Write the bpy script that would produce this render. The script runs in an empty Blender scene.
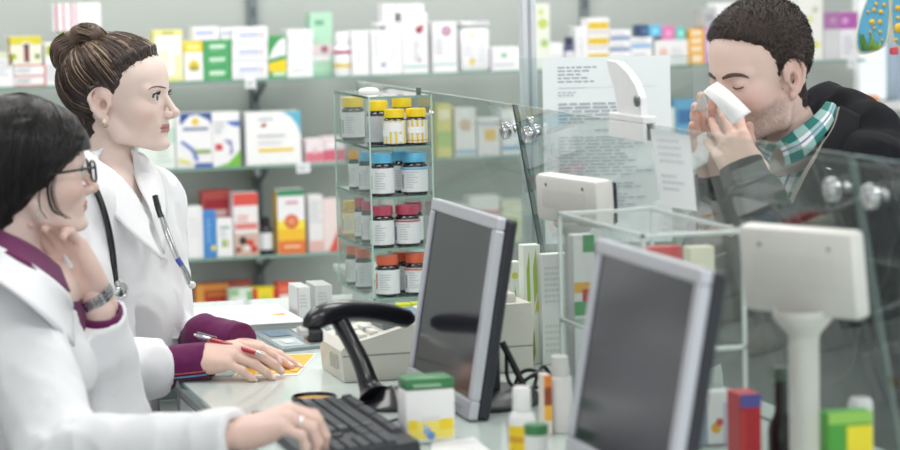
import bpy, bmesh, math, random
import numpy as np
from mathutils import Vector, Matrix

random.seed(7); np.random.seed(7)
scene = bpy.context.scene
COL = scene.collection

# ------------------------------------------------------------------ camera
# world: Y runs along the counter towards the back wall, X across it, Z up
FPX = 2600.0                       # focal length in pixels of the 900x450 frame
CAM = np.array([0.0, 0.0, 1.74])
def _n(v): return v / np.linalg.norm(v)
_dY = _n(np.array([(-255 - 450) / FPX, (-10 - 225) / FPX, 1.0]))
_up = _n(np.cross(np.array([1, -.0227, 0]), _dY))
if _up[1] > 0: _up = -_up
_dX = np.cross(_dY, _up)
if _dX[0] < 0: _dX = -_dX
RC = np.stack([_dX, _dY, _up], 1)
cam_d = bpy.data.cameras.new('camera'); cam = bpy.data.objects.new('camera', cam_d); COL.objects.link(cam)
cam_d.sensor_width = 36.0; cam_d.lens = FPX / 900 * 36.0
cam_d.clip_start = .05; cam_d.clip_end = 100
m = Matrix.Identity(4)
for i in range(3):
    m[i][0] = RC[0][i]; m[i][1] = -RC[1][i]; m[i][2] = -RC[2][i]; m[i][3] = CAM[i]
cam.matrix_world = m
cam_d.dof.use_dof = True; cam_d.dof.focus_distance = 4.85; cam_d.dof.aperture_fstop = 3.7
scene.camera = cam

# ------------------------------------------------------------------ world, lamps, exposure
w = bpy.data.worlds.new('daylight'); scene.world = w; w.use_nodes = True
bg = w.node_tree.nodes['Background']; bg.inputs[0].default_value = (0.955, 0.975, 1.0, 1); bg.inputs[1].default_value = 1.12
def area_lamp(name, loc, sx, sy, power, rot=(0, 0, 0), col=(1, .985, .96)):
    l = bpy.data.lights.new(name, 'AREA'); l.shape = 'RECTANGLE'; l.size = sx; l.size_y = sy
    l.energy = power; l.color = col
    o = bpy.data.objects.new(name, l); COL.objects.link(o); o.location = loc; o.rotation_euler = rot
    return o
LAMPS = [(0.3, 2.2), (0.3, 4.6), (0.3, 6.6), (2.1, 2.2), (2.1, 4.6), (2.1, 6.6)]
for (lx, ly) in LAMPS:
    area_lamp('ceiling_lamp_light', (lx, ly, 2.93), 1.1, .55, 24 if ly > 6 else 12)
vs = scene.view_settings
vs.view_transform = 'Standard'; vs.look = 'None'; vs.gamma = 1.0; vs.use_curve_mapping = False
vs.exposure = 0.12

# ------------------------------------------------------------------ pixel -> point
def ray(px, py): return RC.T @ np.array([(px - 450) / FPX, (py - 225) / FPX, 1.0])
def P(px, py, X=None, Y=None, Z=None, D=None):
    r = ray(px, py)
    t = X / r[0] if X is not None else Y / r[1] if Y is not None else (Z - CAM[2]) / r[2] if Z is not None else D
    return CAM + t * r
RH = _n(np.array([RC[0][0], RC[0][1], 0])); FH = _n(np.array([RC[2][0], RC[2][1], 0]))   # level right / away
UP = np.array([0, 0, 1.0])

# ------------------------------------------------------------------ materials
def lin(c):
    c = np.array(c[:3], float) / 255.0
    return tuple(np.where(c <= .04045, c / 12.92, ((c + .055) / 1.055) ** 2.4)) + (1.0,)
_mats = {}
def mat(col, rough=.5, metal=0.0, spec=.5, noise=.04, scale=40.0, bump=0.0, bscale=120.0, sss=0.0, coat=0.0, sheen=0.0):
    key = (tuple(col), rough, metal, spec, noise, scale, bump, bscale, sss, coat, sheen)
    if key in _mats: return _mats[key]
    m = bpy.data.materials.new('mat_%d_%d_%d' % tuple(col[:3])); m.use_nodes = True
    nt = m.node_tree; b = nt.nodes['Principled BSDF']
    b.inputs['Roughness'].default_value = rough; b.inputs['Metallic'].default_value = metal
    b.inputs['Specular IOR Level'].default_value = spec
    if coat: b.inputs['Coat Weight'].default_value = coat; b.inputs['Coat Roughness'].default_value = .08
    if sheen: b.inputs['Sheen Weight'].default_value = sheen
    if sss:
        b.inputs['Subsurface Weight'].default_value = sss; b.inputs['Subsurface Radius'].default_value = (.010, .004, .002)
        b.inputs['Subsurface Scale'].default_value = 1.0
    l = lin(col)
    tc = nt.nodes.new('ShaderNodeTexCoord')
    if noise:
        n = nt.nodes.new('ShaderNodeTexNoise'); n.inputs['Scale'].default_value = scale; n.inputs['Detail'].default_value = 3
        nt.links.new(tc.outputs['Object'], n.inputs['Vector'])
        r = nt.nodes.new('ShaderNodeMix'); r.data_type = 'RGBA'
        r.inputs[6].default_value = tuple(v * (1 - noise) for v in l[:3]) + (1,)
        r.inputs[7].default_value = tuple(min(1, v * (1 + noise)) for v in l[:3]) + (1,)
        nt.links.new(n.outputs['Fac'], r.inputs[0]); nt.links.new(r.outputs[2], b.inputs['Base Color'])
    else: b.inputs['Base Color'].default_value = l
    if bump:
        n2 = nt.nodes.new('ShaderNodeTexNoise'); n2.inputs['Scale'].default_value = bscale; n2.inputs['Detail'].default_value = 4
        nt.links.new(tc.outputs['Object'], n2.inputs['Vector'])
        bp = nt.nodes.new('ShaderNodeBump'); bp.inputs['Strength'].default_value = bump; bp.inputs['Distance'].default_value = .004
        nt.links.new(n2.outputs['Fac'], bp.inputs['Height']); nt.links.new(bp.outputs['Normal'], b.inputs['Normal'])
    _mats[key] = m
    return m
def glass_mat(name, tint=(246, 250, 249), ior=1.5, rough=.0, haze=0.0):
    m = bpy.data.materials.new(name); m.use_nodes = True; nt = m.node_tree
    for n in list(nt.nodes): nt.nodes.remove(n)
    out = nt.nodes.new('ShaderNodeOutputMaterial'); mx = nt.nodes.new('ShaderNodeMixShader')
    tr = nt.nodes.new('ShaderNodeBsdfTransparent'); gl = nt.nodes.new('ShaderNodeBsdfGlossy'); 
    geo = nt.nodes.new('ShaderNodeNewGeometry'); dt = nt.nodes.new('ShaderNodeVectorMath'); dt.operation = 'DOT_PRODUCT'
    nt.links.new(geo.outputs['Normal'], dt.inputs[0]); nt.links.new(geo.outputs['Incoming'], dt.inputs[1])
    def mth(op, a, b=None):
        n = nt.nodes.new('ShaderNodeMath'); n.operation = op
        for i, v in enumerate((a, b)):
            if v is None: continue
            if isinstance(v, (int, float)): n.inputs[i].default_value = v
            else: nt.links.new(v, n.inputs[i])
        return n.outputs[0]
    f0 = ((ior - 1) / (ior + 1)) ** 2          # Schlick reflectance, the same from both sides of a sheet
    fr = mth('ADD', mth('MULTIPLY', mth('POWER', mth('SUBTRACT', 1.0, mth('ABSOLUTE', dt.outputs['Value'])), 5.0), 1 - f0), f0)
    tr.inputs[0].default_value = lin(tint); gl.inputs['Roughness'].default_value = rough
    nt.links.new(fr, mx.inputs[0]); nt.links.new(tr.outputs[0], mx.inputs[1]); nt.links.new(gl.outputs[0], mx.inputs[2])
    last = mx
    if haze:
        df = nt.nodes.new('ShaderNodeBsdfDiffuse'); df.inputs[0].default_value = lin((225, 232, 230))
        m2 = nt.nodes.new('ShaderNodeMixShader'); no = nt.nodes.new('ShaderNodeTexNoise'); no.inputs['Scale'].default_value = 9
        mr = nt.nodes.new('ShaderNodeMapRange'); mr.inputs['To Min'].default_value = haze * .6; mr.inputs['To Max'].default_value = haze * 1.4
        nt.links.new(no.outputs['Fac'], mr.inputs['Value']); nt.links.new(mr.outputs[0], m2.inputs[0])
        nt.links.new(mx.outputs[0], m2.inputs[1]); nt.links.new(df.outputs[0], m2.inputs[2]); last = m2
    nt.links.new(last.outputs[0], out.inputs[0])
    return m
def attr_mat(name, rough=.5, sss=0.0, spec=.4, bump=0.0, bscale=300.0, sheen=0.0, coat=0.0):
    m = bpy.data.materials.new(name); m.use_nodes = True; nt = m.node_tree; b = nt.nodes['Principled BSDF']
    a = nt.nodes.new('ShaderNodeAttribute'); a.attribute_name = 'Col'; nt.links.new(a.outputs['Color'], b.inputs['Base Color'])
    b.inputs['Roughness'].default_value = rough; b.inputs['Specular IOR Level'].default_value = spec
    if sheen: b.inputs['Sheen Weight'].default_value = sheen
    if sss:
        b.inputs['Subsurface Weight'].default_value = sss; b.inputs['Subsurface Radius'].default_value = (.009, .0035, .002); b.inputs['Subsurface Scale'].default_value = 1.0
    if bump:
        tc = nt.nodes.new('ShaderNodeTexCoord'); n2 = nt.nodes.new('ShaderNodeTexNoise'); n2.inputs['Scale'].default_value = bscale; n2.inputs['Detail'].default_value = 4
        nt.links.new(tc.outputs['Object'], n2.inputs['Vector'])
        bp = nt.nodes.new('ShaderNodeBump'); bp.inputs['Strength'].default_value = bump; bp.inputs['Distance'].default_value = .002
        nt.links.new(n2.outputs['Fac'], bp.inputs['Height']); nt.links.new(bp.outputs['Normal'], b.inputs['Normal'])
    return m
CHROME = mat((205, 206, 208), .18, 1.0, noise=.02)
ALU = mat((196, 200, 202), .35, .85, noise=.03)
WHITE = mat((240, 241, 242), .45); BLACKP = mat((24, 25, 28), .38); BEIGE = mat((214, 212, 203), .5)
GLASS = glass_mat('clear_glass'); GLASS_EDGE = mat((126, 160, 148), .15, coat=.5); GLASS_EDGE_D = mat((92, 108, 104), .2)
PRICE = mat((232, 234, 236), .5)

# ------------------------------------------------------------------ object helpers
def tag(o, label=None, cat=None, group=None, kind=None):
    if label: o['label'] = label
    if cat: o['category'] = cat
    if group: o['group'] = group
    if kind: o['kind'] = kind
    return o
def empty(name, loc, rz=0.0):
    o = bpy.data.objects.new(name, None); COL.objects.link(o); o.location = Vector([float(v) for v in loc]); o.rotation_euler = (0, 0, rz)
    o.empty_display_size = .05
    return o
def link(name, me, parent=None, mats=None, smooth=False):
    o = bpy.data.objects.new(name, me); COL.objects.link(o)
    if mats is not None:
        for mm in (mats if isinstance(mats, (list, tuple)) else [mats]): me.materials.append(mm)
    if smooth: me.polygons.foreach_set('use_smooth', [True] * len(me.polygons))
    if parent is not None: child(o, parent)
    return o
def world_mat(o):
    M = o.matrix_basis.copy()
    return (world_mat(o.parent) @ o.matrix_parent_inverse @ M) if o.parent else M
def child(o, parent):
    o.parent = parent; o.matrix_parent_inverse = world_mat(parent).inverted()
    return o
class MB:
    """collects shapes in world coordinates, several material slots"""
    def __init__(self): self.v = []; self.f = []; self.mi = []; self.mats = []
    def slot(self, m):
        if m not in self.mats: self.mats.append(m)
        return self.mats.index(m)
    def quad(self, pts, m):
        b = len(self.v); self.v += [tuple(p) for p in pts]; self.f.append(tuple(range(b, b + len(pts)))); self.mi.append(self.slot(m))
    def grid(self, rows, m, closed=False, flip=False):
        b = len(self.v); n = len(rows[0]); s = self.slot(m)
        for r in rows: self.v += [tuple(p) for p in r]
        for i in range(len(rows) - 1):
            for j in range(n if closed else n - 1):
                a, c = b + i * n + j, b + i * n + (j + 1) % n
                d, e = a + n, c + n
                self.f.append((a, c, e, d) if not flip else (a, d, e, c)); self.mi.append(s)
    def box(self, lo, hi, m, bev=0.0, M=None):
        lo = np.array(lo, float); hi = np.array(hi, float)
        bm = bmesh.new(); bmesh.ops.create_cube(bm, size=1.0)
        for v in bm.verts: v.co = Vector(lo + (np.array(v.co) + .5) * (hi - lo))
        if bev > 0:
            bev = min(bev, .45 * float(min(hi - lo)))
            bmesh.ops.bevel(bm, geom=bm.edges[:], offset=bev, segments=2, profile=.5, affect='EDGES')
        if M is not None: bmesh.ops.transform(bm, matrix=M, verts=bm.verts[:])
        self.addbm(bm, m); bm.free()
    def addbm(self, bm, m):
        b = len(self.v); s = self.slot(m); bm.verts.index_update()
        self.v += [tuple(v.co) for v in bm.verts]
        for f in bm.faces: self.f.append(tuple(b + v.index for v in f.verts)); self.mi.append(s)
    def tube(self, pts, rad, m, n=10, caps=True):
        pts = [np.array(p, float) for p in pts]; k = len(pts)
        rad = [rad] * k if np.isscalar(rad) else rad
        rows = []; ref = None
        for i in range(k):
            t = _n(pts[min(i + 1, k - 1)] - pts[max(i - 1, 0)])
            if ref is None: ref = np.array([0, 0, 1.0]) if abs(t[2]) < .9 else np.array([1.0, 0, 0])
            u = _n(np.cross(t, ref)); v = np.cross(u, t); ref = v
            rows.append([pts[i] + rad[i] * (math.cos(a) * u + math.sin(a) * v) for a in np.linspace(0, 2 * math.pi, n, endpoint=False)])
        self.grid(rows, m, closed=True)
        if caps:
            self.quad(rows[0][::-1], m) ; self.quad(rows[-1], m)
    def lathe(self, c, prof, m, n=20, M=None):
        rows = []
        for (r, z) in prof:
            rows.append([(c[0] + r * math.cos(a), c[1] + r * math.sin(a), c[2] + z) for a in np.linspace(0, 2 * math.pi, n, endpoint=False)])
        if M is not None: rows = [[tuple(M @ Vector(p)) for p in r] for r in rows]
        self.grid(rows, m, closed=True)
    def disc(self, c, r, nrm, m, n=16):
        nrm = _n(np.array(nrm, float)); u = _n(np.cross(nrm, [0.123, .2, 1])); v = np.cross(nrm, u)
        self.quad([np.array(c) + r * (math.cos(a) * u + math.sin(a) * v) for a in np.linspace(0, 2 * math.pi, n, endpoint=False)], m)
    def build(self, name, parent=None, smooth=False, auto=None):
        me = bpy.data.meshes.new(name); me.from_pydata(self.v, [], self.f); me.update()
        for mm in self.mats: me.materials.append(mm)
        me.polygons.foreach_set('material_index', self.mi)
        o = link(name, me, parent, None, smooth)
        if auto:
            with_angle(me, auto)
        me.validate()
        return o
def with_angle(me, ang):
    bm = bmesh.new(); bm.from_mesh(me)
    bmesh.ops.remove_doubles(bm, verts=bm.verts, dist=1e-6)
    bmesh.ops.recalc_face_normals(bm, faces=bm.faces[:])
    for f in bm.faces: f.smooth = True
    for e in bm.edges:
        e.smooth = not (len(e.link_faces) == 2 and e.calc_face_angle(0) > ang)
    bm.to_mesh(me); bm.free()
def spline(pts, n):
    """Catmull-Rom through pts, n samples"""
    p = np.array(pts, float); k = len(p)
    if k == 2: return [p[0] + (p[1] - p[0]) * t for t in np.linspace(0, 1, n)]
    q = np.vstack([2 * p[0] - p[1], p, 2 * p[-1] - p[-2]])
    out = []
    for s in np.linspace(0, k - 1, n):
        i = min(int(s), k - 2); t = s - i; a, b, c, d = q[i:i + 4]
        out.append(.5 * ((2 * b) + (c - a) * t + (2 * a - 5 * b + 4 * c - d) * t * t + (3 * b - a - 3 * c + d) * t ** 3))
    return out
def loft(name, rows, m, parent=None, nu=16, nv=24, thick=.002, smooth=True):
    """sheet through rows of points (smoothed both ways), thickened"""
    rr = [spline(r, nv) for r in rows]
    cols = [spline([r[j] for r in rr], nu) for j in range(nv)]
    rows2 = [[cols[j][i] for j in range(nv)] for i in range(nu)]
    mb = MB(); mb.grid(rows2, m)
    o = mb.build(name, parent, smooth)
    if thick:
        md = o.modifiers.new('thickness', 'SOLIDIFY'); md.thickness = thick; md.offset = 0
    return o

# ------------------------------------------------------------------ setting
YW = 7.62                                  # back wall
def struct(name, lo, hi, m, bev=0.0):
    mb = MB(); mb.box(lo, hi, m, bev); o = mb.build(name); o['kind'] = 'structure'; return o
WALLM = mat((178, 184, 181), .7, noise=.02, scale=6)
struct('floor', (-2.5, -1.5, -.06), (6.5, 9.0, 0), mat((196, 196, 190), .35, noise=.06, scale=3))
struct('ceiling', (-2.5, -1.5, 3.0), (6.5, 9.0, 3.06), mat((238, 239, 238), .8, noise=.01))
struct('wall_back', (-2.5, YW, 0), (float(P(853, 80, Y=YW)[0]), YW + .1, 3.0), WALLM)
struct('wall_left', (-1.5, .6, 0), (-1.4, YW, 3.0), mat((172, 176, 174), .7, noise=.02, scale=6))
for i, (lx, ly) in enumerate(LAMPS):
    L = empty('ceiling_lamp', (lx, ly, 2.945))
    tag(L, 'white recessed ceiling lamp panel ' + ['behind the pharmacists near the entrance', 'above the two pharmacists', 'above the wall shelves on the staff side', 'above the near end of the customer side', 'above the customer', 'above the wall shelves by the window'][i], 'lamp', 'ceiling lamps')
    mb = MB()
    for (a, b) in (((-.6, -.32), (.6, -.29)), ((-.6, .29), (.6, .32)), ((-.6, -.29), (-.57, .29)), ((.57, -.29), (.6, .29))):
        mb.box((lx + a[0], ly + a[1], 2.94), (lx + b[0], ly + b[1], 3.0), WHITE, .003)
    mb.build('frame', L)
    em = bpy.data.materials.get('lamp_diffuser')
    if not em:
        em = bpy.data.materials.new('lamp_diffuser'); em.use_nodes = True
        em.node_tree.nodes['Principled BSDF'].inputs['Emission Color'].default_value = (1, .98, .95, 1)
        em.node_tree.nodes['Principled BSDF'].inputs['Emission Strength'].default_value = 2.0
    mb = MB(); mb.box((lx - .57, ly - .29, 2.95), (lx + .57, ly + .29, 2.96), em); mb.build('diffuser', L)
# ------------------------------------------------------------------ window at the end of the back wall
xw = float(P(853, 80, Y=YW)[0])
zs = float(P(880, 101, Y=YW)[2])
struct('wall_back.001', (xw, YW, 0), (6.4, YW + .1, zs), WALLM)
struct('wall_back.002', (xw + .65, YW, zs), (6.4, YW + .1, 3.0), WALLM)
W1 = empty('window_1', (xw + .3, YW, zs)); W1['kind'] = 'structure'
mb = MB(); FR = mat((168, 186, 206), .4)
xf = float(P(894, 80, Y=YW)[0])
mb.box((xf, YW - .03, zs), (xf + .07, YW + .06, 3.0), FR, .004)
mb.box((xw, YW - .03, zs - .03), (xw + .65, YW + .06, zs), WHITE, .004)
mb.box((xw, YW - .01, zs), (xw + .02, YW + .06, 3.0), WHITE, .004)
mb.build('window_frame', W1)
mb = MB(); mb.box((xw + .02, YW + .03, zs), (xw + .65, YW + .036, 3.0), GLASS); mb.build('pane', W1)

# ------------------------------------------------------------------ shelves on the back wall
YF = 7.37                                  # front of the glass shelves
ZS = [1.452, 1.202, .941, .781]
X_END = float(P(866, 66, Y=YF)[0])
RAILX = [float(P(254, 90, Y=YW)[0]), float(P(258, 90, Y=YW)[0]) + 1.02, float(P(254, 90, Y=YW)[0]) - .9, X_END - .1]
for i, x in enumerate(RAILX[:3]):
    r = empty('shelf_rail', (x, YW, .4))
    tag(r, ['grey metal wall rail with brackets behind the round bottle and white boxes', 'grey metal wall rail with brackets behind the glass screen post',
            'grey metal wall rail with brackets behind the two pharmacists'][i], 'rail')
    mb = MB(); mb.box((x - .013, YW - .02, .3), (x + .013, YW - .001, 2.4), mat((128, 138, 140), .4, .6), .002)
    for k in range(24): mb.box((x - .004, YW - .0212, .35 + k * .085), (x + .004, YW - .0195, .38 + k * .085), mat((70, 78, 80), .5))
    mb.build('rail', r)
    for z in ZS[:3]:
        mb = MB()
        pts = [(YW - .02, z - .006), (YF + .07, z - .006), (YF + .07, z - .018), (YW - .08, z - .055), (YW - .02, z - .075)]
        for s in (-.004, .004):
            mb.quad([(x + s, a, b) for a, b in (pts if s > 0 else pts[::-1])], mat((120, 130, 134), .35, .6))
        n = len(pts)
        for j in range(n):
            a, b = pts[j], pts[(j + 1) % n]
            mb.quad([(x - .004, *a), (x - .004, *b), (x + .004, *b), (x + .004, *a)], mat((120, 130, 134), .35, .6))
        mb.lathe((0, 0, 0), [(.0001, 0), (.017, 0), (.02, .006), (.013, .014), (.0001, .015)], CHROME, 14,
                 Matrix.Translation((x, YW - .06, z - .032)) @ Matrix.Rotation(math.pi / 2, 4, 'X'))
        mb.build('bracket', r, auto=.6)
SHELFG = glass_mat('shelf_glass', (247, 251, 249))
SLAB = ['top green-edged glass wall shelf holding white boxes', 'second green-edged glass wall shelf behind the pharmacist in profile',
        'third green-edged glass wall shelf with the yellow and orange box', 'lowest wall shelf with small red and yellow boxes']
for i, z in enumerate(ZS):
    s = empty('glass_shelf', (1.8, YF, z - .008)); tag(s, SLAB[i], 'shelf')
    x1 = X_END if i < 1 else X_END
    mb = MB(); mb.box((.2, YF + .003, z - .008), (x1, YW - .022, z), SHELFG if i < 3 else WALLM); mb.build('slab', s)
    mb = MB(); mb.box((.2, YF, z - .008), (x1, YF + .003, z), GLASS_EDGE, .001); mb.build('front_edge', s)

# ------------------------------------------------------------------ medicine packs
placed = []          # (x0,x1,ztop,y0,y1)
def marks_on(mb, o, ux, uz, nrm, wdt, hgt, marks):
    """flat print: o = lower-left corner of the face, ux/uz unit vectors"""
    o = np.array(o, float); ux = np.array(ux, float); uz = np.array(uz, float); nrm = np.array(nrm, float); k = 1
    def pt(u, v, e): return o + ux * u * wdt + uz * v * hgt + nrm * e
    for mk in marks:
        e = .00025 * k; k += 1
        if mk[0] == 'r':
            _, u0, v0, u1, v1, c = mk; mb.quad([pt(u0, v0, e), pt(u1, v0, e), pt(u1, v1, e), pt(u0, v1, e)], mat(c, .5))
        elif mk[0] == 'p':
            mb.quad([pt(u, v, e) for u, v in mk[1]], mat(mk[2], .5))
        elif mk[0] == 'c':
            _, u, v, r, c = mk
            mb.quad([o + ux * (u * wdt + r * math.cos(a)) + uz * (v * hgt + r * math.sin(a)) + nrm * e for a in np.linspace(0, 2 * math.pi, 18, endpoint=False)], mat(c, .5))
        elif mk[0] == 't':                     # lines of fine print
            _, u0, v0, u1, v1, n, c = mk; rs = random.Random(int(u0 * 1000 + v0 * 777 + n))
            for i in range(n):
                va = v1 + (v0 - v1) * (i + .25) / n; vb = v1 + (v0 - v1) * (i + .75) / n; u = u0; ue = u0 + (u1 - u0) * rs.uniform(.6, 1)
                while u < ue - .02:
                    lw = min(rs.uniform(.05, .16) * (u1 - u0) + .01, ue - u)
                    mb.quad([pt(u, vb, e), pt(u + lw, vb, e), pt(u + lw, va, e), pt(u, va, e)], mat(c, .5)); u += lw + .018 * (u1 - u0) + .006
def pack(label, x0, x1, y0, y1, base, marks=(), depth=.075, dy=0.0, group=None, name='medicine_box', side=None, top=None, cat='box', zbase=None):
    Yf = YF + .02 + dy
    ym = .5 * (y0 + y1); xm = .5 * (x0 + x1)
    X0 = float(P(x0, ym, Y=Yf)[0]); X1 = float(P(x1, ym, Y=Yf)[0]); z1 = float(P(xm, y0, Y=Yf)[2]); z0 = float(P(xm, y1, Y=Yf)[2])
    depth = min(depth, YW - .03 - Yf)
    best = None
    for (a, b, zt, c, d) in placed + [(-9, 99, z, -9, 99) for z in ZS]:
        if a < X1 - .004 and b > X0 + .004 and c < Yf + depth - .003 and d > Yf + .003 and abs(zt - z0) < .028 and (best is None or zt > best): best = zt
    if best is not None: z0 = best
    z0 += .0004
    placed.append((X0, X1, z1, Yf, Yf + depth))
    mb = MB(); mb.box((X0, Yf, z0), (X1, Yf + depth, z1), mat(base, .42), .0012)
    w, h = X1 - X0, z1 - z0
    marks_on(mb, (X0, Yf, z0), (1, 0, 0), (0, 0, 1), (0, -1, 0), w, h, marks)
    if side: marks_on(mb, (X0, Yf + depth, z0), (0, -1, 0), (0, 0, 1), (-1, 0, 0), depth, h, [('r', .06, .03, .94, .97, side)])
    # tucked flap on the top of the carton
    fl = mat(tuple(int(c * .97) for c in base), .5); mb.box((X0 + .004, Yf + .0006, z1), (X1 - .004, Yf + depth * .8, z1 + .0004), fl)
    o = mb.build(name); tag(o, label, cat, group)
    return o
G = (150, 155, 165); LG = (196, 199, 208); RED = (205, 62, 62); BLU = (74, 112, 176); GRN = (74, 158, 96); YEL = (240, 214, 60); TEAL = (86, 170, 180); WH = (238, 238, 240)
top = 'packs on the top wall shelf'; mid = 'packs on the second wall shelf'; low = 'packs on the third wall shelf'; bot = 'packs on the lowest wall shelf'
# --- top shelf, left part
pack('white carton with fine grey print beside the red-edged cartons', -4, 13, 53, 86, WH, [('t', .1, .3, .9, .8, 5, LG), ('r', 0, .85, 1, 1, (214, 220, 190))], group=top)
pack('white carton with red border, lower of two under the yellow patterned box', 14, 46, 75.5, 86, WH, [('r', 0, 0, 1, .12, RED), ('r', 0, .9, 1, 1, RED), ('r', .95, 0, 1, 1, RED), ('t', .08, .3, .7, .7, 2, G)], group=top)
pack('white carton with red border, upper of two under the yellow patterned box', 14, 46, 65, 75.5, WH, [('r', 0, .9, 1, 1, RED), ('r', .95, 0, 1, 1, RED), ('t', .08, .3, .7, .7, 2, G)], group=top)
pack('yellow and white box with a dark brown bottle printed on it', 8, 42, 36.5, 65, (234, 232, 214), [('r', 0, .72, 1, 1, (216, 205, 60)), ('c', .16, .3, .009, (178, 190, 70)), ('c', .86, .3, .008, (120, 160, 90)), ('r', .42, .05, .66, .8, (236, 236, 230)), ('r', .47, .1, .62, .62, (120, 58, 50)), ('r', .46, .62, .63, .74, (90, 60, 56)), ('r', 0, 0, .06, 1, (150, 120, 70))], group=top)
pack('white carton with a green and yellow square behind the hair bun', 45, 60, 43, 86, WH, [('r', .1, .7, .9, .95, (196, 204, 80)), ('r', .2, .74, .55, .9, (140, 170, 70)), ('t', .1, .1, .9, .5, 4, LG)], group=top)
pack('white carton hidden behind the hair bun under striped cartons', 60, 102, 31, 85, WH, [('r', 0, .86, .26, 1, (110, 150, 80))], group=top, dy=.02)
pack('slim white carton with one dark red stripe above the hair bun', 53.5, 61, 4, 30.6, WH, [('r', .25, 0, .55, 1, (176, 80, 110))], group=top, dy=.02)
pack('white carton with pink stripes above the hair bun', 61.2, 75, 3.5, 30.6, WH, [('r', .12, 0, .24, 1, (196, 96, 130)), ('r', .68, 0, .8, 1, (196, 96, 130))], group=top, dy=.02)
pack('plain white carton standing beside the pink-striped carton', 75.2, 101, 3, 30.6, WH, [('r', 0, 0, .05, 1, (200, 120, 150)), ('t', .2, .5, .9, .8, 2, (220, 222, 230))], group=top, dy=.02)
# --- top shelf, middle
pack('tall pale yellow and white carton beside the woman\'s forehead', 154, 183, 30, 79, (232, 228, 150), [('r', .06, .1, .94, .9, (240, 240, 236)), ('t', .2, .2, .6, .6, 5, (226, 220, 170)), ('r', .7, .05, .9, .5, (235, 235, 180)), ('r', .3, .91, .7, .97, (200, 190, 90))], group=top)
pack('small white carton with yellow top and yellow roundel', 184, 203, 41, 78.5, WH, [('r', 0, .72, 1, 1, YEL), ('r', .2, .8, .8, .9, (250, 240, 160)), ('c', .52, .38, .016, YEL), ('c', .52, .38, .009, (210, 190, 70)), ('r', .3, .27, .75, .35, (150, 150, 80))], group=top)
for k, (a, b, t) in enumerate([(66, 79, 'bottom'), (53, 66, 'middle'), (40, 53, 'top')]):
    pack('green carton with white bar, %s one of the green stack' % t, 203.5, 231, a, b, (78, 166, 104), [('r', .22, .35, .78, .65, (206, 230, 210)), ('r', .22, .12, .6, .2, (140, 200, 150))], group=top)
pack('small white carton with blue print lying on the green stack', 193, 219, 27, 40.2, WH, [('r', .1, .4, .8, .7, (186, 192, 226)), ('r', 0, 0, 1, .1, (222, 222, 232))], group=top)
pack('white carton with lilac print lying behind the tall white stack', 220, 234, 28, 40.2, WH, [('r', .1, .4, .9, .7, (196, 196, 222))], group=top, dy=.01)
for k, (a, b, t) in enumerate([(61, 78, 'bottom'), (44, 61, 'middle'), (27, 44, 'top')]):
    pack('white carton with lilac-blue lettering, %s one of three stacked by the rail' % t, 232, 268, a, b, WH, [('r', .2, .45, .75, .62, (176, 184, 222)), ('r', .1, .25, .9, .32, (214, 216, 232)), ('c', .82, .52, .004, (206, 120, 120)), ('r', 0, 0, 1, .05, (205, 205, 215))], group=top)
pack('green carton with white curve and yellow field', 268.5, 287, 36, 77, (70, 156, 90), [('p', [(0, .15), (.95, .15), (.95, .45), (0, .35)], (240, 208, 40)), ('p', [(0, .45), (.95, .55), (.95, .97), (.6, .9), (.25, .7)], WH), ('r', .2, .04, .9, .14, (200, 225, 190))], group=top)
for k, (a, b, t) in enumerate([(64.5, 76.5, 'bottom'), (53, 64.5, 'third'), (41.5, 53, 'second'), (29.5, 41.5, 'top')]):
    pack('plain white flat carton, %s one of four in the stack' % t, 287.3, 313, a, b, WH, [('r', .12, .5, .7, .58, LG), ('r', 0, 0, 1, .06, (212, 212, 218))], group=top)
pack('tall pale green carton with a pink fruit picture', 311, 333, 12.5, 75, (176, 216, 190), [('r', .2, .8, .6, .88, (110, 170, 140)), ('r', 0, .33, 1, .5, (226, 210, 214)), ('c', .6, .42, .011, (168, 110, 130)), ('r', .1, .24, .9, .32, WH), ('r', 0, 0, 1, .06, (150, 200, 170))], group=top, dy=.05)
pack('slim white carton beside the bottle with the magenta band', 352, 369.5, 31, 73.5, WH, [('t', .3, .3, .5, .8, 6, LG), ('r', .94, 0, 1, 1, (205, 205, 212))], group=top)
pack('slim white carton with grey emblem low down', 371, 386, 30, 73, WH, [('t', .2, .4, .6, .9, 6, LG), ('c', .8, .22, .007, (150, 160, 200))], group=top)
pack('wide white carton with faint print under the flat cartons', 386.2, 402, 26, 72.5, WH, [('t', .2, .3, .8, .8, 6, (214, 214, 220))], group=top)
pack('flat white carton lying on the slim cartons', 377, 402, 22.5, 28, WH, [('r', .1, .4, .9, .6, (214, 214, 222))], group=top, depth=.07)
pack('white carton with dark red berry emblem', 402.5, 428, 13, 72, WH, [('c', .66, .72, .011, (150, 60, 76)), ('c', .75, .76, .008, (190, 100, 110)), ('r', .05, .1, .95, .13, (160, 200, 200)), ('t', .4, .2, .7, .55, 5, LG), ('c', .66, .22, .005, (180, 130, 140))], group=top)
pack('small white carton lying on the carton with berry emblem', 395, 424, 4, 13.2, WH, [('r', .1, .4, .7, .55, (214, 214, 222))], group=top, dy=.008)
pack('small white cube carton perched on the flat carton', 383, 394.5, 4, 18, WH, [('r', .15, .4, .8, .6, (214, 214, 222))], group=top, dy=.01, zbase=1)
pack('white carton with purple ring emblem', 432, 457, 22, 71, WH, [('c', .58, .82, .014, (170, 96, 140)), ('c', .58, .82, .007, (214, 190, 210)), ('r', .05, .15, .95, .18, (150, 196, 194)), ('t', .15, .35, .5, .7, 6, LG), ('r', 0, 0, .05, 1, (208, 210, 214))], group=top)
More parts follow.
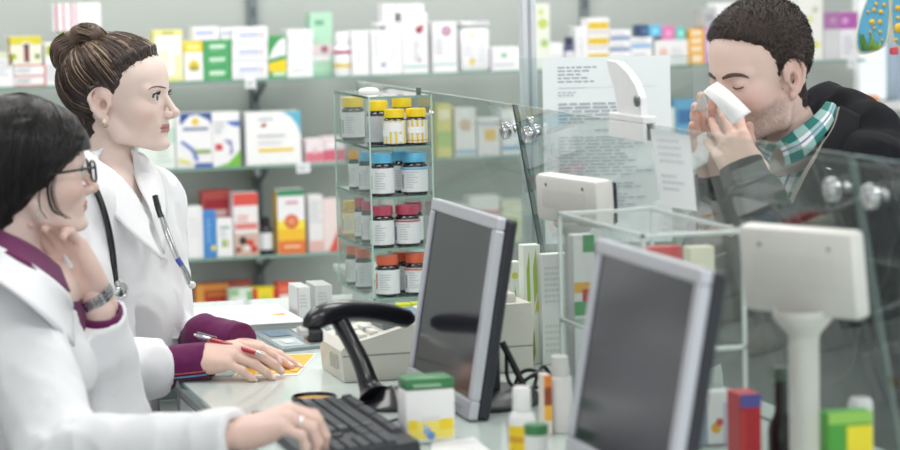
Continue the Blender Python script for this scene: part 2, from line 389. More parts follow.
pack('low white carton beside the glass screen post', 491, 520, 47, 69.5, WH, [('r', .35, .55, .55, .75, (150, 190, 165)), ('r', .1, .2, .8, .3, LG), ('r', 0, 0, .08, 1, (214, 206, 222))], group=top)
# --- top shelf, right of the post
pack('tall pale carton with green leaf print right of the post', 535.5, 550, 4, 66, (226, 230, 218), [('c', .5, .7, .016, (190, 204, 110)), ('c', .6, .4, .012, (170, 200, 120)), ('c', .4, .88, .01, (206, 214, 150))], group=top)
pack('white carton beside the dark blue bottle', 550.5, 563, 43, 66.5, WH, [('r', .1, .3, .9, .6, (220, 222, 226))], group=top)
pack('slim white carton next to the yellow-banded stack', 576, 588, 27, 65, WH, [('t', .2, .3, .8, .8, 5, LG)], group=top)
for k, (a, b, t) in enumerate([(49, 64.5, 'bottom'), (34, 49, 'middle'), (18, 34, 'top')]):
    pack('white carton with mustard yellow band, %s one of the stack' % t, 588.3, 609.5, a, b, WH, [('r', 0, .3, .95, .75, (222, 190, 50)), ('r', 0, .05, 1, .12, (190, 160, 150))], group=top)
for k, (a, b, t) in enumerate([(52.5, 64, 'bottom'), (41.5, 52.5, 'middle'), (30, 41.5, 'top')]):
    pack('white carton with steel blue band, %s one of the stack' % t, 610, 631, a, b, WH, [('r', 0, .12, .95, .45, (118, 140, 180)), ('r', .1, .6, .7, .75, LG)], group=top)
for k, (a, b, t) in enumerate([(50.5, 63.5, 'lower'), (37.5, 50.5, 'upper')]):
    pack('white carton with sky blue band, %s one of the pair' % t, 631.5, 652.5, a, b, WH, [('r', 0, .2, .95, .5, (126, 176, 216)), ('r', .1, .65, .7, .8, LG)], group=top)
pack('long white carton under the four coloured cartons', 655, 688, 40, 62.5, (234, 232, 232), [('c', .25, .5, .014, (226, 190, 180)), ('t', .5, .3, .9, .7, 3, LG)], group=top)
for lab, a, b, t, c in [('navy', 641, 648.5, 25, (56, 84, 122)), ('sky blue', 649, 661.5, 25, (110, 186, 222)), ('pink', 662, 675, 26, (222, 130, 180)), ('turquoise', 675.5, 686, 27, (120, 196, 186))]:
    pack('small %s carton on the long white carton' % lab, a, b, t, 40.2 if a > 650 else 37.6, c, [('c', .5, .5, .008, tuple(min(255, v + 40) for v in c))], group=top)
for k, (a, b, t) in enumerate([(53, 61.5, 'bottom'), (45, 53, 'third'), (37, 45, 'second'), (29, 37, 'top')]):
    pack('orange carton with pale label, %s one of four' % t, 688.3, 704.5, a, b, (240, 178, 70), [('r', .2, .2, .8, .8, (238, 222, 196))], group=top)
pack('slim lilac carton next to the orange cartons', 705, 713, 27, 61, (196, 160, 204), [('r', .2, .3, .8, .7, (220, 200, 226))], group=top)
pack('grey carton standing on the lilac carton behind the man', 703, 716, 8, 27, (186, 188, 190), [('r', .2, .3, .8, .7, (160, 160, 166))], group=top)
pack('tall white carton behind the man\'s forehead', 716.5, 738, 3, 60.5, WH, [('t', .2, .3, .8, .8, 5, LG)], group=top)
pack('tall white carton with yellow flecks beside the man\'s head', 797, 823, -3, 57.5, (236, 236, 232), [('c', .75, .25, .012, (226, 222, 120)), ('c', .5, .65, .012, (226, 226, 170)), ('c', .7, .8, .01, (200, 206, 170)), ('t', .2, .4, .6, .6, 3, LG)], group=top)
pack('white carton with grey side under the purple bands', 824, 839.5, 12, 57, (210, 211, 213), [('r', 0, .64, 1, 1, (172, 116, 168)), ('c', .6, .82, .01, (190, 150, 190))], group=top)
pack('white carton with bright purple top band', 839.8, 858, 12, 56.5, (236, 234, 238), [('r', 0, .64, 1, 1, (178, 92, 172)), ('c', .3, .82, .011, (214, 160, 208)), ('t', .2, .1, .8, .5, 4, LG)], group=top)
# --- second shelf
pack('white and pale green carton behind the woman\'s chin', 138, 175, 118, 169.5, (228, 236, 230), [('r', .3, .5, 1, .8, (190, 220, 204)), ('t', .5, .1, .9, .4, 3, (200, 214, 206))], group=mid)
pack('white carton with navy arch and yellow emblem', 176, 212, 113, 168.5, WH, [('r', .12, .8, 1, 1, (58, 88, 150)), ('p', [(.2, .7), (.95, .7), (.95, .85), (.6, .97), (.4, .95), (.2, .82)], WH), ('c', .55, .84, .011, (230, 196, 70)), ('r', .2, .68, .9, .74, (140, 150, 176)), ('p', [(.1, .48), (.2, .5), (.55, .32), (.62, .12), (.5, .14), (.42, .3)], (110, 130, 196)), ('p', [(.05, .2), (.4, .12), (.4, .06), (.05, .1)], (226, 220, 140)), ('r', .5, .26, .95, .33, (150, 170, 110)), ('r', .5, 0, 1, .08, (70, 100, 170))], group=mid)
pack('white carton with green corner and blue swirl', 212.3, 240, 112, 167.5, WH, [('p', [(.1, 0), (1, 0), (1, .3), (.55, .06)], (120, 188, 70)), ('p', [(.5, .82), (1, .84), (1, .72), (.75, .74)], (90, 120, 190)), ('r', .1, .3, .36, .42, (206, 70, 76)), ('p', [(.4, .5), (.7, .48), (.75, .25), (.6, .2), (.65, .35), (.55, .42)], (150, 150, 190)), ('t', .1, .6, .5, .85, 3, LG)], group=mid)
pack('broad white carton with curved turquoise corner and yellow bar', 246, 301, 112, 166.5, (240, 240, 240), [('p', [(.66, 1), (1, 1), (1, .55), (.93, .75), (.82, .9)], (96, 180, 206)), ('c', .34, .76, .006, (200, 70, 60)), ('c', .3, .74, .004, (60, 70, 90)), ('r', .22, .25, .86, .31, (240, 204, 50)), ('t', .22, .5, .8, .6, 1, (190, 192, 200)), ('t', .22, .38, .7, .46, 1, (212, 214, 220)), ('r', .24, .86, .5, .9, (200, 204, 210))], group=mid, side=(206, 208, 214), depth=.11)
pack('low white and pink carton, nearer one on the second shelf', 306, 324, 139, 165, (234, 222, 226), [('r', 0, .05, 1, .45, (216, 120, 136)), ('c', .5, .5, .009, (230, 190, 200))], group=mid)
pack('low pink and white carton behind the bottle tower', 324.3, 345, 137, 164, (230, 214, 220), [('r', 0, .05, 1, .5, (206, 100, 120)), ('r', .2, .6, .8, .8, WH)], group=mid)
for k, (lab, a, b, y0, y1, c, ms) in enumerate([  # cartons added in place of blurred reflections in the glass screen
    ('yellow and green carton added for a reflection in the glass by the bottle tower', 437, 452, 104, 157, (222, 216, 120), [('r', 0, .2, 1, .5, (170, 200, 110)), ('r', .1, .7, .9, .9, (240, 236, 200))]),
    ('white carton with brown picture added for a reflection in the glass', 455, 476, 108, 156, (232, 232, 230), [('c', .5, .65, .018, (206, 176, 150)), ('r', 0, .05, 1, .15, (160, 190, 210))]),
    ('white carton with yellow square added for a reflection in the glass', 478, 500, 118, 155, (232, 230, 232), [('r', .3, .4, .8, .7, (226, 186, 70)), ('r', 0, .8, 1, .9, LG)]),
    ('white carton with blue line added for a reflection next to the glass clamps', 502, 521, 110, 154, (230, 232, 234), [('r', 0, .1, 1, .2, (120, 170, 210)), ('t', .2, .4, .8, .8, 3, LG)])]):
    pack(lab, a, b, y0, y1, c, ms, group=mid)
for lab, a, b, y0, c, ms in [('blue carton on the second shelf behind the tissue', 676, 697, 100, (110, 170, 206), [('r', .1, .5, .9, .8, (70, 120, 170))]),
                       ('white carton with green tab on the second shelf behind the notice', 656, 675, 108, (230, 234, 232), [('r', 0, .2, .4, .5, (150, 200, 90))]),
                       ('teal carton on the second shelf near the man\'s hands', 697.5, 712, 112, (150, 186, 200), [('r', .1, .4, .9, .7, (110, 150, 176))])]:
    pack(lab, a, b, y0, 146.5, c, ms, group=mid)
pack('orange carton below the window sill', 852, 879, 96, 137.5, (236, 150, 84), [('r', .1, .3, .9, .6, (240, 190, 140))], group=mid)
# --- third shelf
pack('small white carton with orange band near the stethoscope tip', 172, 186, 228, 259, (232, 226, 222), [('r', 0, .75, 1, 1, (214, 150, 110)), ('r', .4, .05, .95, .2, (230, 160, 110))], group=low)
pack('plain white upright carton beside the blue carton', 186.3, 203, 207, 258.5, WH, [('t', .2, .4, .8, .8, 4, (224, 224, 228)), ('r', .75, 0, .8, 1, (216, 216, 222))], group=low)
pack('red carton with white lettering standing behind', 203, 233, 190.5, 258, (214, 92, 86), [('r', .1, .72, .9, .86, (196, 50, 60)), ('r', .3, .6, .8, .7, (232, 200, 196))], group=low, dy=.07, depth=.06)
pack('slim bright blue carton with yellow dot', 203.3, 216.5, 211, 258, (70, 136, 204), [('c', .75, .2, .008, (226, 214, 90)), ('t', .3, .3, .6, .85, 5, (150, 196, 232))], group=low, depth=.06)
pack('small white carton with green bottle picture', 217, 233, 219, 257.5, WH, [('r', .3, .25, .5, .45, (140, 176, 90)), ('r', .55, .25, .72, .45, (190, 190, 90)), ('r', .2, .75, .8, .8, (110, 160, 140)), ('t', .2, .5, .8, .7, 2, LG)], group=low, depth=.06)
pack('large white carton with red top and food picture', 234, 258.5, 193, 257, (236, 232, 232), [('r', 0, .8, 1, 1, (216, 84, 76)), ('r', .05, .42, .95, .52, (222, 130, 126)), ('t', .15, .54, .85, .66, 2, (226, 150, 150)), ('r', 0, 0, 1, .36, (206, 180, 166)), ('c', .35, .24, .012, (54, 44, 44)), ('c', .65, .2, .011, (214, 70, 60)), ('c', .5, .12, .009, (236, 230, 226)), ('c', .8, .1, .01, (200, 60, 54)), ('c', .15, .1, .008, (150, 60, 50))], group=low)
pack('tall white carton with green top and yellow to orange base', 278, 305, 189.5, 254.5, WH, [('r', 0, .9, 1, 1, (66, 140, 100)), ('r', 0, .38, 1, .52, (244, 222, 70)), ('r', 0, .2, 1, .38, (240, 190, 50)), ('r', 0, 0, 1, .2, (228, 120, 56)), ('c', .5, .5, .021, (214, 96, 60)), ('c', .5, .5, .012, (230, 150, 110)), ('r', .3, .78, .75, .82, (220, 150, 170)), ('r', .2, .08, .8, .13, (240, 190, 150))], group=low, side=(236, 190, 70))
pack('white carton with grey print beside the bottle tower', 309, 323, 195, 253.5, (230, 228, 228), [('t', .1, .5, .9, .9, 5, LG), ('r', 0, .02, 1, .2, (226, 180, 176))], group=low)
pack('white carton with red corner behind the bottle tower', 323.3, 340, 199, 252.5, (232, 214, 212), [('p', [(.3, 0), (1, 0), (1, .5)], (214, 86, 70))], group=low)
for lab, a, b, y0, c, ms in [('grey-white carton on the third shelf through the glass', 440, 468, 205, (214, 218, 216), [('r', .1, .3, .9, .5, (200, 150, 140))]),
                       ('pale carton with red line on the third shelf through the glass', 470, 500, 196, (222, 222, 222), [('r', 0, .6, 1, .7, (206, 140, 140))]),
                       ('green and yellow carton on the third shelf through the glass', 502, 522, 200, (206, 212, 190), [('r', .2, .2, .8, .6, (170, 190, 90))])]:
    pack(lab, a, b, y0, 245, c, ms, group=low)
# --- lowest shelf
pack('flat yellow carton at the end of the lowest shelf', 186, 205, 305, 316, (234, 206, 50), [('r', .1, .3, .9, .6, (240, 226, 120))], group=bot, depth=.05)
pack('orange and red carton with white label on the lowest shelf', 196, 229, 284, 316, (206, 74, 52), [('r', 0, .75, 1, 1, (232, 150, 70)), ('r', 0, 0, .25, 1, (236, 168, 80)), ('r', .35, .2, .9, .5, (196, 60, 50)), ('r', .4, .05, .8, .18, (236, 220, 210)), ('r', .35, .55, .9, .62, (226, 170, 60))], group=bot, dy=.06, depth=.05)
pack('red carton standing between the orange and the green carton', 229.4, 252, 281, 315, (204, 84, 72), [('r', .1, .8, .9, .95, (220, 120, 100))], group=bot, dy=.1, depth=.04)
pack('white carton with green squares on the lowest shelf', 230, 252.5, 289, 315, (214, 226, 214), [('r', .3, .3, .8, .6, (236, 240, 238)), ('r', .75, .4, 1, .9, (130, 186, 130)), ('r', 0, .7, .4, 1, (150, 190, 140))], group=bot, depth=.06)
pack('yellow carton with lime dot between red panels', 253, 277, 288, 314.5, (232, 210, 40), [('r', 0, 0, .2, 1, (206, 60, 50)), ('r', .85, 0, 1, 1, (206, 60, 50)), ('c', .5, .45, .014, (190, 206, 60)), ('r', .2, .1, .85, .2, (240, 236, 150))], group=bot, depth=.06)
pack('red carton with white panel on the lowest shelf', 278, 298, 283, 314, (212, 84, 66), [('r', .1, .25, .9, .55, (236, 226, 224)), ('r', .1, .65, .9, .85, (226, 120, 90))], group=bot, depth=.06)
# --- bottles and a tin on the shelves
def shelf_bottle(label, xm, x0, x1, y0, y1, zsh, prof, parts):
    c = P(xm, y1, Y=YF + .055); z0 = zsh + .0005; zt = float(P(xm, y0, Y=YF + .055)[2]); H = zt - z0
    R = .5 * float(P(x1, y1, Y=YF + .055)[0] - P(x0, y1, Y=YF + .055)[0])
    e = empty('medicine_bottle', (c[0], c[1], z0)); tag(e, label, 'bottle')
    for nm, pr, col, ro in parts:
        mb = MB(); mb.lathe((c[0], c[1], z0), [(r * R, h * H) for r, h in pr], mat(col, ro), 24); mb.build(nm, e, auto=.7)
    return e
shelf_bottle('white plastic pill bottle with magenta band on the top shelf', 343, 334, 351.5, 32, 74, ZS[0], 0, [
    ('body', [(.001, 0), (.96, 0), (1, .03), (1, .6), (.9, .66), (.72, .7), (.001, .7)], (240, 240, 240), .35),
    ('lid', [(.78, .68), (.8, .7), (.8, .97), (.75, 1), (.001, 1)], (244, 244, 246), .35),
    ('label_band', [(1.01, .5), (1.015, .5), (1.015, .58), (1.01, .58)], (176, 60, 116), .5),
    ('label_mark', [(1.01, .18), (1.014, .18), (1.014, .28), (1.01, .28)], (224, 196, 110), .5)])
shelf_bottle('dark blue capped bottle with white label on the top shelf', 569, 564, 575, 37, 65, ZS[0], 0, [
    ('body', [(.001, 0), (1, 0), (1, .6), (.6, .75), (.001, .75)], (70, 76, 110), .3),
    ('lid', [(.62, .72), (.66, .74), (.66, 1), (.001, 1)], (64, 68, 100), .4), ('label', [(1.01, .08), (1.02, .08), (1.02, .55), (1.01, .55)], (226, 226, 230), .5)])
shelf_bottle('black syrup bottle with white label on the third shelf', 266, 259, 274, 217, 256, ZS[2], 0, [
    ('body', [(.001, 0), (.96, 0), (1, .03), (1, .62), (.85, .7), (.5, .76), (.001, .76)], (38, 38, 46), .2),
    ('lid', [(.56, .75), (.62, .76), (.62, 1), (.001, 1)], (34, 34, 40), .4), ('label', [(1.01, .12), (1.02, .12), (1.02, .58), (1.01, .58)], (226, 228, 232), .5)])
tin = empty('tin', P(475, 70, Y=YF + .05)); tag(tin, 'white tin with silver lid and yellow dots on the top shelf', 'tin')
a = P(461, 46, Y=YF + .02); b = P(490, 46, Y=YF + .02); zt = float(P(475, 21, Y=YF + .02)[2]); zl = float(P(475, 27, Y=YF + .02)[2])
mb = MB(); mb.box((a[0], YF + .02, ZS[0] + .0005), (b[0], YF + .1, zl), WHITE, .012)
marks_on(mb, (a[0], YF + .02, ZS[0]), (1, 0, 0), (0, 0, 1), (0, -1, 0), b[0] - a[0], zl - ZS[0], [('c', .4, .8, .006, (220, 200, 70)), ('c', .38, .24, .008, (206, 186, 60)), ('c', .36, .18, .006, (226, 206, 90)), ('t', .55, .2, .9, .9, 6, (224, 222, 234)), ('t', .1, .35, .5, .65, 4, (224, 222, 234))]); mb.build('body', tin, auto=.6)
mb = MB(); mb.box((a[0] - .001, YF + .019, zl), (b[0] + .001, YF + .101, zt), mat((226, 228, 230), .2, .5), .004)
mb.lathe((.5 * (a[0] + b[0]), YF + .055, zt), [(.014, -.001), (.014, .003), (.001, .004)], CHROME, 14); mb.build('lid', tin, auto=.6)
# --- price tags clipped on the shelf edges
for (px, i, wd) in ((250, 0, .032), (303, 1, .04), (852, 0, .03)):
    c = P(px, 80 if i == 0 else 165, Y=YF); z = ZS[i]
    t = MB(); t.box((c[0] - wd / 2, YF - .004, z - .026), (c[0] + wd / 2, YF - .001, z + .002), PRICE, .0006)
    marks_on(t, (c[0] - wd / 2, YF - .004, z - .026), (1, 0, 0), (0, 0, 1), (0, -1, 0), wd, .028, [('t', .12, .2, .8, .8, 2, (170, 172, 180))])
    t.box((c[0] - .006, YF - .003, z + .001), (c[0] + .006, YF + .01, z + .003), PRICE)
    tag(t.build('price_tag'), {250: 'small white price tag under the lilac-lettered stack', 303: 'small white price tag on the second shelf edge', 852: 'small white price tag under the purple-banded carton'}[px], 'price tag', 'shelf price tags')
# ------------------------------------------------------------------ service counter
ZC = 1.05
XE = .694
CT = empty('service_counter', (1.1, 4.0, 0)); tag(CT, 'long pharmacy service counter with pale green glass top', 'counter')
TOPM = mat((206, 218, 214), .08, spec=.6, noise=.015, scale=4)
mb = MB(); mb.box((XE + .004, 1.6, ZC - .018), (1.54, 5.5, ZC), TOPM, .002); mb.box((1.34, 5.5, ZC - .018), (1.54, 6.1, ZC), TOPM, .002); mb.build('counter_top', CT)
mb = MB(); mb.box((XE, 1.6, ZC - .016), (XE + .004, 5.5, ZC - .002), GLASS_EDGE, .001); mb.build('top_edge', CT)
mb = MB(); mb.box((XE + .012, 1.6, ZC - .04), (XE + .03, 5.5, ZC - .018), ALU, .003); mb.build('metal_rail', CT)
mb = MB(); mb.box((.98, 1.6, 0), (1.52, 5.5, ZC - .018), mat((214, 217, 218), .5)); mb.box((1.36, 5.5, 0), (1.52, 6.1, ZC - .018), mat((214, 217, 218), .5)); mb.build('cabinet_body', CT)
ya = float(P(190, 392, X=XE + .03)[1]); yb = float(P(217, 420, X=XE + .03)[1])
for y in (ya + .13, ya + .9, ya - 1.5):
    mb = MB(); mb.box((XE + .03, y - .02, .0), (XE + .07, y + .02, ZC - .04), ALU, .003); mb.box((XE + .07, y - .012, .86), (.98, y + .012, .89), ALU, .002); mb.build('leg_profile', CT)
mb = MB(); mb.box((XE + .035, 1.7, .84), (.98, 5.4, .858), mat((206, 210, 212), .4), .002); mb.build('under_shelf', CT)
# a sheet of paper hanging from the counter edge
sh = MB(); sh.box((XE + .012, yb, ZC - .30), (XE + .0135, ya, ZC - .042), mat((236, 236, 240), .6))
tag(sh.build('hanging_paper'), 'white sheet of paper hanging below the counter edge', 'paper')

# ------------------------------------------------------------------ leaning glass screen on the counter
XG = lambda z: 1.4 + .17 * (1.49 - z)
SG = empty('glass_screen', (XG(ZC), 4.5, ZC)); tag(SG, 'clear glass counter screen of leaning panes joined with round steel clamps', 'glass screen')
SCREEN = glass_mat('screen_glass', (247, 250, 249), 1.5, .0, .014)
def gpt(y, z, off=0.0): return (XG(z) + off, y, z)
TH = .008
for (y0, y1) in ((4.751, 6.08), (3.187, 4.739), (1.75, 3.175)):
    mb = MB(); z0, z1 = ZC + .001, 1.49
    c = [gpt(y0, z0), gpt(y1, z0), gpt(y1, z1), gpt(y0, z1)]; d = [(x + TH, y, z) for x, y, z in c]
    mb.quad(c[::-1], SCREEN); mb.quad(d, SCREEN)
    p = mb.build('glass_pane', SG)
    mb = MB()
    for i in range(4):
        j = (i + 1) % 4; mb.quad([c[i], c[j], d[j], d[i]], GLASS_EDGE if i == 2 else GLASS_EDGE_D)
    mb.build('glass_edge', p)
def clamp(y, z):
    s = math.atan(.17); M = Matrix.Translation((XG(z) - .001, y, z)) @ Matrix.Rotation(-math.pi / 2 - s, 4, 'Y')
    mb = MB(); mb.lathe((0, 0, 0), [(.0001, .017), (.011, .017), (.0155, .015), (.0165, .012), (.0165, .004), (.013, .002), (.013, 0)], CHROME, 22, M)
    M2 = Matrix.Translation((XG(z) + TH + .001, y, z)) @ Matrix.Rotation(math.pi / 2 - s, 4, 'Y')
    mb.lathe((0, 0, 0), [(.0001, .006), (.006, .006), (.007, .004), (.007, 0)], CHROME, 16, M2)
    mb.build('clamp', SG, auto=.5)
def strap(ya, yb, z):
    mb = MB(); mb.box((XG(z) + TH + .004, ya, z - .006), (XG(z) + TH + .010, yb, z + .006), CHROME, .002); mb.build('clamp_strap', SG)
yj = float(P(508, 131, X=1.405)[1]); yk = float(P(530, 134, X=1.405)[1]); zj = float(P(519, 132, X=1.405)[2])
clamp(yj, zj); clamp(yk, zj); strap(yk, yj, zj)
yj = float(P(836, 190, X=1.405)[1]); yk = float(P(874, 196, X=1.405)[1]); zj = float(P(855, 192, X=1.405)[2])
clamp(yj, zj); clamp(yk, zj); strap(yk, yj, zj)
# small bolt holding the tower against the screen
# ------------------------------------------------------------------ metal post and the notice on its own pane
DP = 5.6
pa = P(528, 60, D=DP)
PO = empty('screen_post', (pa[0], pa[1], 0)); tag(PO, 'white aluminium post standing behind the glass screen', 'post')
mb = MB(); mb.box((pa[0] - .016, pa[1] - .016, 0), (pa[0] + .016, pa[1] + .016, 3.0), mat((222, 225, 230), .35, .3), .003)
mb.box((pa[0] - .003, pa[1] - .0185, 0), (pa[0] + .003, pa[1] - .016, 3.0), mat((176, 182, 188), .4, .4)); mb.build('post', PO)
kn = P(537, 128, D=5.5)
mb = MB(); mb.lathe((kn[0], kn[1] + .04, kn[2] - .02), [(.001, 0), (.011, 0), (.013, .004), (.013, .036), (.009, .042), (.001, .043)], CHROME, 16); mb.build('knob', PO, auto=.6)
q = [P(542, 58, D=5.56), P(670, 55, D=5.56)]; q0 = q[0]; wN = float(np.linalg.norm(q[1] - q[0])); hN = .40
ux = _n(q[1] - q[0]); ux[2] = 0; ux = _n(ux); nn = np.array([ux[1], -ux[0], 0])
BP = empty('notice_pane', (q0[0], q0[1], .0)); tag(BP, 'clear glass pane beside the post carrying the printed notice', 'glass pane')
mb = MB(); o = q0 - ux * .05 - nn * .008; tp = .0; e = ux * (wN + .1)
for s in (0, .006):
    c = [o - nn * s, o + e - nn * s]; mb.quad([(c[0][0], c[0][1], .01), (c[1][0], c[1][1], .01), (c[1][0], c[1][1], q0[2] + tp), (c[0][0], c[0][1], q0[2] + tp)], GLASS)
mb.build('glass_pane', BP)
mb = MB(); pm = mat((240, 246, 249), .6, noise=.005); low_l = q0 - np.array([0, 0, hN])
for s in (0, -.0008):
    a_ = low_l + nn * s; b_ = a_ + ux * wN; mb.quad([a_, b_, b_ + UP * hN, a_ + UP * hN] if s == 0 else [b_, a_, a_ + UP * hN, b_ + UP * hN], pm)
TX = (176, 184, 192); TXL = (196, 204, 210)
marks_on(mb, low_l, ux, UP, nn, wN, hN, [('t', .12, .86, .45, .955, 5, TX), ('r', .12, .835, .33, .838, TX), ('r', .12, .835, .88, .837, TXL), ('t', .12, .79, .3, .82, 2, TXL),
   ('t', .12, .66, .86, .76, 5, TX), ('t', .12, .645, .4, .66, 1, TX), ('t', .4, .6, .7, .615, 1, TX), ('t', .12, .36, .86, .58, 12, TXL), ('t', .12, .1, .86, .33, 12, TXL)])
tag(mb.build('printed_notice'), 'large white printed notice sheet on the pane beside the post', 'notice')

# ------------------------------------------------------------------ rotating glass tower with pill bottles
TX0, TY0 = 1.2, 5.09
TX1 = float(P(431, 95, Y=TY0)[0]); TY1 = 5.41
LV = [float(P(369 + (y - 97) * .027, y, X=TX0)[2]) for y in (97, 148, 198, 249.5, 299)]
TW = empty('bottle_tower', ((TX0 + TX1) / 2, (TY0 + TY1) / 2, ZC)); tag(TW, 'tall glass display tower with shelves of pill bottles on the counter', 'display tower')
TG = glass_mat('tower_glass', (249, 252, 251))
mb = MB(); mb.box((TX0 + .02, TY0 + .03, ZC), (TX1 - .02, TY1 - .03, LV[4] - .004), mat((196, 204, 202), .4), .004); mb.build('plinth', TW)
for i, z in enumerate(LV):
    s = MB(); s.quad([(TX0, TY0, z), (TX1, TY0, z), (TX1, TY1, z), (TX0, TY1, z)], TG); o = s.build('shelf', TW)
    s = MB(); t = .0045
    for (x0, y0, x1, y1) in ((TX0, TY0, TX1, TY0 + .002), (TX0, TY0, TX0 + .002, TY1), (TX1 - .002, TY0, TX1, TY1), (TX0, TY1 - .002, TX1, TY1)):
        s.box((x0, y0, z - t), (x1, y1, z), GLASS_EDGE)
    s.build('glass_edge', o)
for (a, b, nm) in (((TX0, TY1), (TX1, TY1), 'glass_wall'), ((TX1, TY0), (TX1, TY1), 'glass_wall'), ((TX0, TY0), (TX0, TY1), 'glass_wall')):
    s = MB(); s.quad([(a[0], a[1], LV[4]), (b[0], b[1], LV[4]), (b[0], b[1], LV[0]), (a[0], a[1], LV[0])], TG); s.build(nm, TW)
for (x, y) in ((TX0, TY0), (TX1, TY0), (TX0, TY1), (TX1, TY1)):
    s = MB(); s.box((x - .0015, y - .0015, LV[4]), (x + .0015, y + .0015, LV[0]), mat((176, 200, 192), .15, coat=.4)); s.build('corner_edge', TW)
s = MB(); c = P(418, 91, Y=TY0 + .1); s.box((c[0] - .004, c[1] - .003, LV[0]), (c[0] + .006, c[1] + .003, LV[0] + .012), GLASS_EDGE_D, .001); s.build('clip', TW)
s = MB(); s.lathe((1.245, 5.28, LV[0]), [(.022, .0), (.022, .005), (.016, .009), (.001, .011)], WHITE, 20); s.build('top_reflection', TW, auto=.6)  # white disc stands in for the reflection on the tower's glass top
b = P(434, 114, Y=5.14); s = MB(); s.tube([(TX1 + .001, 5.14, b[2]), (TX1 + .016, 5.14, b[2])], .0035, CHROME, 10); s.lathe((0, 0, 0), [(.001, .008), (.007, .008), (.008, .004), (.008, 0), (.001, 0)], CHROME, 12, Matrix.Translation((TX1 + .008, 5.14, b[2])) @ Matrix.Rotation(math.pi / 2, 4, 'Y')); s.build('bolt', TW, auto=.6)
DARKG = mat((26, 27, 33), .12, spec=.6, coat=.5)
def pill_bottle(label, x, y, z, r, h, lid, labc=(222, 225, 228), band=None, name='pill_bottle', bodym=None, full=False):
    e = empty(name, (x, y, z)); tag(e, label, 'bottle', 'pill bottles in the glass tower'); z += .0006
    bm_ = bodym or DARKG
    mb = MB(); mb.lathe((x, y, z), [(.001, 0), (r * .94, 0), (r, .004), (r, h * .66), (r * .97, h * .705), (r * .84, h * .745), (r * .8, h * .76), (r * .8, h * .79), (.001, h * .79)], bm_, 26); mb.build('glass_body', e, auto=.7)
    mb = MB(); lm = mat(lid, .35); n = 30
    prof = [(r * .84, h * .775), (r * .9, h * .78), (r * .9, h * .965), (r * .85, h), (.001, h)]; rows = []
    for k, (rr, zz) in enumerate(prof):
        rows.append([(x + rr * (1 + (.012 if (j % 2 and 0 < k < 3) else 0)) * math.cos(j * 2 * math.pi / n), y + rr * (1 + (.012 if (j % 2 and 0 < k < 3) else 0)) * math.sin(j * 2 * math.pi / n), z + zz) for j in range(n)])
    mb.grid(rows, lm, closed=True); mb.build('lid', e, auto=.7)
    mb = MB(); lr = r * 1.012; z0, z1 = z + h * .075, z + h * (.66 if not full else .7)
    mb.lathe((x, y, 0), [(lr, z0), (lr, z1)], mat(labc, .5), 30)
    # print on the label: turned towards the open corner
    def arc(a0, a1, v0, v1, col, e_=.0003):
        rows = [[(x + (lr + e_) * math.cos(a), y + (lr + e_) * math.sin(a), z0 + v * (z1 - z0)) for a in np.linspace(a0, a1, 8)] for v in (v0, v1)]
        mb.grid(rows, mat(col, .5))
    f = math.radians(-110)
    rs = random.Random(int(x * 5000 + z * 900))
    for k in range(0 if band in ('yellow', 'yellow2') else 7): arc(f - .55, f - .55 + rs.uniform(.5, 1.0), .18 + k * .1, .21 + k * .1, (178, 182, 188))
    if band not in ('yellow', 'yellow2', 'orange'): arc(f - 1.05, f - .8, .15, .7, (150, 154, 162))
    if band == 'top': arc(f - 1.5, f + 1.6, .90, .97, lid, .0009)
    if band == 'orange': arc(f - 1.0, f - .82, .2, .85, (206, 120, 80), .0009)
    if band == 'yellow':
        arc(f - 1.6, f + 1.6, .0, 1.0, (232, 200, 40)); arc(f - .9, f + .75, .52, .92, (238, 238, 240), .0006); arc(f - 1.3, f - .35, .3, .6, (238, 238, 240), .0008); arc(f + .4, f + .75, .08, .4, (226, 234, 240), .0008)
    if band == 'yellow2':
        arc(f - 1.6, f + 1.6, 0, 1, (230, 196, 36)); arc(f - .7, f + .9, .42, .7, (238, 238, 240), .0006); arc(f - 1.6, f + 1.6, .08, .12, (190, 150, 30), .0006)
    mb.build('label', e, smooth=True)
    return e
def tb(label, x0, x1, y0, lv, lid, depth=0.0, band=None, labc=(222, 225, 228), full=False, bodym=None):
    """bottle from its pixel extent; depth = how far behind the tower front"""
    xm = .5 * (x0 + x1); z = LV[lv]
    # find Y: front row stands with its near side at TY0 + depth
    Y = TY0 + depth
    r = .5 * float(P(x1, 200, Y=Y)[0] - P(x0, 200, Y=Y)[0]); Y = Y + r + .004
    c = P(xm, y0, Y=Y); h = float(c[2]) - z
    X = float(np.clip(c[0], TX0 + r + .002, TX1 - r - .002))
    if c[0] < X:                      # left column: keep the sight line, move along the row instead
        q = P(xm, y0, X=X); Y = float(np.clip(q[1], TY0 + r + .004, TY1 - r - .004)); h = float(P(xm, y0, Y=Y)[2]) - z
    return pill_bottle(label, X, Y, z, r, h, lid, labc, band, full=full, bodym=bodym)
YL = (240, 208, 30); BL = (96, 178, 216); MA = (178, 66, 92); OR = (206, 96, 66)
tb('black bottle with yellow lid at the left of the tower\'s top tier', 341, 364, 97.5, 1, YL, .105)
tb('yellow-lidded bottle with grey label behind the small yellow bottles', 366, 388, 101, 1, YL, .055, labc=(190, 192, 194))
tb('yellow-lidded bottle at the rear right of the top tier', 391, 412, 97, 1, YL, .11)
tb('yellow-labelled bottle with white square and barcode, top tier', 383, 405, 109.5, 1, YL, .0, 'yellow', full=True)
tb('yellow-labelled bottle with one white stripe, top tier', 405.5, 427.5, 108.5, 1, YL, .004, 'yellow2', full=True)
tb('slim bottle with orange-yellow lid beside the blue lids', 348, 358.5, 150.5, 2, (226, 160, 40), .2)
tb('small bottle with blue lid behind the front blue one', 358.5, 371, 152, 2, BL, .12)
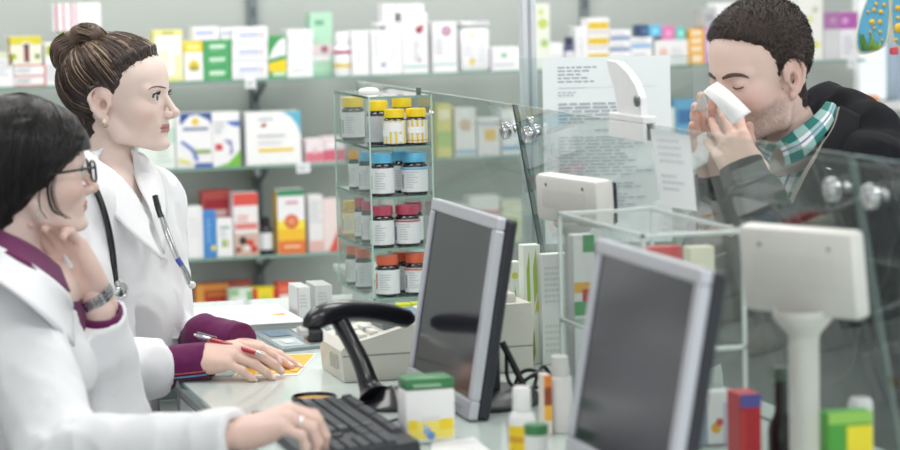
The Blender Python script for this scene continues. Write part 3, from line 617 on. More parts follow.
tb('front bottle with light blue lid on the second tier', 369.5, 393.5, 153.5, 2, BL, .0)
tb('blue-lidded bottle with blue label stripe on the second tier', 401, 427, 152.5, 2, BL, .006, 'top')
tb('blue-lidded bottle half hidden between the two blue ones', 391, 412, 151, 2, BL, .06)
tb('slim maroon-lidded bottle at the back of the third tier', 354, 364, 198, 3, MA, .2)
tb('small maroon-lidded bottle behind the front maroon one', 361, 373, 201, 3, MA, .12)
tb('front maroon-lidded bottle on the third tier', 370, 393.5, 206, 3, MA, .0)
tb('maroon-lidded bottle with maroon label line on the third tier', 394, 419, 205, 3, MA, .003, 'top')
tb('maroon-lidded bottle at the rear right of the third tier', 405, 424, 202, 3, MA, .058)
tb('slim red-orange lidded bottle at the back of the lowest tier', 345.5, 356, 246, 4, OR, .2, 'orange')
tb('black bottle with orange lid in the middle of the lowest tier', 355, 371, 248.5, 4, OR, .1)
tb('front orange-lidded bottle with orange side print, lowest tier', 375, 399, 255.5, 4, OR, .0, 'orange')
tb('orange-lidded bottle next to the monitor, lowest tier', 404.5, 427, 253, 4, OR, .004, 'top')
tb('orange-lidded bottle half hidden on the lowest tier', 390, 410, 252, 4, OR, .056)
AMB = mat((196, 160, 92), .15, coat=.5)
pill_bottle('amber bottle with gold lid at the far side of the third tier', TX0 + .022, TY1 - .03, LV[3], .018, .075, (206, 180, 90), (226, 216, 180), bodym=AMB)
# two cartons at the far left side of the tower
s = MB(); s.box((TX0 + .01, TY1 - .034, LV[1] + .0005), (TX0 + .05, TY1 - .008, LV[0] - .012), mat((226, 232, 228), .5), .001); s.box((TX0 + .0095, TY1 - .0345, LV[1] + .004), (TX0 + .0505, TY1 - .0075, LV[1] + .045), mat((96, 176, 150), .5))
tag(s.build('medicine_box'), 'small white and turquoise carton inside the tower\'s top tier', 'box')

# ------------------------------------------------------------------ monitors
SCR = mat((46, 46, 54), .14, spec=.4, noise=.02); SIL = mat((196, 198, 206), .32, .35, noise=.02); DARKP = mat((38, 40, 48), .4)
def monitor(label, yl, yr, zt, zb, xt, xb, base_px):
    """yl/yr: far/near end of the visible screen; xt/xb: X of its top/bottom edge"""
    up = _n(np.array([xt - xb, 0, zt - zb])); nr = np.array([-up[2], 0, up[0]]); yv = np.array([0, -1.0, 0])
    cen = np.array([(xt + xb) / 2, (yl + yr) / 2, (zt + zb) / 2]); W = yl - yr; H = math.hypot(zt - zb, xt - xb)
    M = Matrix(((yv[0], up[0], nr[0], cen[0]), (yv[1], up[1], nr[1], cen[1]), (yv[2], up[2], nr[2], cen[2]), (0, 0, 0, 1)))
    E = empty('computer_monitor', (cen[0] + .07, cen[1], ZC)); tag(E, label, 'monitor', 'computer monitors on the counter')
    mb = MB(); mb.box((-W / 2, -H / 2, -.004), (W / 2, H / 2, -.0005), SCR, 0, M); mb.build('screen', E)
    bz, bb = .02, .03; mb = MB()
    mb.box((-W / 2 - bz, H / 2, -.012), (W / 2 + bz, H / 2 + bz, .004), SIL, .003, M)
    mb.box((-W / 2 - bz, -H / 2 - bb, -.012), (W / 2 + bz, -H / 2, .004), SIL, .003, M)
    mb.box((-W / 2 - bz, -H / 2, -.012), (-W / 2, H / 2, .004), SIL, .003, M)
    mb.box((W / 2, -H / 2, -.012), (W / 2 + bz, H / 2, .004), SIL, .003, M)
    mb.build('bezel', E)
    mb = MB(); mb.box((-W / 2 - bz + .001, -H / 2 - bb + .001, -.032), (W / 2 + bz - .001, H / 2 + bz - .001, -.0125), DARKP, .006, M)
    mb.box((-W / 2 + .06, -H / 2 + .02, -.055), (W / 2 - .06, H / 2 - .03, -.032), DARKP, .012, M); mb.build('back_shell', E)
    mb = MB(); mb.box((-W / 2 + .1, -H / 2 - bb * .62, .004), (-W / 2 + .13, -H / 2 - bb * .4, .0048), mat((120, 124, 134), .4)); 
    for k in range(4): mb.box((W / 2 - .09 + k * .018, -H / 2 - bb * .6, .004), (W / 2 - .08 + k * .018, -H / 2 - bb * .45, .0055), mat((150, 152, 160), .4))
    mb.transform = None
    for i, v in enumerate(mb.v): mb.v[i] = tuple(M @ Vector(v))
    mb.build('buttons', E)
    bx, by = cen[0] + .055, cen[1]
    mb = MB(); pts = [(cen[0] + .05, by, cen[2] - .05), (cen[0] + .058, by, ZC + .06), (cen[0] + .05, by, ZC + .02)]
    for a, b_ in zip(pts[:-1], pts[1:]):
        mb.box((min(a[0], b_[0]) - .012, by - .035, b_[2] - .01), (max(a[0], b_[0]) + .012, by + .035, a[2]), DARKP, .006)
    mb.build('stand_neck', E)
    mb = MB(); rows = []
    for (rx, ry, zz) in ((.001, .001, .0), (.105, .13, 0), (.107, .132, .006), (.1, .125, .013), (.05, .06, .02), (.001, .001, .021)):
        rows.append([(bx - .02 + rx * math.cos(a), by + ry * math.sin(a), ZC + .0006 + zz) for a in np.linspace(0, 2 * math.pi, 36, endpoint=False)])
    mb.grid(rows, DARKP, closed=True); mb.build('stand_base', E, auto=.8)
    return E
monitor('silver-framed monitor beside the curved black scanner', 4.20, 3.845, 1.346, 1.083, 1.10, 1.055, None)
monitor('silver-framed monitor in front of the glass display case', 3.318, 2.953, 1.359, 1.111, 1.10, 1.055, None)

# ------------------------------------------------------------------ keyboard
KX0, KX1, KY0, KY1 = .735, .905, 3.56, 3.995
K = empty('keyboard', ((KX0 + KX1) / 2, (KY0 + KY1) / 2, ZC)); tag(K, 'black computer keyboard under the woman\'s hand', 'keyboard')
KB = mat((48, 51, 56), .45); KC = mat((66, 70, 76), .5)
def kz(x): return ZC + .012 + (x - KX0) / (KX1 - KX0) * .014
mb = MB(); n = 6
for (xa, xb) in ((KX0, KX1),):
    lo = [(xa, KY0, ZC + .001), (xb, KY0, ZC + .001), (xb, KY1, ZC + .001), (xa, KY1, ZC + .001)]
    hi = [(xa + .004, KY0 + .004, kz(xa)), (xb - .004, KY0 + .004, kz(xb)), (xb - .004, KY1 - .004, kz(xb)), (xa + .004, KY1 - .004, kz(xa))]
    mb.quad(lo[::-1], KB); mb.quad(hi, KB)
    for i in range(4): j = (i + 1) % 4; mb.quad([lo[i], lo[j], hi[j], hi[i]], KB)
mb.build('case', K)
def keymesh(w, d):
    mb = MB(); h = .0065; t = .0018
    lo = [(-d / 2, -w / 2, 0), (d / 2, -w / 2, 0), (d / 2, w / 2, 0), (-d / 2, w / 2, 0)]; hi = [(-d / 2 + t, -w / 2 + t, h), (d / 2 - t, -w / 2 + t, h), (d / 2 - t, w / 2 - t, h), (-d / 2 + t, w / 2 - t, h)]
    mb.quad(hi, KC)
    for i in range(4): j = (i + 1) % 4; mb.quad([lo[i], lo[j], hi[j], hi[i]], KC)
    me = bpy.data.meshes.new('key'); me.from_pydata(mb.v, [], mb.f); me.materials.append(KC); return me
kmeshes = {}
def key(yc, xc, w):
    if w not in kmeshes: kmeshes[w] = keymesh(w, .0165)
    o = bpy.data.objects.new('key', kmeshes[w]); COL.objects.link(o); o.location = (xc, yc, kz(xc) + .0003); o.rotation_euler = (0, -math.atan(.014 / .17), 0); child(o, K)
pit = .0183; ytop = KY1 - .014
xr = [KX1 - .016 - (k * .0187 + (.008 if k else 0)) for k in range(6)]
for r, x in enumerate(xr):
    y = ytop
    if r == 0: ws = [1, 0] + [1] * 4 + [0] + [1] * 4 + [0] + [1] * 4 
    elif r == 1: ws = [1] * 13 + [2]
    elif r == 2: ws = [1.5] + [1] * 12 + [1.5]
    elif r == 3: ws = [1.75] + [1] * 11 + [2.25]
    elif r == 4: ws = [2.25] + [1] * 10 + [2.75]
    else: ws = [1.25, 1.25, 1.25, 6, 1.25, 1.25, 1.25, 1.5]
    for w_ in ws:
        u = w_ if w_ else .66
        if w_: key(y - u * pit / 2, x, round(u * pit - .0022, 4))
        y -= u * pit
    y = ytop - 15.35 * pit
    if r in (0, 1, 2): 
        for k in range(3): key(y - pit / 2 - k * pit, x, round(pit - .0022, 4))
    if r == 4: key(y - 1.5 * pit, x, round(pit - .0022, 4))
    if r == 5:
        for k in range(3): key(y - pit / 2 - k * pit, x, round(pit - .0022, 4))
    y = ytop - 18.7 * pit
    if r:
        for k in range(4): key(y - pit / 2 - k * pit, x, round(pit - .0022, 4))
# ------------------------------------------------------------------ things on the counter
# curved black scanner on its stand
SC = empty('barcode_scanner', P(385, 412, Z=ZC)); tag(SC, 'curved black barcode scanner arched over a stand on the counter', 'scanner')
BK = mat((30, 31, 36), .28, spec=.5, coat=.25)
arch = spline([P(306, 329, D=4.16), P(318, 318, D=4.17), P(337, 311.5, D=4.20), P(360, 311, D=4.25), P(385, 313.5, D=4.30), P(411, 319.5, D=4.355)], 26)
rad = list(np.interp(np.linspace(0, 1, 26), [0, .06, .2, .35, .6, .85, .97, 1], [.009, .0145, .019, .0185, .0175, .0175, .016, .009]))
mb = MB(); mb.tube(arch, rad, BK, 18); mb.build('scanner_body', SC, auto=.9)
mb = MB(); h0 = P(306, 331, D=4.155); mb.box((h0[0] - .012, h0[1] - .018, h0[2] - .007), (h0[0] + .001, h0[1] + .018, h0[2] + .006), mat((214, 214, 212), .3), .003)
mb.build('scan_window', SC)
mb = MB(); h1 = P(313, 335, D=4.165); mb.box((h1[0] - .012, h1[1] - .02, h1[2] - .012), (h1[0] + .014, h1[1] + .02, h1[2] + .012), BK, .006); mb.build('trigger', SC)
foot = P(384, 414, Z=ZC)
leg = spline([P(338, 318, D=4.205), P(350, 340, D=4.20), P(361, 362, D=4.19), P(369, 385, D=4.18), P(374, 396, D=4.17)], 16)
mb = MB(); mb.tube(leg, list(np.interp(np.linspace(0, 1, 16), [0, .3, .7, .9, 1], [.0145, .0135, .0160, .021, .027])), BK, 16); mb.build('stand_leg', SC, auto=.9)
mb = MB(); rows = []; fc = leg[-1]
for (r, z) in ((.001, 0), (.058, 0), (.06, .004), (.056, .009), (.036, .016), (.024, .03), (.001, .034)):
    rows.append([(fc[0] + .028 + r * .85 * math.cos(a), fc[1] + r * math.sin(a), ZC + .0006 + z) for a in np.linspace(0, 2 * math.pi, 30, endpoint=False)])
mb.grid(rows, BK, closed=True); mb.build('stand_base', SC, auto=.9)

# beige cash register behind the monitor
RG = empty('cash_register', (1.1, 4.42, ZC)); tag(RG, 'low beige cash register with sloping deck behind the monitor', 'cash register')
y0, y1 = 4.285, 4.46
prof = [(.955, ZC + .001), (.95, 1.105), (.962, 1.116), (1.0, 1.124), (1.06, 1.14), (1.2, 1.168), (1.29, 1.17), (1.292, ZC + .001)]
mb = MB(); rows = [[(x, y, z) for x, z in prof] for y in (y0, y0 + .004, y1 - .004, y1)]
mb.grid(rows, BEIGE, closed=True)
mb.quad([(x, y0, z) for x, z in prof], BEIGE); mb.quad([(x, y1, z) for x, z in prof][::-1], BEIGE)
mb.build('body', RG, auto=.5)
mb = MB(); mb.box((.953, y0 - .0008, 1.094), (1.292, y0 + .001, 1.0965), mat((150, 148, 140), .6)); mb.build('seam', RG)
def deck(x): return float(np.interp(x, [p[0] for p in prof[1:7]], [p[1] for p in prof[1:7]]))
mb = MB()
for i in range(3): mb.tube([(.9515, y0 + .035 + i * .02, 1.07), (.9505, y0 + .035 + i * .02, 1.095)], .004, mat((190, 188, 178), .5), 8)
mb.build('side_grooves', RG)
for i in range(3):
    for j in range(5):
        x = .975 + i * .02; y = y0 + .03 + j * .021
        mb = MB(); mb.box((x - .0075, y - .008, deck(x) - .002), (x + .0075, y + .008, deck(x) + .006), mat((226, 224, 216), .5) if (i + j) % 4 else mat((150, 160, 166), .5), .002); mb.build('register_key', RG)
mb = MB(); M = Matrix.Translation((1.07, y0 + .075, deck(1.07) + .004)) @ Matrix.Rotation(-.2, 4, 'Y'); mb.box((-.04, -.05, -.006), (.04, .05, .007), mat((120, 134, 140), .4), .003, M); mb.box((-.034, -.044, .007), (.034, .044, .0078), mat((122, 150, 168), .15), 0, M); mb.build('lcd_panel', RG)
mb = MB(); mb.box((1.15, y0 + .02, deck(1.15) - .004), (1.27, y1 - .03, 1.186), BEIGE, .006); mb.box((1.2, y0 + .05, 1.186), (1.206, y1 - .06, 1.1865), mat((90, 90, 88), .5)); mb.build('printer_lid', RG)

# round dish, leaflets, binder
dc = P(314, 396, Z=ZC + .017); dc[1] = max(dc[1], KY1 + .042)
DS = empty('round_dish', (dc[0], dc[1], ZC)); tag(DS, 'small round black-rimmed dish with amber inside behind the keyboard', 'dish')
mb = MB(); mb.lathe((dc[0], dc[1], ZC + .0005), [(.001, 0), (.033, 0), (.036, .004), (.037, .016), (.0345, .018), (.033, .015), (.032, .006)], BK, 34); mb.build('rim', DS, auto=.9)
mb = MB(); mb.lathe((dc[0], dc[1], ZC + .0005), [(.0325, .0125), (.02, .0135), (.001, .0135)], mat((206, 150, 62), .4), 30); mb.build('amber_pad', DS, smooth=True)
def sheet(name, label, pts, m, z=ZC, th=.0008, cat='leaflet', marks=(), up=.0):
    q = [P(px, py, Z=z) for px, py in pts]       # lower-left, lower-right, upper-right, upper-left
    mb = MB(); lo = [(p[0], p[1], z + .0003) for p in q]; hi = [(p[0], p[1], z + .0003 + th) for p in q]
    mb.quad(hi, m); mb.quad(lo[::-1], m)
    for i in range(4): j = (i + 1) % 4; mb.quad([lo[i], lo[j], hi[j], hi[i]], m)
    q = [np.array(p) for p in hi]
    for k, (u0, v0, u1, v1, c) in enumerate(marks):
        def pt(u, v): return (q[0] * (1 - u) + q[1] * u) * (1 - v) + (q[3] * (1 - u) + q[2] * u) * v + UP * .00025 * (k + 1)
        mb.quad([pt(u0, v0), pt(u1, v0), pt(u1, v1), pt(u0, v1)], mat(c, .5))
    o = mb.build(name); tag(o, label, cat); return o
sheet('leaflet', 'orange-yellow leaflet with white border under the woman\'s hands', [(232, 377), (298, 375.5), (317, 354), (258, 355.5)], mat((236, 236, 232), .5),
      marks=[(0.03, .06, .965, .97, (232, 176, 46)), (.3, .1, .6, .22, (240, 214, 140)), (.55, .3, .8, .36, (150, 110, 40)), (.5, .45, .72, .5, (150, 110, 40)), (.82, .15, .94, .5, (238, 200, 90))])
sheet('magazine', 'grey-blue glossy magazine lying beyond the hands', [(283, 352.5), (346, 346), (326, 327), (248, 332)], mat((136, 150, 156), .2), th=.006, cat='magazine',
      marks=[(.05, .1, .4, .45, (186, 200, 204)), (.45, .08, .9, .35, (150, 130, 120)), (.5, .5, .9, .85, (196, 204, 204)), (.1, .55, .4, .85, (96, 120, 140)), (.62, .15, .8, .3, (90, 92, 96)), (.15, .2, .3, .35, (224, 228, 226))])
a_, b_ = P(206, 336, Z=ZC), P(300, 331.5, Z=ZC); c_, d_ = P(292, 306.5, Z=1.085), P(196, 318, Z=1.085)
bn = empty('ring_binder', (float((a_[0] + b_[0]) / 2), float((a_[1] + c_[1]) / 2), ZC)); tag(bn, 'white ring binder lying at the far end of the counter', 'binder')
mb = MB(); x0, x1 = float(a_[0]), float(b_[0]) + .015; yA, yB = float(b_[1]) + .01, 5.26
mb.box((x0, yA, ZC + .0005), (x1, yB, ZC + .003), WHITE, .001)
pr = [(yA, .045), (yB, .045)]
mb.box((x0, yA, ZC + .016), (x1, yB, ZC + .019), WHITE, .001); mb.box((x0 - .002, yA, ZC + .001), (x0 + .001, yB, ZC + .019), WHITE, .001); mb.build('cover', bn)
mb = MB(); mb.box((x0 + .003, yA + .006, ZC + .0035), (x1 - .004, yB - .006, ZC + .0155), mat((196, 200, 196), .7, noise=.12, scale=300), .0); mb.build('paper_stack', bn)
mb = MB(); fl = P(294, 316, Z=ZC + .0193); mb.disc((x1 - .03, yA + .12, ZC + .0193), .014, (0, 0, 1), mat((226, 150, 60), .5)); mb.disc((x1 - .035, yA + .115, ZC + .0196), .008, (0, 0, 1), mat((240, 210, 80), .5)); mb.build('sticker', bn)
def cpack(label, x0p, x1p, ybase, ytop, base, marks, depth=.06, z=ZC, name='medicine_box', group=None, rz=0.0, cat='box'):
    c0 = P(x0p, ybase, Z=z); Y = float(c0[1]); X0 = float(c0[0]); X1 = float(P(x1p, ybase, Y=Y)[0]); H = float(P(.5 * (x0p + x1p), ytop, Y=Y)[2]) - z
    mb = MB(); mb.box((X0, Y, z + .0005), (X1, Y + depth, z + H), mat(base, .42), .0012)
    marks_on(mb, (X0, Y, z), (1, 0, 0), (0, 0, 1), (0, -1, 0), X1 - X0, H, marks)
    o = mb.build(name); tag(o, label, cat, group); return o
cpack('grey-white upright carton next to the scanner head', 298, 311, 322, 287, (214, 216, 216), [('t', .2, .4, .8, .8, 4, (190, 192, 196)), ('r', 0, 0, .1, 1, (196, 180, 196))], .09)
cpack('grey-white upright carton nearer the bottle tower', 315.5, 333, 318, 285, (206, 208, 208), [('t', .2, .4, .8, .8, 4, (186, 188, 192)), ('r', .3, .1, .7, .2, (170, 172, 176))], .09)
cpack('lime yellow carton in front of the tower plinth', 399, 412, 333, 304, (206, 216, 40), [('r', .1, .2, .9, .4, (226, 232, 120))], .03)
cpack('second lime yellow carton in front of the tower plinth', 413, 428, 332.5, 303, (200, 212, 44), [('r', .1, .2, .9, .4, (226, 232, 120))], .03)

# carton with green lid next to the monitor foot
GB = empty('capsule_box', P(430, 447, Z=ZC)); tag(GB, 'white and yellow carton with green plastic lid in front of the monitor', 'box')
c0 = P(406, 446, Z=ZC); Y = float(c0[1]); X0 = float(c0[0]); X1 = float(P(456.5, 446, Y=Y)[0]); zt = float(P(430, 378, Y=Y)[2]); zl = float(P(430, 389, Y=Y)[2])
mb = MB(); mb.box((X0, Y, ZC + .0005), (X1, Y + .05, zl), mat((238, 239, 240), .4), .006)
marks_on(mb, (X0 + .004, Y, ZC), (1, 0, 0), (0, 0, 1), (0, -1, 0), X1 - X0 - .008, zl - ZC, [('r', 0, .1, 1, .42, (242, 226, 110)), ('r', 0, .28, .2, .45, (240, 214, 40)), ('r', .7, .26, 1, .45, (240, 214, 40)), ('c', .42, .24, .006, (150, 176, 222)), ('c', .5, .16, .006, (100, 150, 214)), ('c', .38, .33, .004, (190, 205, 230)), ('r', .3, .46, .7, .5, (226, 228, 230))]); mb.build('carton', GB, auto=.6)
mb = MB(); mb.box((X0 + .001, Y - .001, zl), (X1 - .001, Y + .051, zt), mat((58, 128, 78), .4), .004); mb.box((X0 + .013, Y - .0016, zl + .003), (X1 - .022, Y - .0008, zl + .008), mat((150, 190, 156), .4)); mb.build('lid', GB, auto=.6)
# white note pad and smaller bottles in front
sheet('note_pad', 'white note pad lying in front of the green-lidded carton', [(428, 470), (500, 462), (474, 440), (432, 445)], mat((236, 236, 238), .6), th=.004, cat='note pad')
def simple_bottle(label, xm, x0, x1, yb, yt, parts, z=ZC):
    c = P(xm, yb, Z=z); R = .5 * float(np.linalg.norm(P(x1, yb, D=float(RC[2] @ (c - CAM))) - P(x0, yb, D=float(RC[2] @ (c - CAM))))); 
    zt = float(P(xm, yt, Y=float(c[1]))[2]); H = zt - z; e = empty('medicine_bottle', (c[0], c[1], z)); tag(e, label, 'bottle')
    for nm, prf, col, ro in parts:
        mb = MB(); mb.lathe((c[0], c[1], z + .0006), [(r * R, h * H) for r, h in prf], mat(col, ro), 26); mb.build(nm, e, auto=.7)
    return e
simple_bottle('white squeeze bottle with yellow label in front of the cables', 523, 510, 537, 462, 387, [
    ('body', [(.001, 0), (.95, 0), (1, .02), (1, .56), (.9, .64), (.62, .68), (.001, .68)], (238, 238, 238), .35), ('cap', [(.66, .68), (.7, .69), (.66, .98), (.6, 1), (.001, 1)], (242, 242, 242), .35), ('label', [(1.012, .1), (1.015, .1), (1.015, .5), (1.012, .5)], (240, 206, 30), .5), ('label_print', [(1.02, .28), (1.022, .28), (1.022, .36), (1.02, .36)], (216, 160, 40), .5)])
simple_bottle('small white jar with green lid beside the yellow-labelled bottle', 537, 525.5, 549, 476, 424, [
    ('body', [(.001, 0), (.96, 0), (1, .03), (1, .82), (.001, .82)], (232, 234, 232), .4), ('lid', [(1.02, .8), (1.04, .82), (1.04, .98), (.98, 1), (.001, 1)], (64, 128, 80), .45)])
simple_bottle('white tube with grey cap standing behind the front monitor', 561, 549, 573, 432, 356, [
    ('body', [(.001, 0), (.9, 0), (1, .04), (1, .72), (.001, .74)], (230, 226, 226), .4), ('cap', [(.72, .72), (.74, .74), (.72, .99), (.66, 1), (.001, 1)], (206, 206, 204), .4)])
cpack('slim carton with orange and brown stripes beside the white tube', 545, 552.5, 436, 375, (236, 226, 216), [('r', 0, .25, 1, .5, (240, 180, 60)), ('r', 0, .5, 1, .8, (150, 70, 40)), ('r', 0, .8, 1, 1, (220, 130, 50))], .03)
# tangle of black cables
cb = MB(); cc = P(533, 385, Z=ZC + .03, ); rs = np.random.RandomState(3); base = P(535, 388, Y=4.0)
pts = [P(506, 350, Y=4.02), P(512, 385, Y=4.0)]
for k in range(16):
    a = k * 1.35; pts.append(np.array([base[0] + .034 * math.cos(a) + rs.uniform(-.012, .012), base[1] + .02 * math.sin(a * .7), base[2] + .026 * math.sin(a) + rs.uniform(-.008, .01)]))
pts += [P(528, 402, Z=ZC + .008), P(512, 408, Z=ZC + .004), P(498, 404, Z=ZC + .004)]
CBM = mat((28, 29, 33), .4)
tag(MB().build('x'), None) if False else None
pts = [np.array([p[0], p[1], max(p[2], ZC + .006)]) for p in pts]
cb.tube([np.array([p[0], p[1], max(p[2], ZC + .0045)]) for p in spline(pts, 170)], .0032, CBM, 7); cbo = empty('cable_bundle', (base[0], base[1], ZC)); tag(cbo, 'tangled bundle of black cables behind the white squeeze bottle', 'cable'); cb.build('cable', cbo, smooth=True)
cb = MB(); cb.tube(spline([P(502, 342, Y=3.97), P(514, 366, Y=3.96), P(523, 384, Y=3.95), P(530, 398, Y=3.95)], 20), .0055, CBM, 8); cb.build('plug', cbo, smooth=True)
cb = MB(); cb.tube(spline([P(380, 424, Z=ZC + .003), P(405, 418, Z=ZC + .003), P(425, 421, Z=ZC + .003), P(450, 412, Z=ZC + .003)], 30), .0022, CBM, 7); tag(cb.build('mouse_cable', smooth=True), 'thin black cable lying on the counter beside the scanner foot', 'cable')

# ------------------------------------------------------------------ glass display case on the counter
CX0, CX1, CY0, CY1, CZ = 1.205, 1.356, 3.45, 3.84, 1.366
DC = empty('display_case', ((CX0 + CX1) / 2, (CY0 + CY1) / 2, ZC)); tag(DC, 'narrow clear glass display case along the leaning screen', 'display case')
CG = glass_mat('case_glass', (249, 252, 251), 1.5, 0, .03)
for nm, q in (('glass_top', [(CX0, CY0, CZ), (CX1, CY0, CZ), (CX1, CY1, CZ), (CX0, CY1, CZ)]), ('glass_side', [(CX0, CY0, ZC), (CX1, CY0, ZC), (CX1, CY0, CZ), (CX0, CY0, CZ)]),
              ('glass_side', [(CX0, CY0, ZC), (CX0, CY1, ZC), (CX0, CY1, CZ), (CX0, CY0, CZ)]), ('glass_side', [(CX0, CY1, ZC), (CX1, CY1, ZC), (CX1, CY1, CZ), (CX0, CY1, CZ)]),
              ('glass_shelf', [(CX0, CY0, 1.2), (CX1, CY0, 1.2), (CX1, CY1, 1.2), (CX0, CY1, 1.2)])):
    mb = MB(); mb.quad(q, CG); mb.build(nm, DC)
EDG = mat((206, 216, 214), .15, coat=.5)
for (a, b) in (((CX0, CY0, CZ), (CX1, CY0, CZ)), ((CX0, CY0, CZ), (CX0, CY1, CZ)), ((CX1, CY0, CZ), (CX1, CY1, CZ)), ((CX0, CY1, CZ), (CX1, CY1, CZ)),
               ((CX0, CY0, ZC + .001), (CX0, CY0, CZ)), ((CX1, CY0, ZC + .001), (CX1, CY0, CZ)), ((CX0, CY1, ZC + .001), (CX0, CY1, CZ)), ((CX1, CY1, ZC + .001), (CX1, CY1, CZ)),
               ((CX0, CY0, 1.2), (CX0, CY1, 1.2)), ((CX0, CY0, 1.2), (CX1, CY0, 1.2))):
    a = np.array(a); b = np.array(b); mb = MB(); l_ = np.minimum(a, b) - .003; l_[2] = max(l_[2], ZC + .0004); mb.box(l_, np.maximum(a, b) + .003, EDG, .001); mb.build('glass_edge', DC)
def incase(label, xp0, xp1, yt, Yc, z, base, marks, depth=.03, cat='box', name='medicine_box'):
    X0 = float(P(xp0, yt, Y=Yc)[0]); X1 = float(P(xp1, yt, Y=Yc)[0]); H = float(P(.5 * (xp0 + xp1), yt, Y=Yc)[2])
    X0 = max(X0, CX0 + .006); X1 = min(X1, CX1 - .006)
    mb = MB(); mb.box((X0, Yc, z + .004), (X1, Yc + depth, H), mat(base, .42), .001)
    marks_on(mb, (X0, Yc, z + .004), (1, 0, 0), (0, 0, 1), (0, -1, 0), X1 - X0, H - z, marks); o = mb.build(name); tag(o, label, cat, 'packs inside the display case'); return o
def behind(label, xp0, xp1, yt, Yc, base, marks, depth=.03):
    X0 = float(P(xp0, yt, Y=Yc)[0]); X1 = float(P(xp1, yt, Y=Yc)[0]); H = float(P(.5 * (xp0 + xp1), yt, Y=Yc)[2])
    mb = MB(); mb.box((X0, Yc, ZC + .0005), (X1, Yc + depth, H), mat(base, .42), .001)
    marks_on(mb, (X0, Yc, ZC), (1, 0, 0), (0, 0, 1), (0, -1, 0), X1 - X0, H - ZC, marks); o = mb.build('medicine_box'); tag(o, label, 'box', 'packs on the counter behind the monitors'); return o
LEAF = (150, 186, 70)
behind('white carton with green top and red-yellow stripe behind the front monitor', 573, 594, 235, 3.875, (238, 238, 240), [('r', .45, .9, 1, 1, (76, 160, 100)), ('r', 0, .67, 1, .73, (236, 180, 60)), ('r', .4, .62, 1, .69, (190, 60, 50)), ('r', 0, .54, 1, .62, (76, 160, 100)), ('r', .5, .1, 1, .4, (226, 206, 196))])
behind('pale carton with fine grey print behind the display pole', 541, 571, 254, 4.34, (216, 220, 218), [('t', .1, .55, .9, .9, 7, (196, 202, 200)), ('r', .6, .42, .9, .52, (190, 204, 150)), ('t', .1, .1, .9, .38, 5, (200, 206, 202))])
behind('white carton with tall green leaf print near the screen joint', 523, 540, 245, 4.36, (226, 232, 222), [('p', [(.2, .45), (.4, .55), (.35, .95), (.18, .8)], LEAF), ('p', [(.6, .5), (.8, .62), (.75, .98), (.55, .8)], (170, 196, 90)), ('p', [(.6, .42), (.9, .46), (.8, .56)], (206, 206, 80)), ('p', [(.5, .0), (.62, .1), (.55, .3), (.44, .12)], (140, 160, 80))])
behind('slim white carton with green leaves beside the cash register', 508, 521, 262, 4.50, (224, 230, 222), [('p', [(.3, .4), (.7, .5), (.5, .75)], LEAF), ('c', .5, .85, .006, (206, 206, 80))])
incase('red carton on the case shelf behind the front monitor', 648, 682, 247, 3.66, 1.2, (206, 84, 84), [('r', .1, .3, .9, .6, (226, 140, 130))])
incase('white and yellow carton on the case shelf next to the red one', 690, 716, 247, 3.55, 1.2, (232, 228, 206), [('c', .5, .5, .014, (226, 206, 130))])
incase('white carton at the near end of the case below the shelf', 697, 737, 392, 3.49, ZC, (232, 230, 230), [('r', 0, .0, .3, .8, (150, 160, 180)), ('c', .55, .3, .008, (226, 170, 60)), ('c', .65, .4, .006, (200, 80, 80)), ('r', .75, 0, 1, .75, (190, 190, 206))])
incase('white leaflet holder card in the middle of the case', 612, 640, 262, 3.85, 1.2, (226, 230, 230), [('r', .2, .5, .8, .8, (206, 212, 212))])
# things standing past the end of the case
cpack('red box with blue lid beside the dark bottle', 741, 762, 478, 394, (196, 52, 62), [('r', 0, .84, 1, 1, (96, 96, 170)), ('r', 0, 0, .25, .8, (210, 70, 70))], .05)
simple_bottle('dark green glass bottle standing behind the customer display pole', 782, 768.5, 796, 468, 367, [
    ('body', [(.001, 0), (.96, 0), (1, .02), (1, .36), (.92, .44), (.6, .52), (.5, .56), (.5, .94), (.001, .94)], (26, 34, 34), .15), ('cap', [(.52, .86), (.58, .87), (.58, .99), (.5, 1), (.001, 1)], (84, 104, 94), .4)])
cpack('green and yellow carton beside the display pole', 829, 873, 508, 412, (76, 160, 60), [('r', .42, 0, 1, .85, (236, 220, 50)), ('r', 0, .88, 1, 1, (150, 200, 90))], .03)
simple_bottle('small jar with shiny steel lid behind the green carton', 861, 850, 875, 486, 398, [
    ('body', [(.001, 0), (.96, 0), (1, .03), (1, .7), (.001, .72)], (206, 196, 120), .3), ('lid', [(.98, .7), (1.0, .72), (1.0, .94), (.8, 1), (.001, 1)], (214, 216, 218), .15)])

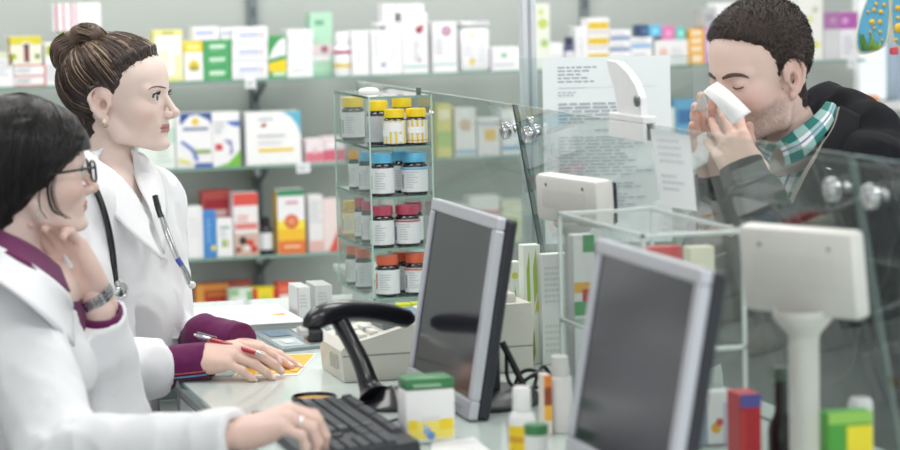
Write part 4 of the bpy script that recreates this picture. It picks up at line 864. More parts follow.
# ------------------------------------------------------------------ customer displays
def cust_display(label, c, z0, yaw, W, H, T, headz, pole_r, base_r, tilt=.12):
    e = empty('customer_display', (c[0], c[1], z0)); tag(e, label, 'customer display', 'customer displays')
    m = mat((226, 225, 220), .45); M = Matrix.Translation((c[0], c[1], headz)) @ Matrix.Rotation(yaw, 4, 'Z') @ Matrix.Rotation(tilt, 4, 'X')
    mb = MB(); mb.box((-W / 2, -T / 2, -H / 2), (W / 2, T / 2, H / 2), m, .008, M)
    for i in range(20):
        x = -W * .36 + i * W * .036; mb.box((x, -T / 2 - .0004, -H * .2), (x + W * .008, -T / 2 + .001, H * .2), mat((212, 211, 206), .6), 0, M)
    mb.build('housing', e, auto=.6)
    mb = MB(); mb.box((-W / 2 + .004, T / 2 - .002, -H / 2 + .006), (W / 2 - .004, T / 2 + .007, H / 2 - .006), mat((40, 42, 52), .15), .003, M); mb.build('display_window', e)
    mb = MB()
    for s in (-1, 1): mb.lathe((0, 0, 0), [(.001, .0015), (.0025, .0015), (.0028, 0)], mat((120, 120, 122), .4), 10, M @ Matrix.Translation((s * W * .3, -T / 2, H * .3)) @ Matrix.Rotation(math.pi / 2, 4, 'X'))
    mb.build('screws', e)
    mb = MB(); mb.lathe((c[0], c[1], 0), [(pole_r, z0 + .012), (pole_r, headz - H * .75), (pole_r * 1.15, headz - H * .7), (pole_r * 2.0, headz - H * .52), (pole_r * 2.0, headz - H * .44)], m, 22); mb.build('pole', e, auto=.9)
    mb = MB(); mb.lathe((c[0], c[1], z0 + .0006), [(.001, 0), (base_r, 0), (base_r * 1.02, .006), (base_r * .94, .014), (pole_r * 1.6, .03), (pole_r, .04)], m, 30); mb.build('base', e, auto=.9)
c2 = P(805, 484, Z=ZC); hz = float(P(812, 270, Y=float(c2[1]))[2])
cust_display('large beige customer display on a pole at the near end of the counter', c2, ZC, math.radians(-62), .195, .118, .03, hz, .0205, .062)
c1 = np.array([1.30, 4.06, ZC])
cust_display('white customer display on a pole behind the glass case', c1, ZC, math.radians(-80), .215, .078, .036, 1.366, .018, .055, .05)

# ------------------------------------------------------------------ papers and clip on the screen edge
def PG(px, py, off=0.0):
    """point of the leaning screen (shifted by off towards -X) on a pixel's sight line"""
    r = ray(px, py); t = (1.4 - off + .17 * (1.49 - CAM[2])) / (r[0] + .17 * r[2]); return CAM + t * r
mb = MB(); f = [PG(661, 206, .003), PG(697, 211, .003), PG(690, 135.5, .003), PG(650, 128.5, .003)]
TRP = mat((246, 247, 250), .6, noise=.004); nt_ = TRP.node_tree; tl = nt_.nodes.new('ShaderNodeBsdfTranslucent'); tl.inputs[0].default_value = lin((250, 251, 253)); mxs = nt_.nodes.new('ShaderNodeMixShader'); mxs.inputs[0].default_value = .5
nt_.links.new(nt_.nodes['Principled BSDF'].outputs[0], mxs.inputs[1]); nt_.links.new(tl.outputs[0], mxs.inputs[2]); nt_.links.new(mxs.outputs[0], nt_.nodes['Material Output'].inputs[0])
mb.quad(f[::-1], TRP)
uyy = _n(f[1] - f[0]); 
marks_on(mb, f[0], _n(f[1] - f[0]), _n(f[3] - f[0]), (-1, 0, -.17), float(np.linalg.norm(f[1] - f[0])), float(np.linalg.norm(f[3] - f[0])), [('t', .15, .55, .85, .9, 4, (228, 230, 238)), ('t', .15, .2, .8, .45, 3, (229, 231, 238))])
tag(mb.build('price_sheet'), 'white price sheet hanging on the leaning glass screen', 'paper')
CL = empty('card_clip', (1.4, 4.07, 1.49)); tag(CL, 'white curved plastic card clip standing on the glass screen edge', 'clip')
ya, yb = float(P(613, 128, X=1.4)[1]), float(P(648, 132, X=1.4)[1])
mb = MB(); mb.box((XG(1.49) - .008, yb, 1.462), (XG(1.49) - .0012, ya, 1.4908), mat((238, 238, 240), .4), .0015); mb.box((XG(1.49) + TH + .001, yb, 1.462), (XG(1.49) + TH + .008, ya, 1.4908), mat((238, 238, 240), .4), .0015)
mb.box((XG(1.49) - .008, yb, 1.4912), (XG(1.49) + TH + .008, ya, 1.503), mat((238, 238, 240), .4), .002); mb.build('clamp_block', CL)
out = [(610, 60), (620, 62), (630, 72), (638, 84), (643, 98), (645, 116), (621, 118), (620, 104), (617, 88), (612, 72)]
fin = [P(a, b, X=1.404) for a, b in out]; mb = MB(); FM = mat((240, 240, 242), .4)
dx = np.array([.006, 0, 0]); mb.quad([p - dx for p in fin][::-1], FM); mb.quad([p + dx for p in fin], FM)
for i in range(len(fin)): j = (i + 1) % len(fin); mb.quad([fin[i] - dx, fin[j] - dx, fin[j] + dx, fin[i] + dx], FM)
mb.build('fin', CL)
k = P(639, 101, X=1.396); mb = MB(); mb.lathe((0, 0, 0), [(.001, .006), (.008, .006), (.0095, .004), (.0095, 0), (.001, 0)], mat((110, 116, 116), .3, .6), 16, Matrix.Translation((k[0] - .0005, k[1], k[2])) @ Matrix.Rotation(-math.pi / 2, 4, 'Y')); mb.build('screw', CL, auto=.6)

# ------------------------------------------------------------------ hanging blue decoration near the window
DD = 5.6
HB = empty('hanging_decoration', P(894, 52, D=DD)); tag(HB, 'blue wing-shaped hanging decoration with yellow bubbles and green plants', 'decoration')
def plate(name, poly, m, off, th, parent):
    pts = [P(a, b, D=DD - off) for a, b in spline([(*p,) for p in poly] + [poly[0]], 40)[:-1]]
    back = [p + FH * th for p in pts]; mb = MB(); mb.quad(pts, m); mb.quad(back[::-1], m)
    for i in range(len(pts)): j = (i + 1) % len(pts); mb.quad([pts[i], back[i], back[j], pts[j]], m)
    return mb.build(name, parent)
lf = [(873, -14), (864, 8), (858, 28), (857, 46), (862, 53), (876, 50), (886, 42), (889, 20), (888, -10)]
rt = [(892, -10), (892, 20), (895, 42), (906, 50), (920, 52), (925, 44), (922, 26), (915, 6), (906, -14)]
for poly in (lf, rt):
    cx, cy = np.mean([p[0] for p in poly]), np.mean([p[1] for p in poly])
    plate('white_rim', [(cx + (a - cx) * 1.06, cy + (b - cy) * 1.05) for a, b in poly], mat((226, 220, 190), .5), 0, .008, HB)
    plate('wing_panel', [(cx + (a - cx) * .95, cy + (b - cy) * .955) for a, b in poly], mat((84, 160, 196), .4, noise=.08, scale=60), .004, .004, HB)
for (a, b, r) in ((872, 22, 3), (880, 22, 2.4), (868, 12, 1.6), (874, 10, 2.2), (881, 12, 2.4), (876, 4, 2), (884, 5, 2), (870, 32, 1.4), (880, 32, 1.8), (874, 28, 1.6), (882, 40, 1.4), (878, -3, 2), (898, 8, 3), (899, 28, 5), (896, 40, 2), (898, 18, 2)):
    c = P(a, b, D=DD - .0052); mb = MB(); mb.lathe((0, 0, 0), [(.001, .004), (r / FPX * DD * .7, .003), (r / FPX * DD, 0)], mat((232, 190, 50), .35), 14, Matrix.Translation([float(v) for v in c]) @ Matrix(((RH[0], 0, -FH[0], 0), (RH[1], 0, -FH[1], 0), (0, 1, 0, 0), (0, 0, 0, 1)))); mb.build('bubble', HB, smooth=True)
rs = random.Random(4)
for i in range(9):
    a0, b0 = 862 + i * 1.9, 50; a1, b1 = a0 + rs.uniform(-4, 4), rs.uniform(32, 43)
    mb = MB(); mb.tube([P(a0, b0, D=DD - .006), P((a0 + a1) / 2 + 1, (b0 + b1) / 2, D=DD - .009), P(a1, b1, D=DD - .006)], [.002, .004, .0008], mat((70 + i * 8, 120 + i * 6, 40), .5), 6); mb.build('leaf', HB, smooth=True)
mb = MB(); c = P(894, 51, D=DD - .002); mb.box((c[0] - .009, c[1] - .006, c[2] - .008), (c[0] + .009, c[1] + .006, c[2] + .008), mat((206, 74, 84), .4), .003); mb.build('red_bead', HB)
mb = MB(); t0 = P(890, -12, D=DD); mb.tube([P(890, 44, D=DD + .004), (t0[0], t0[1], 2.99)], .0016, mat((226, 220, 190), .5), 6); mb.build('string', HB)
# ------------------------------------------------------------------ volumes: smooth unions of ellipsoids and tapered limbs, meshed with surface nets
def vnoise(p, seed):
    """value noise, p (...,3) -> -1..1"""
    rs = np.random.RandomState(seed); T = rs.uniform(-1, 1, (32, 32, 32)).astype(np.float32)
    i = np.floor(p).astype(int); f = (p - i).astype(np.float32); f = f * f * (3 - 2 * f); i &= 31; j = (i + 1) & 31
    x0, y0, z0 = i[..., 0], i[..., 1], i[..., 2]; x1, y1, z1 = j[..., 0], j[..., 1], j[..., 2]; fx, fy, fz = f[..., 0], f[..., 1], f[..., 2]
    def L(a, b, t): return a + (b - a) * t
    return L(L(L(T[x0, y0, z0], T[x1, y0, z0], fx), L(T[x0, y1, z0], T[x1, y1, z0], fx), fy), L(L(T[x0, y0, z1], T[x1, y0, z1], fx), L(T[x0, y1, z1], T[x1, y1, z1], fx), fy), fz)
class Vol:
    def __init__(self, lo, hi, h):
        self.lo = np.array(lo, float); self.h = h; self.n = np.maximum(4, np.ceil((np.array(hi, float) - self.lo) / h).astype(int) + 1)
        self.F = np.full(tuple(self.n), .5, np.float32)
        self.ax = [(self.lo[i] + h * np.arange(self.n[i])).astype(np.float32) for i in range(3)]
    def _do(self, blo, bhi, fn, k, sub):
        pad = k + 4 * self.h + .006
        s = []
        for i in range(3):
            a = int(max(0, math.floor((blo[i] - pad - self.lo[i]) / self.h))); b = int(min(self.n[i], math.ceil((bhi[i] + pad - self.lo[i]) / self.h) + 1))
            if b <= a: return
            s.append(slice(a, b))
        s = tuple(s); x = self.ax[0][s[0]][:, None, None]; y = self.ax[1][s[1]][None, :, None]; z = self.ax[2][s[2]][None, None, :]
        d = fn(x, y, z); c = self.F[s]
        if sub:
            d = -d; hh = np.clip(.5 - .5 * (c - d) / k, 0, 1); self.F[s] = c + (d - c) * hh + k * hh * (1 - hh)
        else:
            hh = np.clip(.5 + .5 * (c - d) / k, 0, 1); self.F[s] = c + (d - c) * hh - k * hh * (1 - hh)
    def ell(self, c, r, R=None, k=.01, sub=False):
        c = np.array(c, float); r = np.array(r, float); m = float(r.max())
        R = np.eye(3) if R is None else np.array(R, float)      # columns: local axes
        e = np.sqrt(((R * r[None, :]) ** 2).sum(1))
        def fn(x, y, z):
            dx, dy, dz = x - c[0], y - c[1], z - c[2]
            u = [(dx * R[0, i] + dy * R[1, i] + dz * R[2, i]) / r[i] for i in range(3)]
            k0 = np.sqrt(u[0] ** 2 + u[1] ** 2 + u[2] ** 2) + 1e-6; k1 = np.sqrt((u[0] / r[0]) ** 2 + (u[1] / r[1]) ** 2 + (u[2] / r[2]) ** 2) + 1e-6
            return (k0 * (k0 - 1) / k1).astype(np.float32)
        self._do(c - e, c + e, fn, k, sub)
    def cone(self, a, b, r1, r2, k=.008, sub=False, flat=None):
        """tapered limb; flat = (axis, factor) squeezes the section along one axis"""
        a = np.array(a, float); b = np.array(b, float); ba = b - a; bb = float(ba @ ba) + 1e-12; m = max(r1, r2)
        def fn(x, y, z):
            dx, dy, dz = x - a[0], y - a[1], z - a[2]
            t = np.clip((dx * ba[0] + dy * ba[1] + dz * ba[2]) / bb, 0, 1)
            ex, ey, ez = dx - t * ba[0], dy - t * ba[1], dz - t * ba[2]
            q = ex ** 2 + ey ** 2 + ez ** 2
            if flat is not None:
                ax, fc = flat; w_ = ex * ax[0] + ey * ax[1] + ez * ax[2]; q = q + w_ ** 2 * (fc ** 2 - 1)
            return (np.sqrt(q) - (r1 + t * (r2 - r1))).astype(np.float32)
        self._do(np.minimum(a, b) - m, np.maximum(a, b) + m, fn, k, sub)
    def chain(self, pts, rad, k=.006, sub=False, flat=None):
        for i in range(len(pts) - 1): self.cone(pts[i], pts[i + 1], rad[i], rad[i + 1], k, sub, flat)
    def cutplane(self, p, n, k=.004, rad=.12):
        """remove what lies beyond the plane (n points to the removed side) near p"""
        p = np.array(p, float); n = _n(np.array(n, float))
        def fn(x, y, z):
            dx, dy, dz = x - p[0], y - p[1], z - p[2]; d = -(dx * n[0] + dy * n[1] + dz * n[2]); rr = np.sqrt(dx ** 2 + dy ** 2 + dz ** 2) - rad
            return np.maximum(d, rr).astype(np.float32)
        self._do(p - rad, p + rad, fn, k, True)
    def keep_off_counter(self, xe, zt, k=.006):
        """clear the space of the counter: everything past its edge and below its top"""
        x = self.ax[0][:, None, None]; z = self.ax[2][None, None, :]; d = np.maximum(xe - x, z - zt).astype(np.float32); d = np.broadcast_to(-d, self.F.shape)
        hh = np.clip(.5 - .5 * (self.F - d) / k, 0, 1); self.F = (self.F + (d - self.F) * hh + k * hh * (1 - hh)).astype(np.float32)
    def grid(self): return np.stack(np.meshgrid(*self.ax, indexing='ij'), -1)
    def folds(self, amp, freq, seed=1, R=None, ridged=True):
        m = np.abs(self.F) < .03; idx = np.nonzero(m); p = np.stack([self.ax[i][idx[i]] for i in range(3)], -1).astype(float)
        if R is not None: p = p @ np.array(R)
        p = p * np.array(freq); n = vnoise(p, seed) * .7 + .3 * vnoise(p * 2.1 + 7.3, seed + 1)
        if ridged: n = 1 - 2 * np.abs(n) ** .8
        self.F[m] -= (amp * n).astype(np.float32)
    def mesh(self):
        F = self.F; S = F < 0; n = np.array(F.shape)
        c = S[:-1, :-1, :-1]; cnt = np.zeros(c.shape, np.int8)
        for dx in (0, 1):
            for dy in (0, 1):
                for dz in (0, 1): cnt += S[dx:n[0] - 1 + dx, dy:n[1] - 1 + dy, dz:n[2] - 1 + dz]
        act = (cnt > 0) & (cnt < 8); I = np.stack(np.nonzero(act), -1); vid = np.full(act.shape, -1, np.int32); vid[act] = np.arange(len(I))
        acc = np.zeros((len(I), 3)); num = np.zeros(len(I))
        for ax in range(3):
            o1, o2 = [a for a in range(3) if a != ax]
            for p in (0, 1):
                for q in (0, 1):
                    A = I.copy(); A[:, o1] += p; A[:, o2] += q; B = A.copy(); B[:, ax] += 1
                    fa = F[A[:, 0], A[:, 1], A[:, 2]]; fb = F[B[:, 0], B[:, 1], B[:, 2]]; m = (fa < 0) != (fb < 0)
                    t = np.where(m, fa / np.where(m, fa - fb, 1), 0); pos = A.astype(float); pos[:, ax] += t
                    acc[m] += pos[m]; num[m] += 1
        V = self.lo + self.h * acc / num[:, None]
        Q = []
        for ax in range(3):
            o1, o2 = (ax + 1) % 3, (ax + 2) % 3
            sl0 = [slice(None)] * 3; sl1 = [slice(None)] * 3; sl0[ax] = slice(0, -1); sl1[ax] = slice(1, None)
            ch = S[tuple(sl0)] != S[tuple(sl1)]; E = np.stack(np.nonzero(ch), -1)
            ok = (E[:, o1] > 0) & (E[:, o2] > 0) & (E[:, o1] < n[o1] - 1) & (E[:, o2] < n[o2] - 1); E = E[ok]
            ins = S[E[:, 0], E[:, 1], E[:, 2]]
            def g(a, b):
                T = E.copy(); T[:, o1] += a; T[:, o2] += b; return vid[T[:, 0], T[:, 1], T[:, 2]]
            q = np.stack([g(-1, -1), g(0, -1), g(0, 0), g(-1, 0)], -1); q[~ins] = q[~ins][:, ::-1]
            Q.append(q)
        return V, np.concatenate(Q)
def np_mesh(name, V, Q):
    me = bpy.data.meshes.new(name); me.vertices.add(len(V)); me.vertices.foreach_set('co', np.ascontiguousarray(V, np.float32).ravel())
    k = Q.shape[1]; me.loops.add(Q.size); me.loops.foreach_set('vertex_index', np.ascontiguousarray(Q, np.int32).ravel())
    me.polygons.add(len(Q)); me.polygons.foreach_set('loop_start', np.arange(0, Q.size, k, dtype=np.int32))
    me.polygons.foreach_set('use_smooth', np.ones(len(Q), bool)); me.update(calc_edges=True); me.validate()
    return me
def set_col(me, C):
    a = me.color_attributes.new('Col', 'FLOAT_COLOR', 'POINT'); c = np.ones((len(C), 4), np.float32); c[:, :3] = C; a.data.foreach_set('color', c.ravel())
def lin3(c): return np.array(lin(c)[:3])
def sm(x, a, b): t = np.clip((x - a) / (b - a), 0, 1); return t * t * (3 - 2 * t)
class Frame:
    """person-local frame: x forward, y left, z up"""
    def __init__(self, o, yaw_cam, right=True, pitch=0.0, roll=0.0, s=1.0, sz=1.0):
        a = math.radians(yaw_cam); d = RH if right else -RH
        f = math.cos(a) * d - math.sin(a) * FH; l = np.cross(UP, f)
        p = math.radians(pitch); f2 = math.cos(p) * f + math.sin(p) * UP; u2 = np.cross(f2, l)
        r = math.radians(roll); l3 = math.cos(r) * l + math.sin(r) * u2; u3 = np.cross(f2, l3)
        self.R = np.stack([f2, l3, u3], 1); self.o = np.array(o, float); self.s = s
        self.s = np.array([s, s, s * sz])
    def __call__(self, p): return self.o + (np.atleast_2d(np.array(p, float)) * self.s) @ self.R.T
    def one(self, p): return self(p)[0]
    def anchor(self, local, world): self.o = np.array(world, float) - (np.array(local, float) * self.s) @ self.R.T; return self

# ------------------------------------------------------------------ head
def head_volume(kind, neck_to=(-.04, 0, -.17), neck_r=.05, hres=.0019, lids=0.0, ears=True):
    male = kind == 'm'
    v = Vol((-.150, -.112, -.185), (.13, .112, .150), hres)
    v.ell((-.010, 0, .034), (.096, .073, .074), k=.02)
    v.ell((.036, 0, .030), (.054, .057, .052), k=.02)
    v.ell((.028, 0, -.022), (.058, .056, .064), k=.02)
    v.ell((.022, 0, -.056), (.054, .044 if not male else .05, .031 if not male else .036), k=.02)
    jw = .050 if not male else .057
    for s in (-1, 1):
        jz = -.068 if not male else -.076
        v.cone((-.006, s * jw, -.045), (.010, s * (jw - .003), jz), .012, .011, .016)
        v.cone((.010, s * (jw - .003), jz), (.066, s * .014, -.089), .011, .012, .016)
        v.ell((.052, s * .037, -.028), (.027, .022, .022), k=.018)
        v.cone((.0815, s * .010, .0145), (.066, s * .045, .0125), .0085 if not male else .0105, .007, .012)
    v.ell((.077, 0, -.0885), (.0145, .018 if not male else .021, .0125), k=.012)
    v.ell((.068, 0, -.057), (.0215, .028, .024), k=.014)
    for s in (-1, 1):
        v.ell((.0945, s * .032, -.003), (.0125, .019, .0105), k=.011, sub=True)
        v.ell((.0695, s * .0315, -.002), (.0152, .0152, .0148), k=.004)
    # nose
    v.cone((.0855, 0, .001), (.1035, 0, -.0295), .0060, .0068, .008)
    v.ell((.1065, 0, -.0325), (.0076, .0080, .0070), k=.005)
    v.cone((.1035, 0, -.0375), (.089, 0, -.0410), .0050, .005, .005)
    for s in (-1, 1):
        v.ell((.0935, s * .0115, -.0345), (.0095, .0058, .0068), k=.004)
    for s in (-1, 1): v.ell((.0985, s * .0062, -.0415), (.0055, .0032, .0035), k=.002, sub=True)
    v.ell((.103, 0, -.077), (.012, .022, .0085), k=.012, sub=True)
    # lips
    for s in (-1, 1):
        v.chain([(.0885, 0, -.0552), (.0857, s * .010, -.0554), (.0768, s * .0215, -.0586)], [.0034, .0031, .0020], .003)
        v.chain([(.0868, 0, -.0642), (.0844, s * .010, -.0637), (.0766, s * .0205, -.0600)], [.0042, .0038, .0020], .003)
        v.chain([(.0955, 0, -.0597), (.0905, s * .011, -.0600), (.0800, s * .0235, -.0595)], [.0014, .0014, .0012], .0012, sub=True)
    # eye openings
    for s in (-1, 1):
        hgt = .0070 * (1 - lids)
        ca, sa = math.cos(math.radians(15)), math.sin(math.radians(15)) * s
        if hgt > .0008: v.ell((.0695 + .0165 * ca, s * .0315 + .0165 * sa, -.0015 - .003 * lids), (.0125, .0156, hgt), np.array([[ca, -sa, 0], [sa, ca, 0], [0, 0, 1]]), k=.0014, sub=True)
        else: v.chain([(.0860, s * .0205, -.0062), (.0866, s * .0315, -.0082), (.0800, s * .0440, -.0062)], [.0011] * 3, .0012, sub=True)
    # ears
    for s in (-1, 1) if ears else ():
        def e(x, z, dy=0): return (x, s * (.0715 + max(0, -x) * .30 + dy), z)
        v.ell(e(-.013, -.006, .001), (.0175, .0042, .027), k=.004)
        v.chain([e(.004, -.010), e(.005, .008), e(-.002, .021, .001), e(-.015, .0265, .002), e(-.0275, .019, .003), e(-.031, .002, .003), e(-.026, -.016, .002), e(-.016, -.029), e(-.006, -.036)], [.0036, .004, .0042, .0042, .0042, .004, .004, .0042, .0052], .003)
        v.ell(e(-.005, -.036, .0005), (.0068, .004, .0075), k=.004)
        v.ell((-.008, s * .0810, -.010), (.0085, .0085, .0115), k=.002, sub=True)
        v.ell((-.0165, s * .0835, .006), (.0088, .0055, .012), k=.002, sub=True)
        v.ell(e(.003, -.010, .002), (.0038, .0036, .0055), k=.002)
    # neck
    v.cone((-.026, 0, -.045), neck_to, neck_r * .96, neck_r, .016)
    if male: v.ell((.022, 0, -.125), (.02, .014, .016), k=.02)
    return v
def skin_colors(V, skin, lip, blush, stubble=None, brow=None):
    C = np.tile(lin3(skin), (len(V), 1)); x, y, z = V[:, 0], V[:, 1], V[:, 2]
    ec = np.exp(-(((x + .009) / .011) ** 2 + ((z + .007) / .014) ** 2 + ((np.abs(y) - .073) / .006) ** 2)); C += (lin3((186, 124, 108)) - C) * (.8 * ec)[:, None]
    nz = vnoise(V * 60, 3)[:, None] * .03; C = C * (1 + nz)
    b = np.exp(-(((x - .06) / .03) ** 2 + ((np.abs(y) - .045) / .02) ** 2 + ((z + .032) / .022) ** 2)); b += .7 * np.exp(-(((x - .106) / .012) ** 2 + (y / .014) ** 2 + ((z + .032) / .012) ** 2)) + .5 * sm(np.abs(y), .070, .078)
    C += (lin3(blush) - C) * np.clip(b, 0, 1)[:, None] * .55
    l = sm(x, .072, .077) * (1 - sm(np.abs(y), .019, .023)) * sm(z, -.0695, -.067) * (1 - sm(z, -.0535, -.0518)); C += (lin3(lip) - C) * l[:, None]
    sl = l * np.exp(-((z + .0597) / .0013) ** 2); C *= (1 - .45 * sl)[:, None]
    if stubble is not None:
        w_ = sm(x, -.01, .02) * (1 - sm(z + .25 * np.clip(x, 0, .06), -.040, -.025)) * sm(z, -.13, -.10) * (1 - l); w_ *= .55 + .25 * vnoise(V * 420, 5); C += (lin3(stubble) - C) * np.clip(w_, 0, 1)[:, None]
    return C
def eye_mesh(frame, s, gaze, iris=(84, 62, 46), parent=None, down=0.0):
    c = np.array([.0695, s * .0315, -.002]); r = .0142; mb = MB(); n = 28; rows = []
    g = _n(np.array(gaze, float)); u = _n(np.cross(g, [0, 0, 1.0])); w_ = np.cross(u, g)
    th = [0, .07, .16, .17, .24, .33, .40, .43, .6, .8, 1.1, 1.5, 2.0, 2.5, 3.1]
    for t in th: rows.append([frame.one(c + r * (1 + (.06 * max(0, 1 - (t / .5) ** 2))) * (math.cos(t) * g + math.sin(t) * (math.cos(a) * u + math.sin(a) * w_))) for a in np.linspace(0, 2 * math.pi, n, endpoint=False)])
    PU = mat((12, 11, 12), .05, coat=1.0, noise=0); IR = mat(iris, .08, coat=1.0, noise=.3, scale=900); SCL = mat((226, 222, 220), .12, coat=.6, noise=.02)
    mb.grid(rows[:3], PU, closed=True); mb.grid(rows[2:7], IR, closed=True); mb.grid(rows[6:], SCL, closed=True)
    return mb.build('eye', parent, smooth=True)
def surf_x(v, y, z, x0=.125):
    """x of the face surface in front of (y, z)"""
    i = np.clip(((np.array([y, z]) - v.lo[1:]) / v.h).round().astype(int), 0, v.n[1:] - 1); col = v.F[:, i[0], i[1]]; k = np.nonzero(col < 0)[0]
    if len(k) == 0: return .05
    k = k[-1]; f0, f1 = col[k], col[min(k + 1, len(col) - 1)]; return float(v.lo[0] + v.h * (k + (f0 / (f0 - f1) if f1 != f0 else 0)))
def strands(name, paths, mats, parent, rad=.0006, taper=True, ns=3):
    """hair strands: paths = list of (k,3); mats picked at random"""
    VV = []; FF = []; MI = []; off = 0; rs = np.random.RandomState(2)
    ang = np.linspace(0, 2 * math.pi, ns, endpoint=False)
    for p in paths:
        p = np.asarray(p); k = len(p); t = np.gradient(p, axis=0); t /= np.linalg.norm(t, axis=1)[:, None] + 1e-9
        u = np.cross(t, np.array([.31, .52, .79])); u /= np.linalg.norm(u, axis=1)[:, None] + 1e-9; w_ = np.cross(t, u)
        r = rad * (np.interp(np.linspace(0, 1, k), [0, .15, .8, 1], [.5, 1, .9, .25]) if taper else np.ones(k))
        ring = p[:, None, :] + r[:, None, None] * (np.cos(ang)[None, :, None] * u[:, None, :] + np.sin(ang)[None, :, None] * w_[:, None, :])
        VV.append(ring.reshape(-1, 3)); a = np.arange(k - 1)[:, None] * ns + np.arange(ns)[None, :]; b = np.arange(k - 1)[:, None] * ns + (np.arange(ns)[None, :] + 1) % ns
        FF.append((np.stack([a, b, b + ns, a + ns], -1).reshape(-1, 4)) + off); off += k * ns; MI += [rs.randint(len(mats))] * ((k - 1) * ns)
    me = np_mesh(name, np.concatenate(VV), np.concatenate(FF))
    for m in mats: me.materials.append(m)
    me.polygons.foreach_set('material_index', np.array(MI, np.int32)[:len(me.polygons)])
    o = bpy.data.objects.new(name, me); COL.objects.link(o); child(o, parent); return o
def radial(v, c, dirs, rmax=.17, n=120):
    """distance from c to the outer surface of volume v along each direction"""
    rr = np.linspace(.02, rmax, n); c = np.array(c); out = np.full(len(dirs), .08)
    P_ = c[None, None, :] + dirs[:, None, :] * rr[None, :, None]; idx = np.clip(((P_ - v.lo) / v.h), 0, v.n - 1.001); i0 = idx.astype(int); f = idx - i0
    def at(a, b, c_): return v.F[i0[..., 0] + a, i0[..., 1] + b, i0[..., 2] + c_]
    val = 0
    for a in (0, 1):
        for b in (0, 1):
            for c_ in (0, 1): val = val + at(a, b, c_) * (f[..., 0] if a else 1 - f[..., 0]) * (f[..., 1] if b else 1 - f[..., 1]) * (f[..., 2] if c_ else 1 - f[..., 2])
    ins = val < 0
    for i in range(len(dirs)):
        k = np.nonzero(ins[i])[0]
        if len(k): out[i] = rr[k[-1]]
    return out

# ------------------------------------------------------------------ hand
def hand_volume(fingers, thumb, side=1, fem=True, h=.0013, wrist_back=.06):
    """hand at rest in its frame: x to the fingers, y to the thumb side (side=+1), z out of the back of the hand"""
    v = Vol((-wrist_back - .02, -.085, -.085), (.205, .085, .06), h); s = side; q = .92 if fem else 1.0
    v.chain([(-wrist_back, 0, 0), (-.01, 0, 0), (.02, 0, .001)], [.025 * q, .0235 * q, .024 * q], .012, flat=((0, 0, 1), 1.28))
    base = [(.088, s * .0265, .002), (.092, s * .0085, .004), (.087, -s * .0095, .003), (.078, -s * .0265, -.001)]
    for i, b in enumerate(base):
        b = np.array(b) * q; v.cone((.012, b[1] * .62, -.001), b, .0155 * q, .0112 * q, .012)
    v.ell((.035 * q, s * .024 * q, -.010), (.030, .015, .014), k=.012)
    v.ell((.04 * q, -s * .022 * q, -.008), (.032, .012, .013), k=.012)
    nails = []; L = [(.041, .025, .020), (.045, .028, .021), (.042, .026, .020), (.033, .020, .018)]; Rr = [(.0098, .0090, .0082, .0068), (.0100, .0091, .0083, .0069), (.0096, .0087, .0079, .0066), (.0085, .0077, .0070, .0060)]
    tips = []
    for i in range(4):
        fx, spread = fingers[i]; p = np.array(base[i]) * q; a = 0; sp = math.radians(spread) * s; pts = [p]
        for j in range(3):
            a += math.radians(fx[j]); d = np.array([math.cos(a) * math.cos(sp), math.cos(a) * math.sin(sp), -math.sin(a)]); p = p + d * L[i][j] * q; pts.append(p)
        v.chain(pts, [r * q for r in Rr[i]], .004)
        up = np.array([math.sin(a) * math.cos(sp), math.sin(a) * math.sin(sp), math.cos(a)])
        nails.append((pts[3] - d * .0035 + up * Rr[i][3] * q * .8, d, up, Rr[i][3] * q)); tips.append(pts[3])
    # thumb: leaves the side of the palm near its base
    b = np.array([.022, s * .026, -.008]) * q; pts = [b]; p = b
    for (L_, az, el) in thumb:
        az = math.radians(az) * s; el = math.radians(el); d = np.array([math.cos(el) * math.cos(az), math.cos(el) * math.sin(az), math.sin(el)]); p = p + d * L_ * q; pts.append(p)
    v.chain(pts, [.0145 * q, .0118 * q, .0100 * q, .0078 * q], .007)
    up = _n(np.cross(np.cross(d, [0, s * 1.0, .6]), d)); nails.append((pts[3] - d * .003 + up * .0065 * q, d, up, .0082 * q)); tips.append(pts[3])
    return v, nails, tips
def hand_mesh(vol, nails, skin, nailc):
    V, Q = vol.mesh(); C = np.tile(lin3(skin), (len(V), 1)) * (1 + .03 * vnoise(V * 90, 4)[:, None])
    red = lin3((222, 160, 148))
    for (c, d, up, r) in nails:
        e = V - c; a = (e @ d) / (.0062); b = (e @ np.cross(d, up)) / (r * .8); h = (e @ up) / .004; w_ = (a * a + b * b + h * h) < 1; C[w_] = lin3(nailc)
        t = np.exp(-(np.linalg.norm(V - (c - up * r), axis=1) / .012) ** 2); C += (red - C) * (.35 * t * (~w_))[:, None]
    return V, Q, C
def hframe(W, xdir, zdir):
    x = _n(np.array(xdir, float)); z = np.array(zdir, float); z = _n(z - x * (z @ x)); return np.stack([x, np.cross(z, x), z], 1), np.array(W, float)
class Skin:
    """gathers the skin pieces of one person into a single body mesh"""
    def __init__(self): self.V = []; self.Q = []; self.C = []; self.n = 0
    def add(self, V, Q, C): self.V.append(V); self.Q.append(Q + self.n); self.C.append(C); self.n += len(V)
    def build(self, parent, m, rest=None):
        if rest:                        # soft parts rest on the counter top instead of sinking into it
            for V in self.V:
                b = (V[:, 0] > rest[0]) & (V[:, 2] < rest[1]); V[b, 2] = rest[1] + .0002
        me = np_mesh('body', np.concatenate(self.V), np.concatenate(self.Q)); set_col(me, np.clip(np.concatenate(self.C), 0, 1)); me.materials.append(m)
        o = bpy.data.objects.new('body', me); COL.objects.link(o); child(o, parent); return o
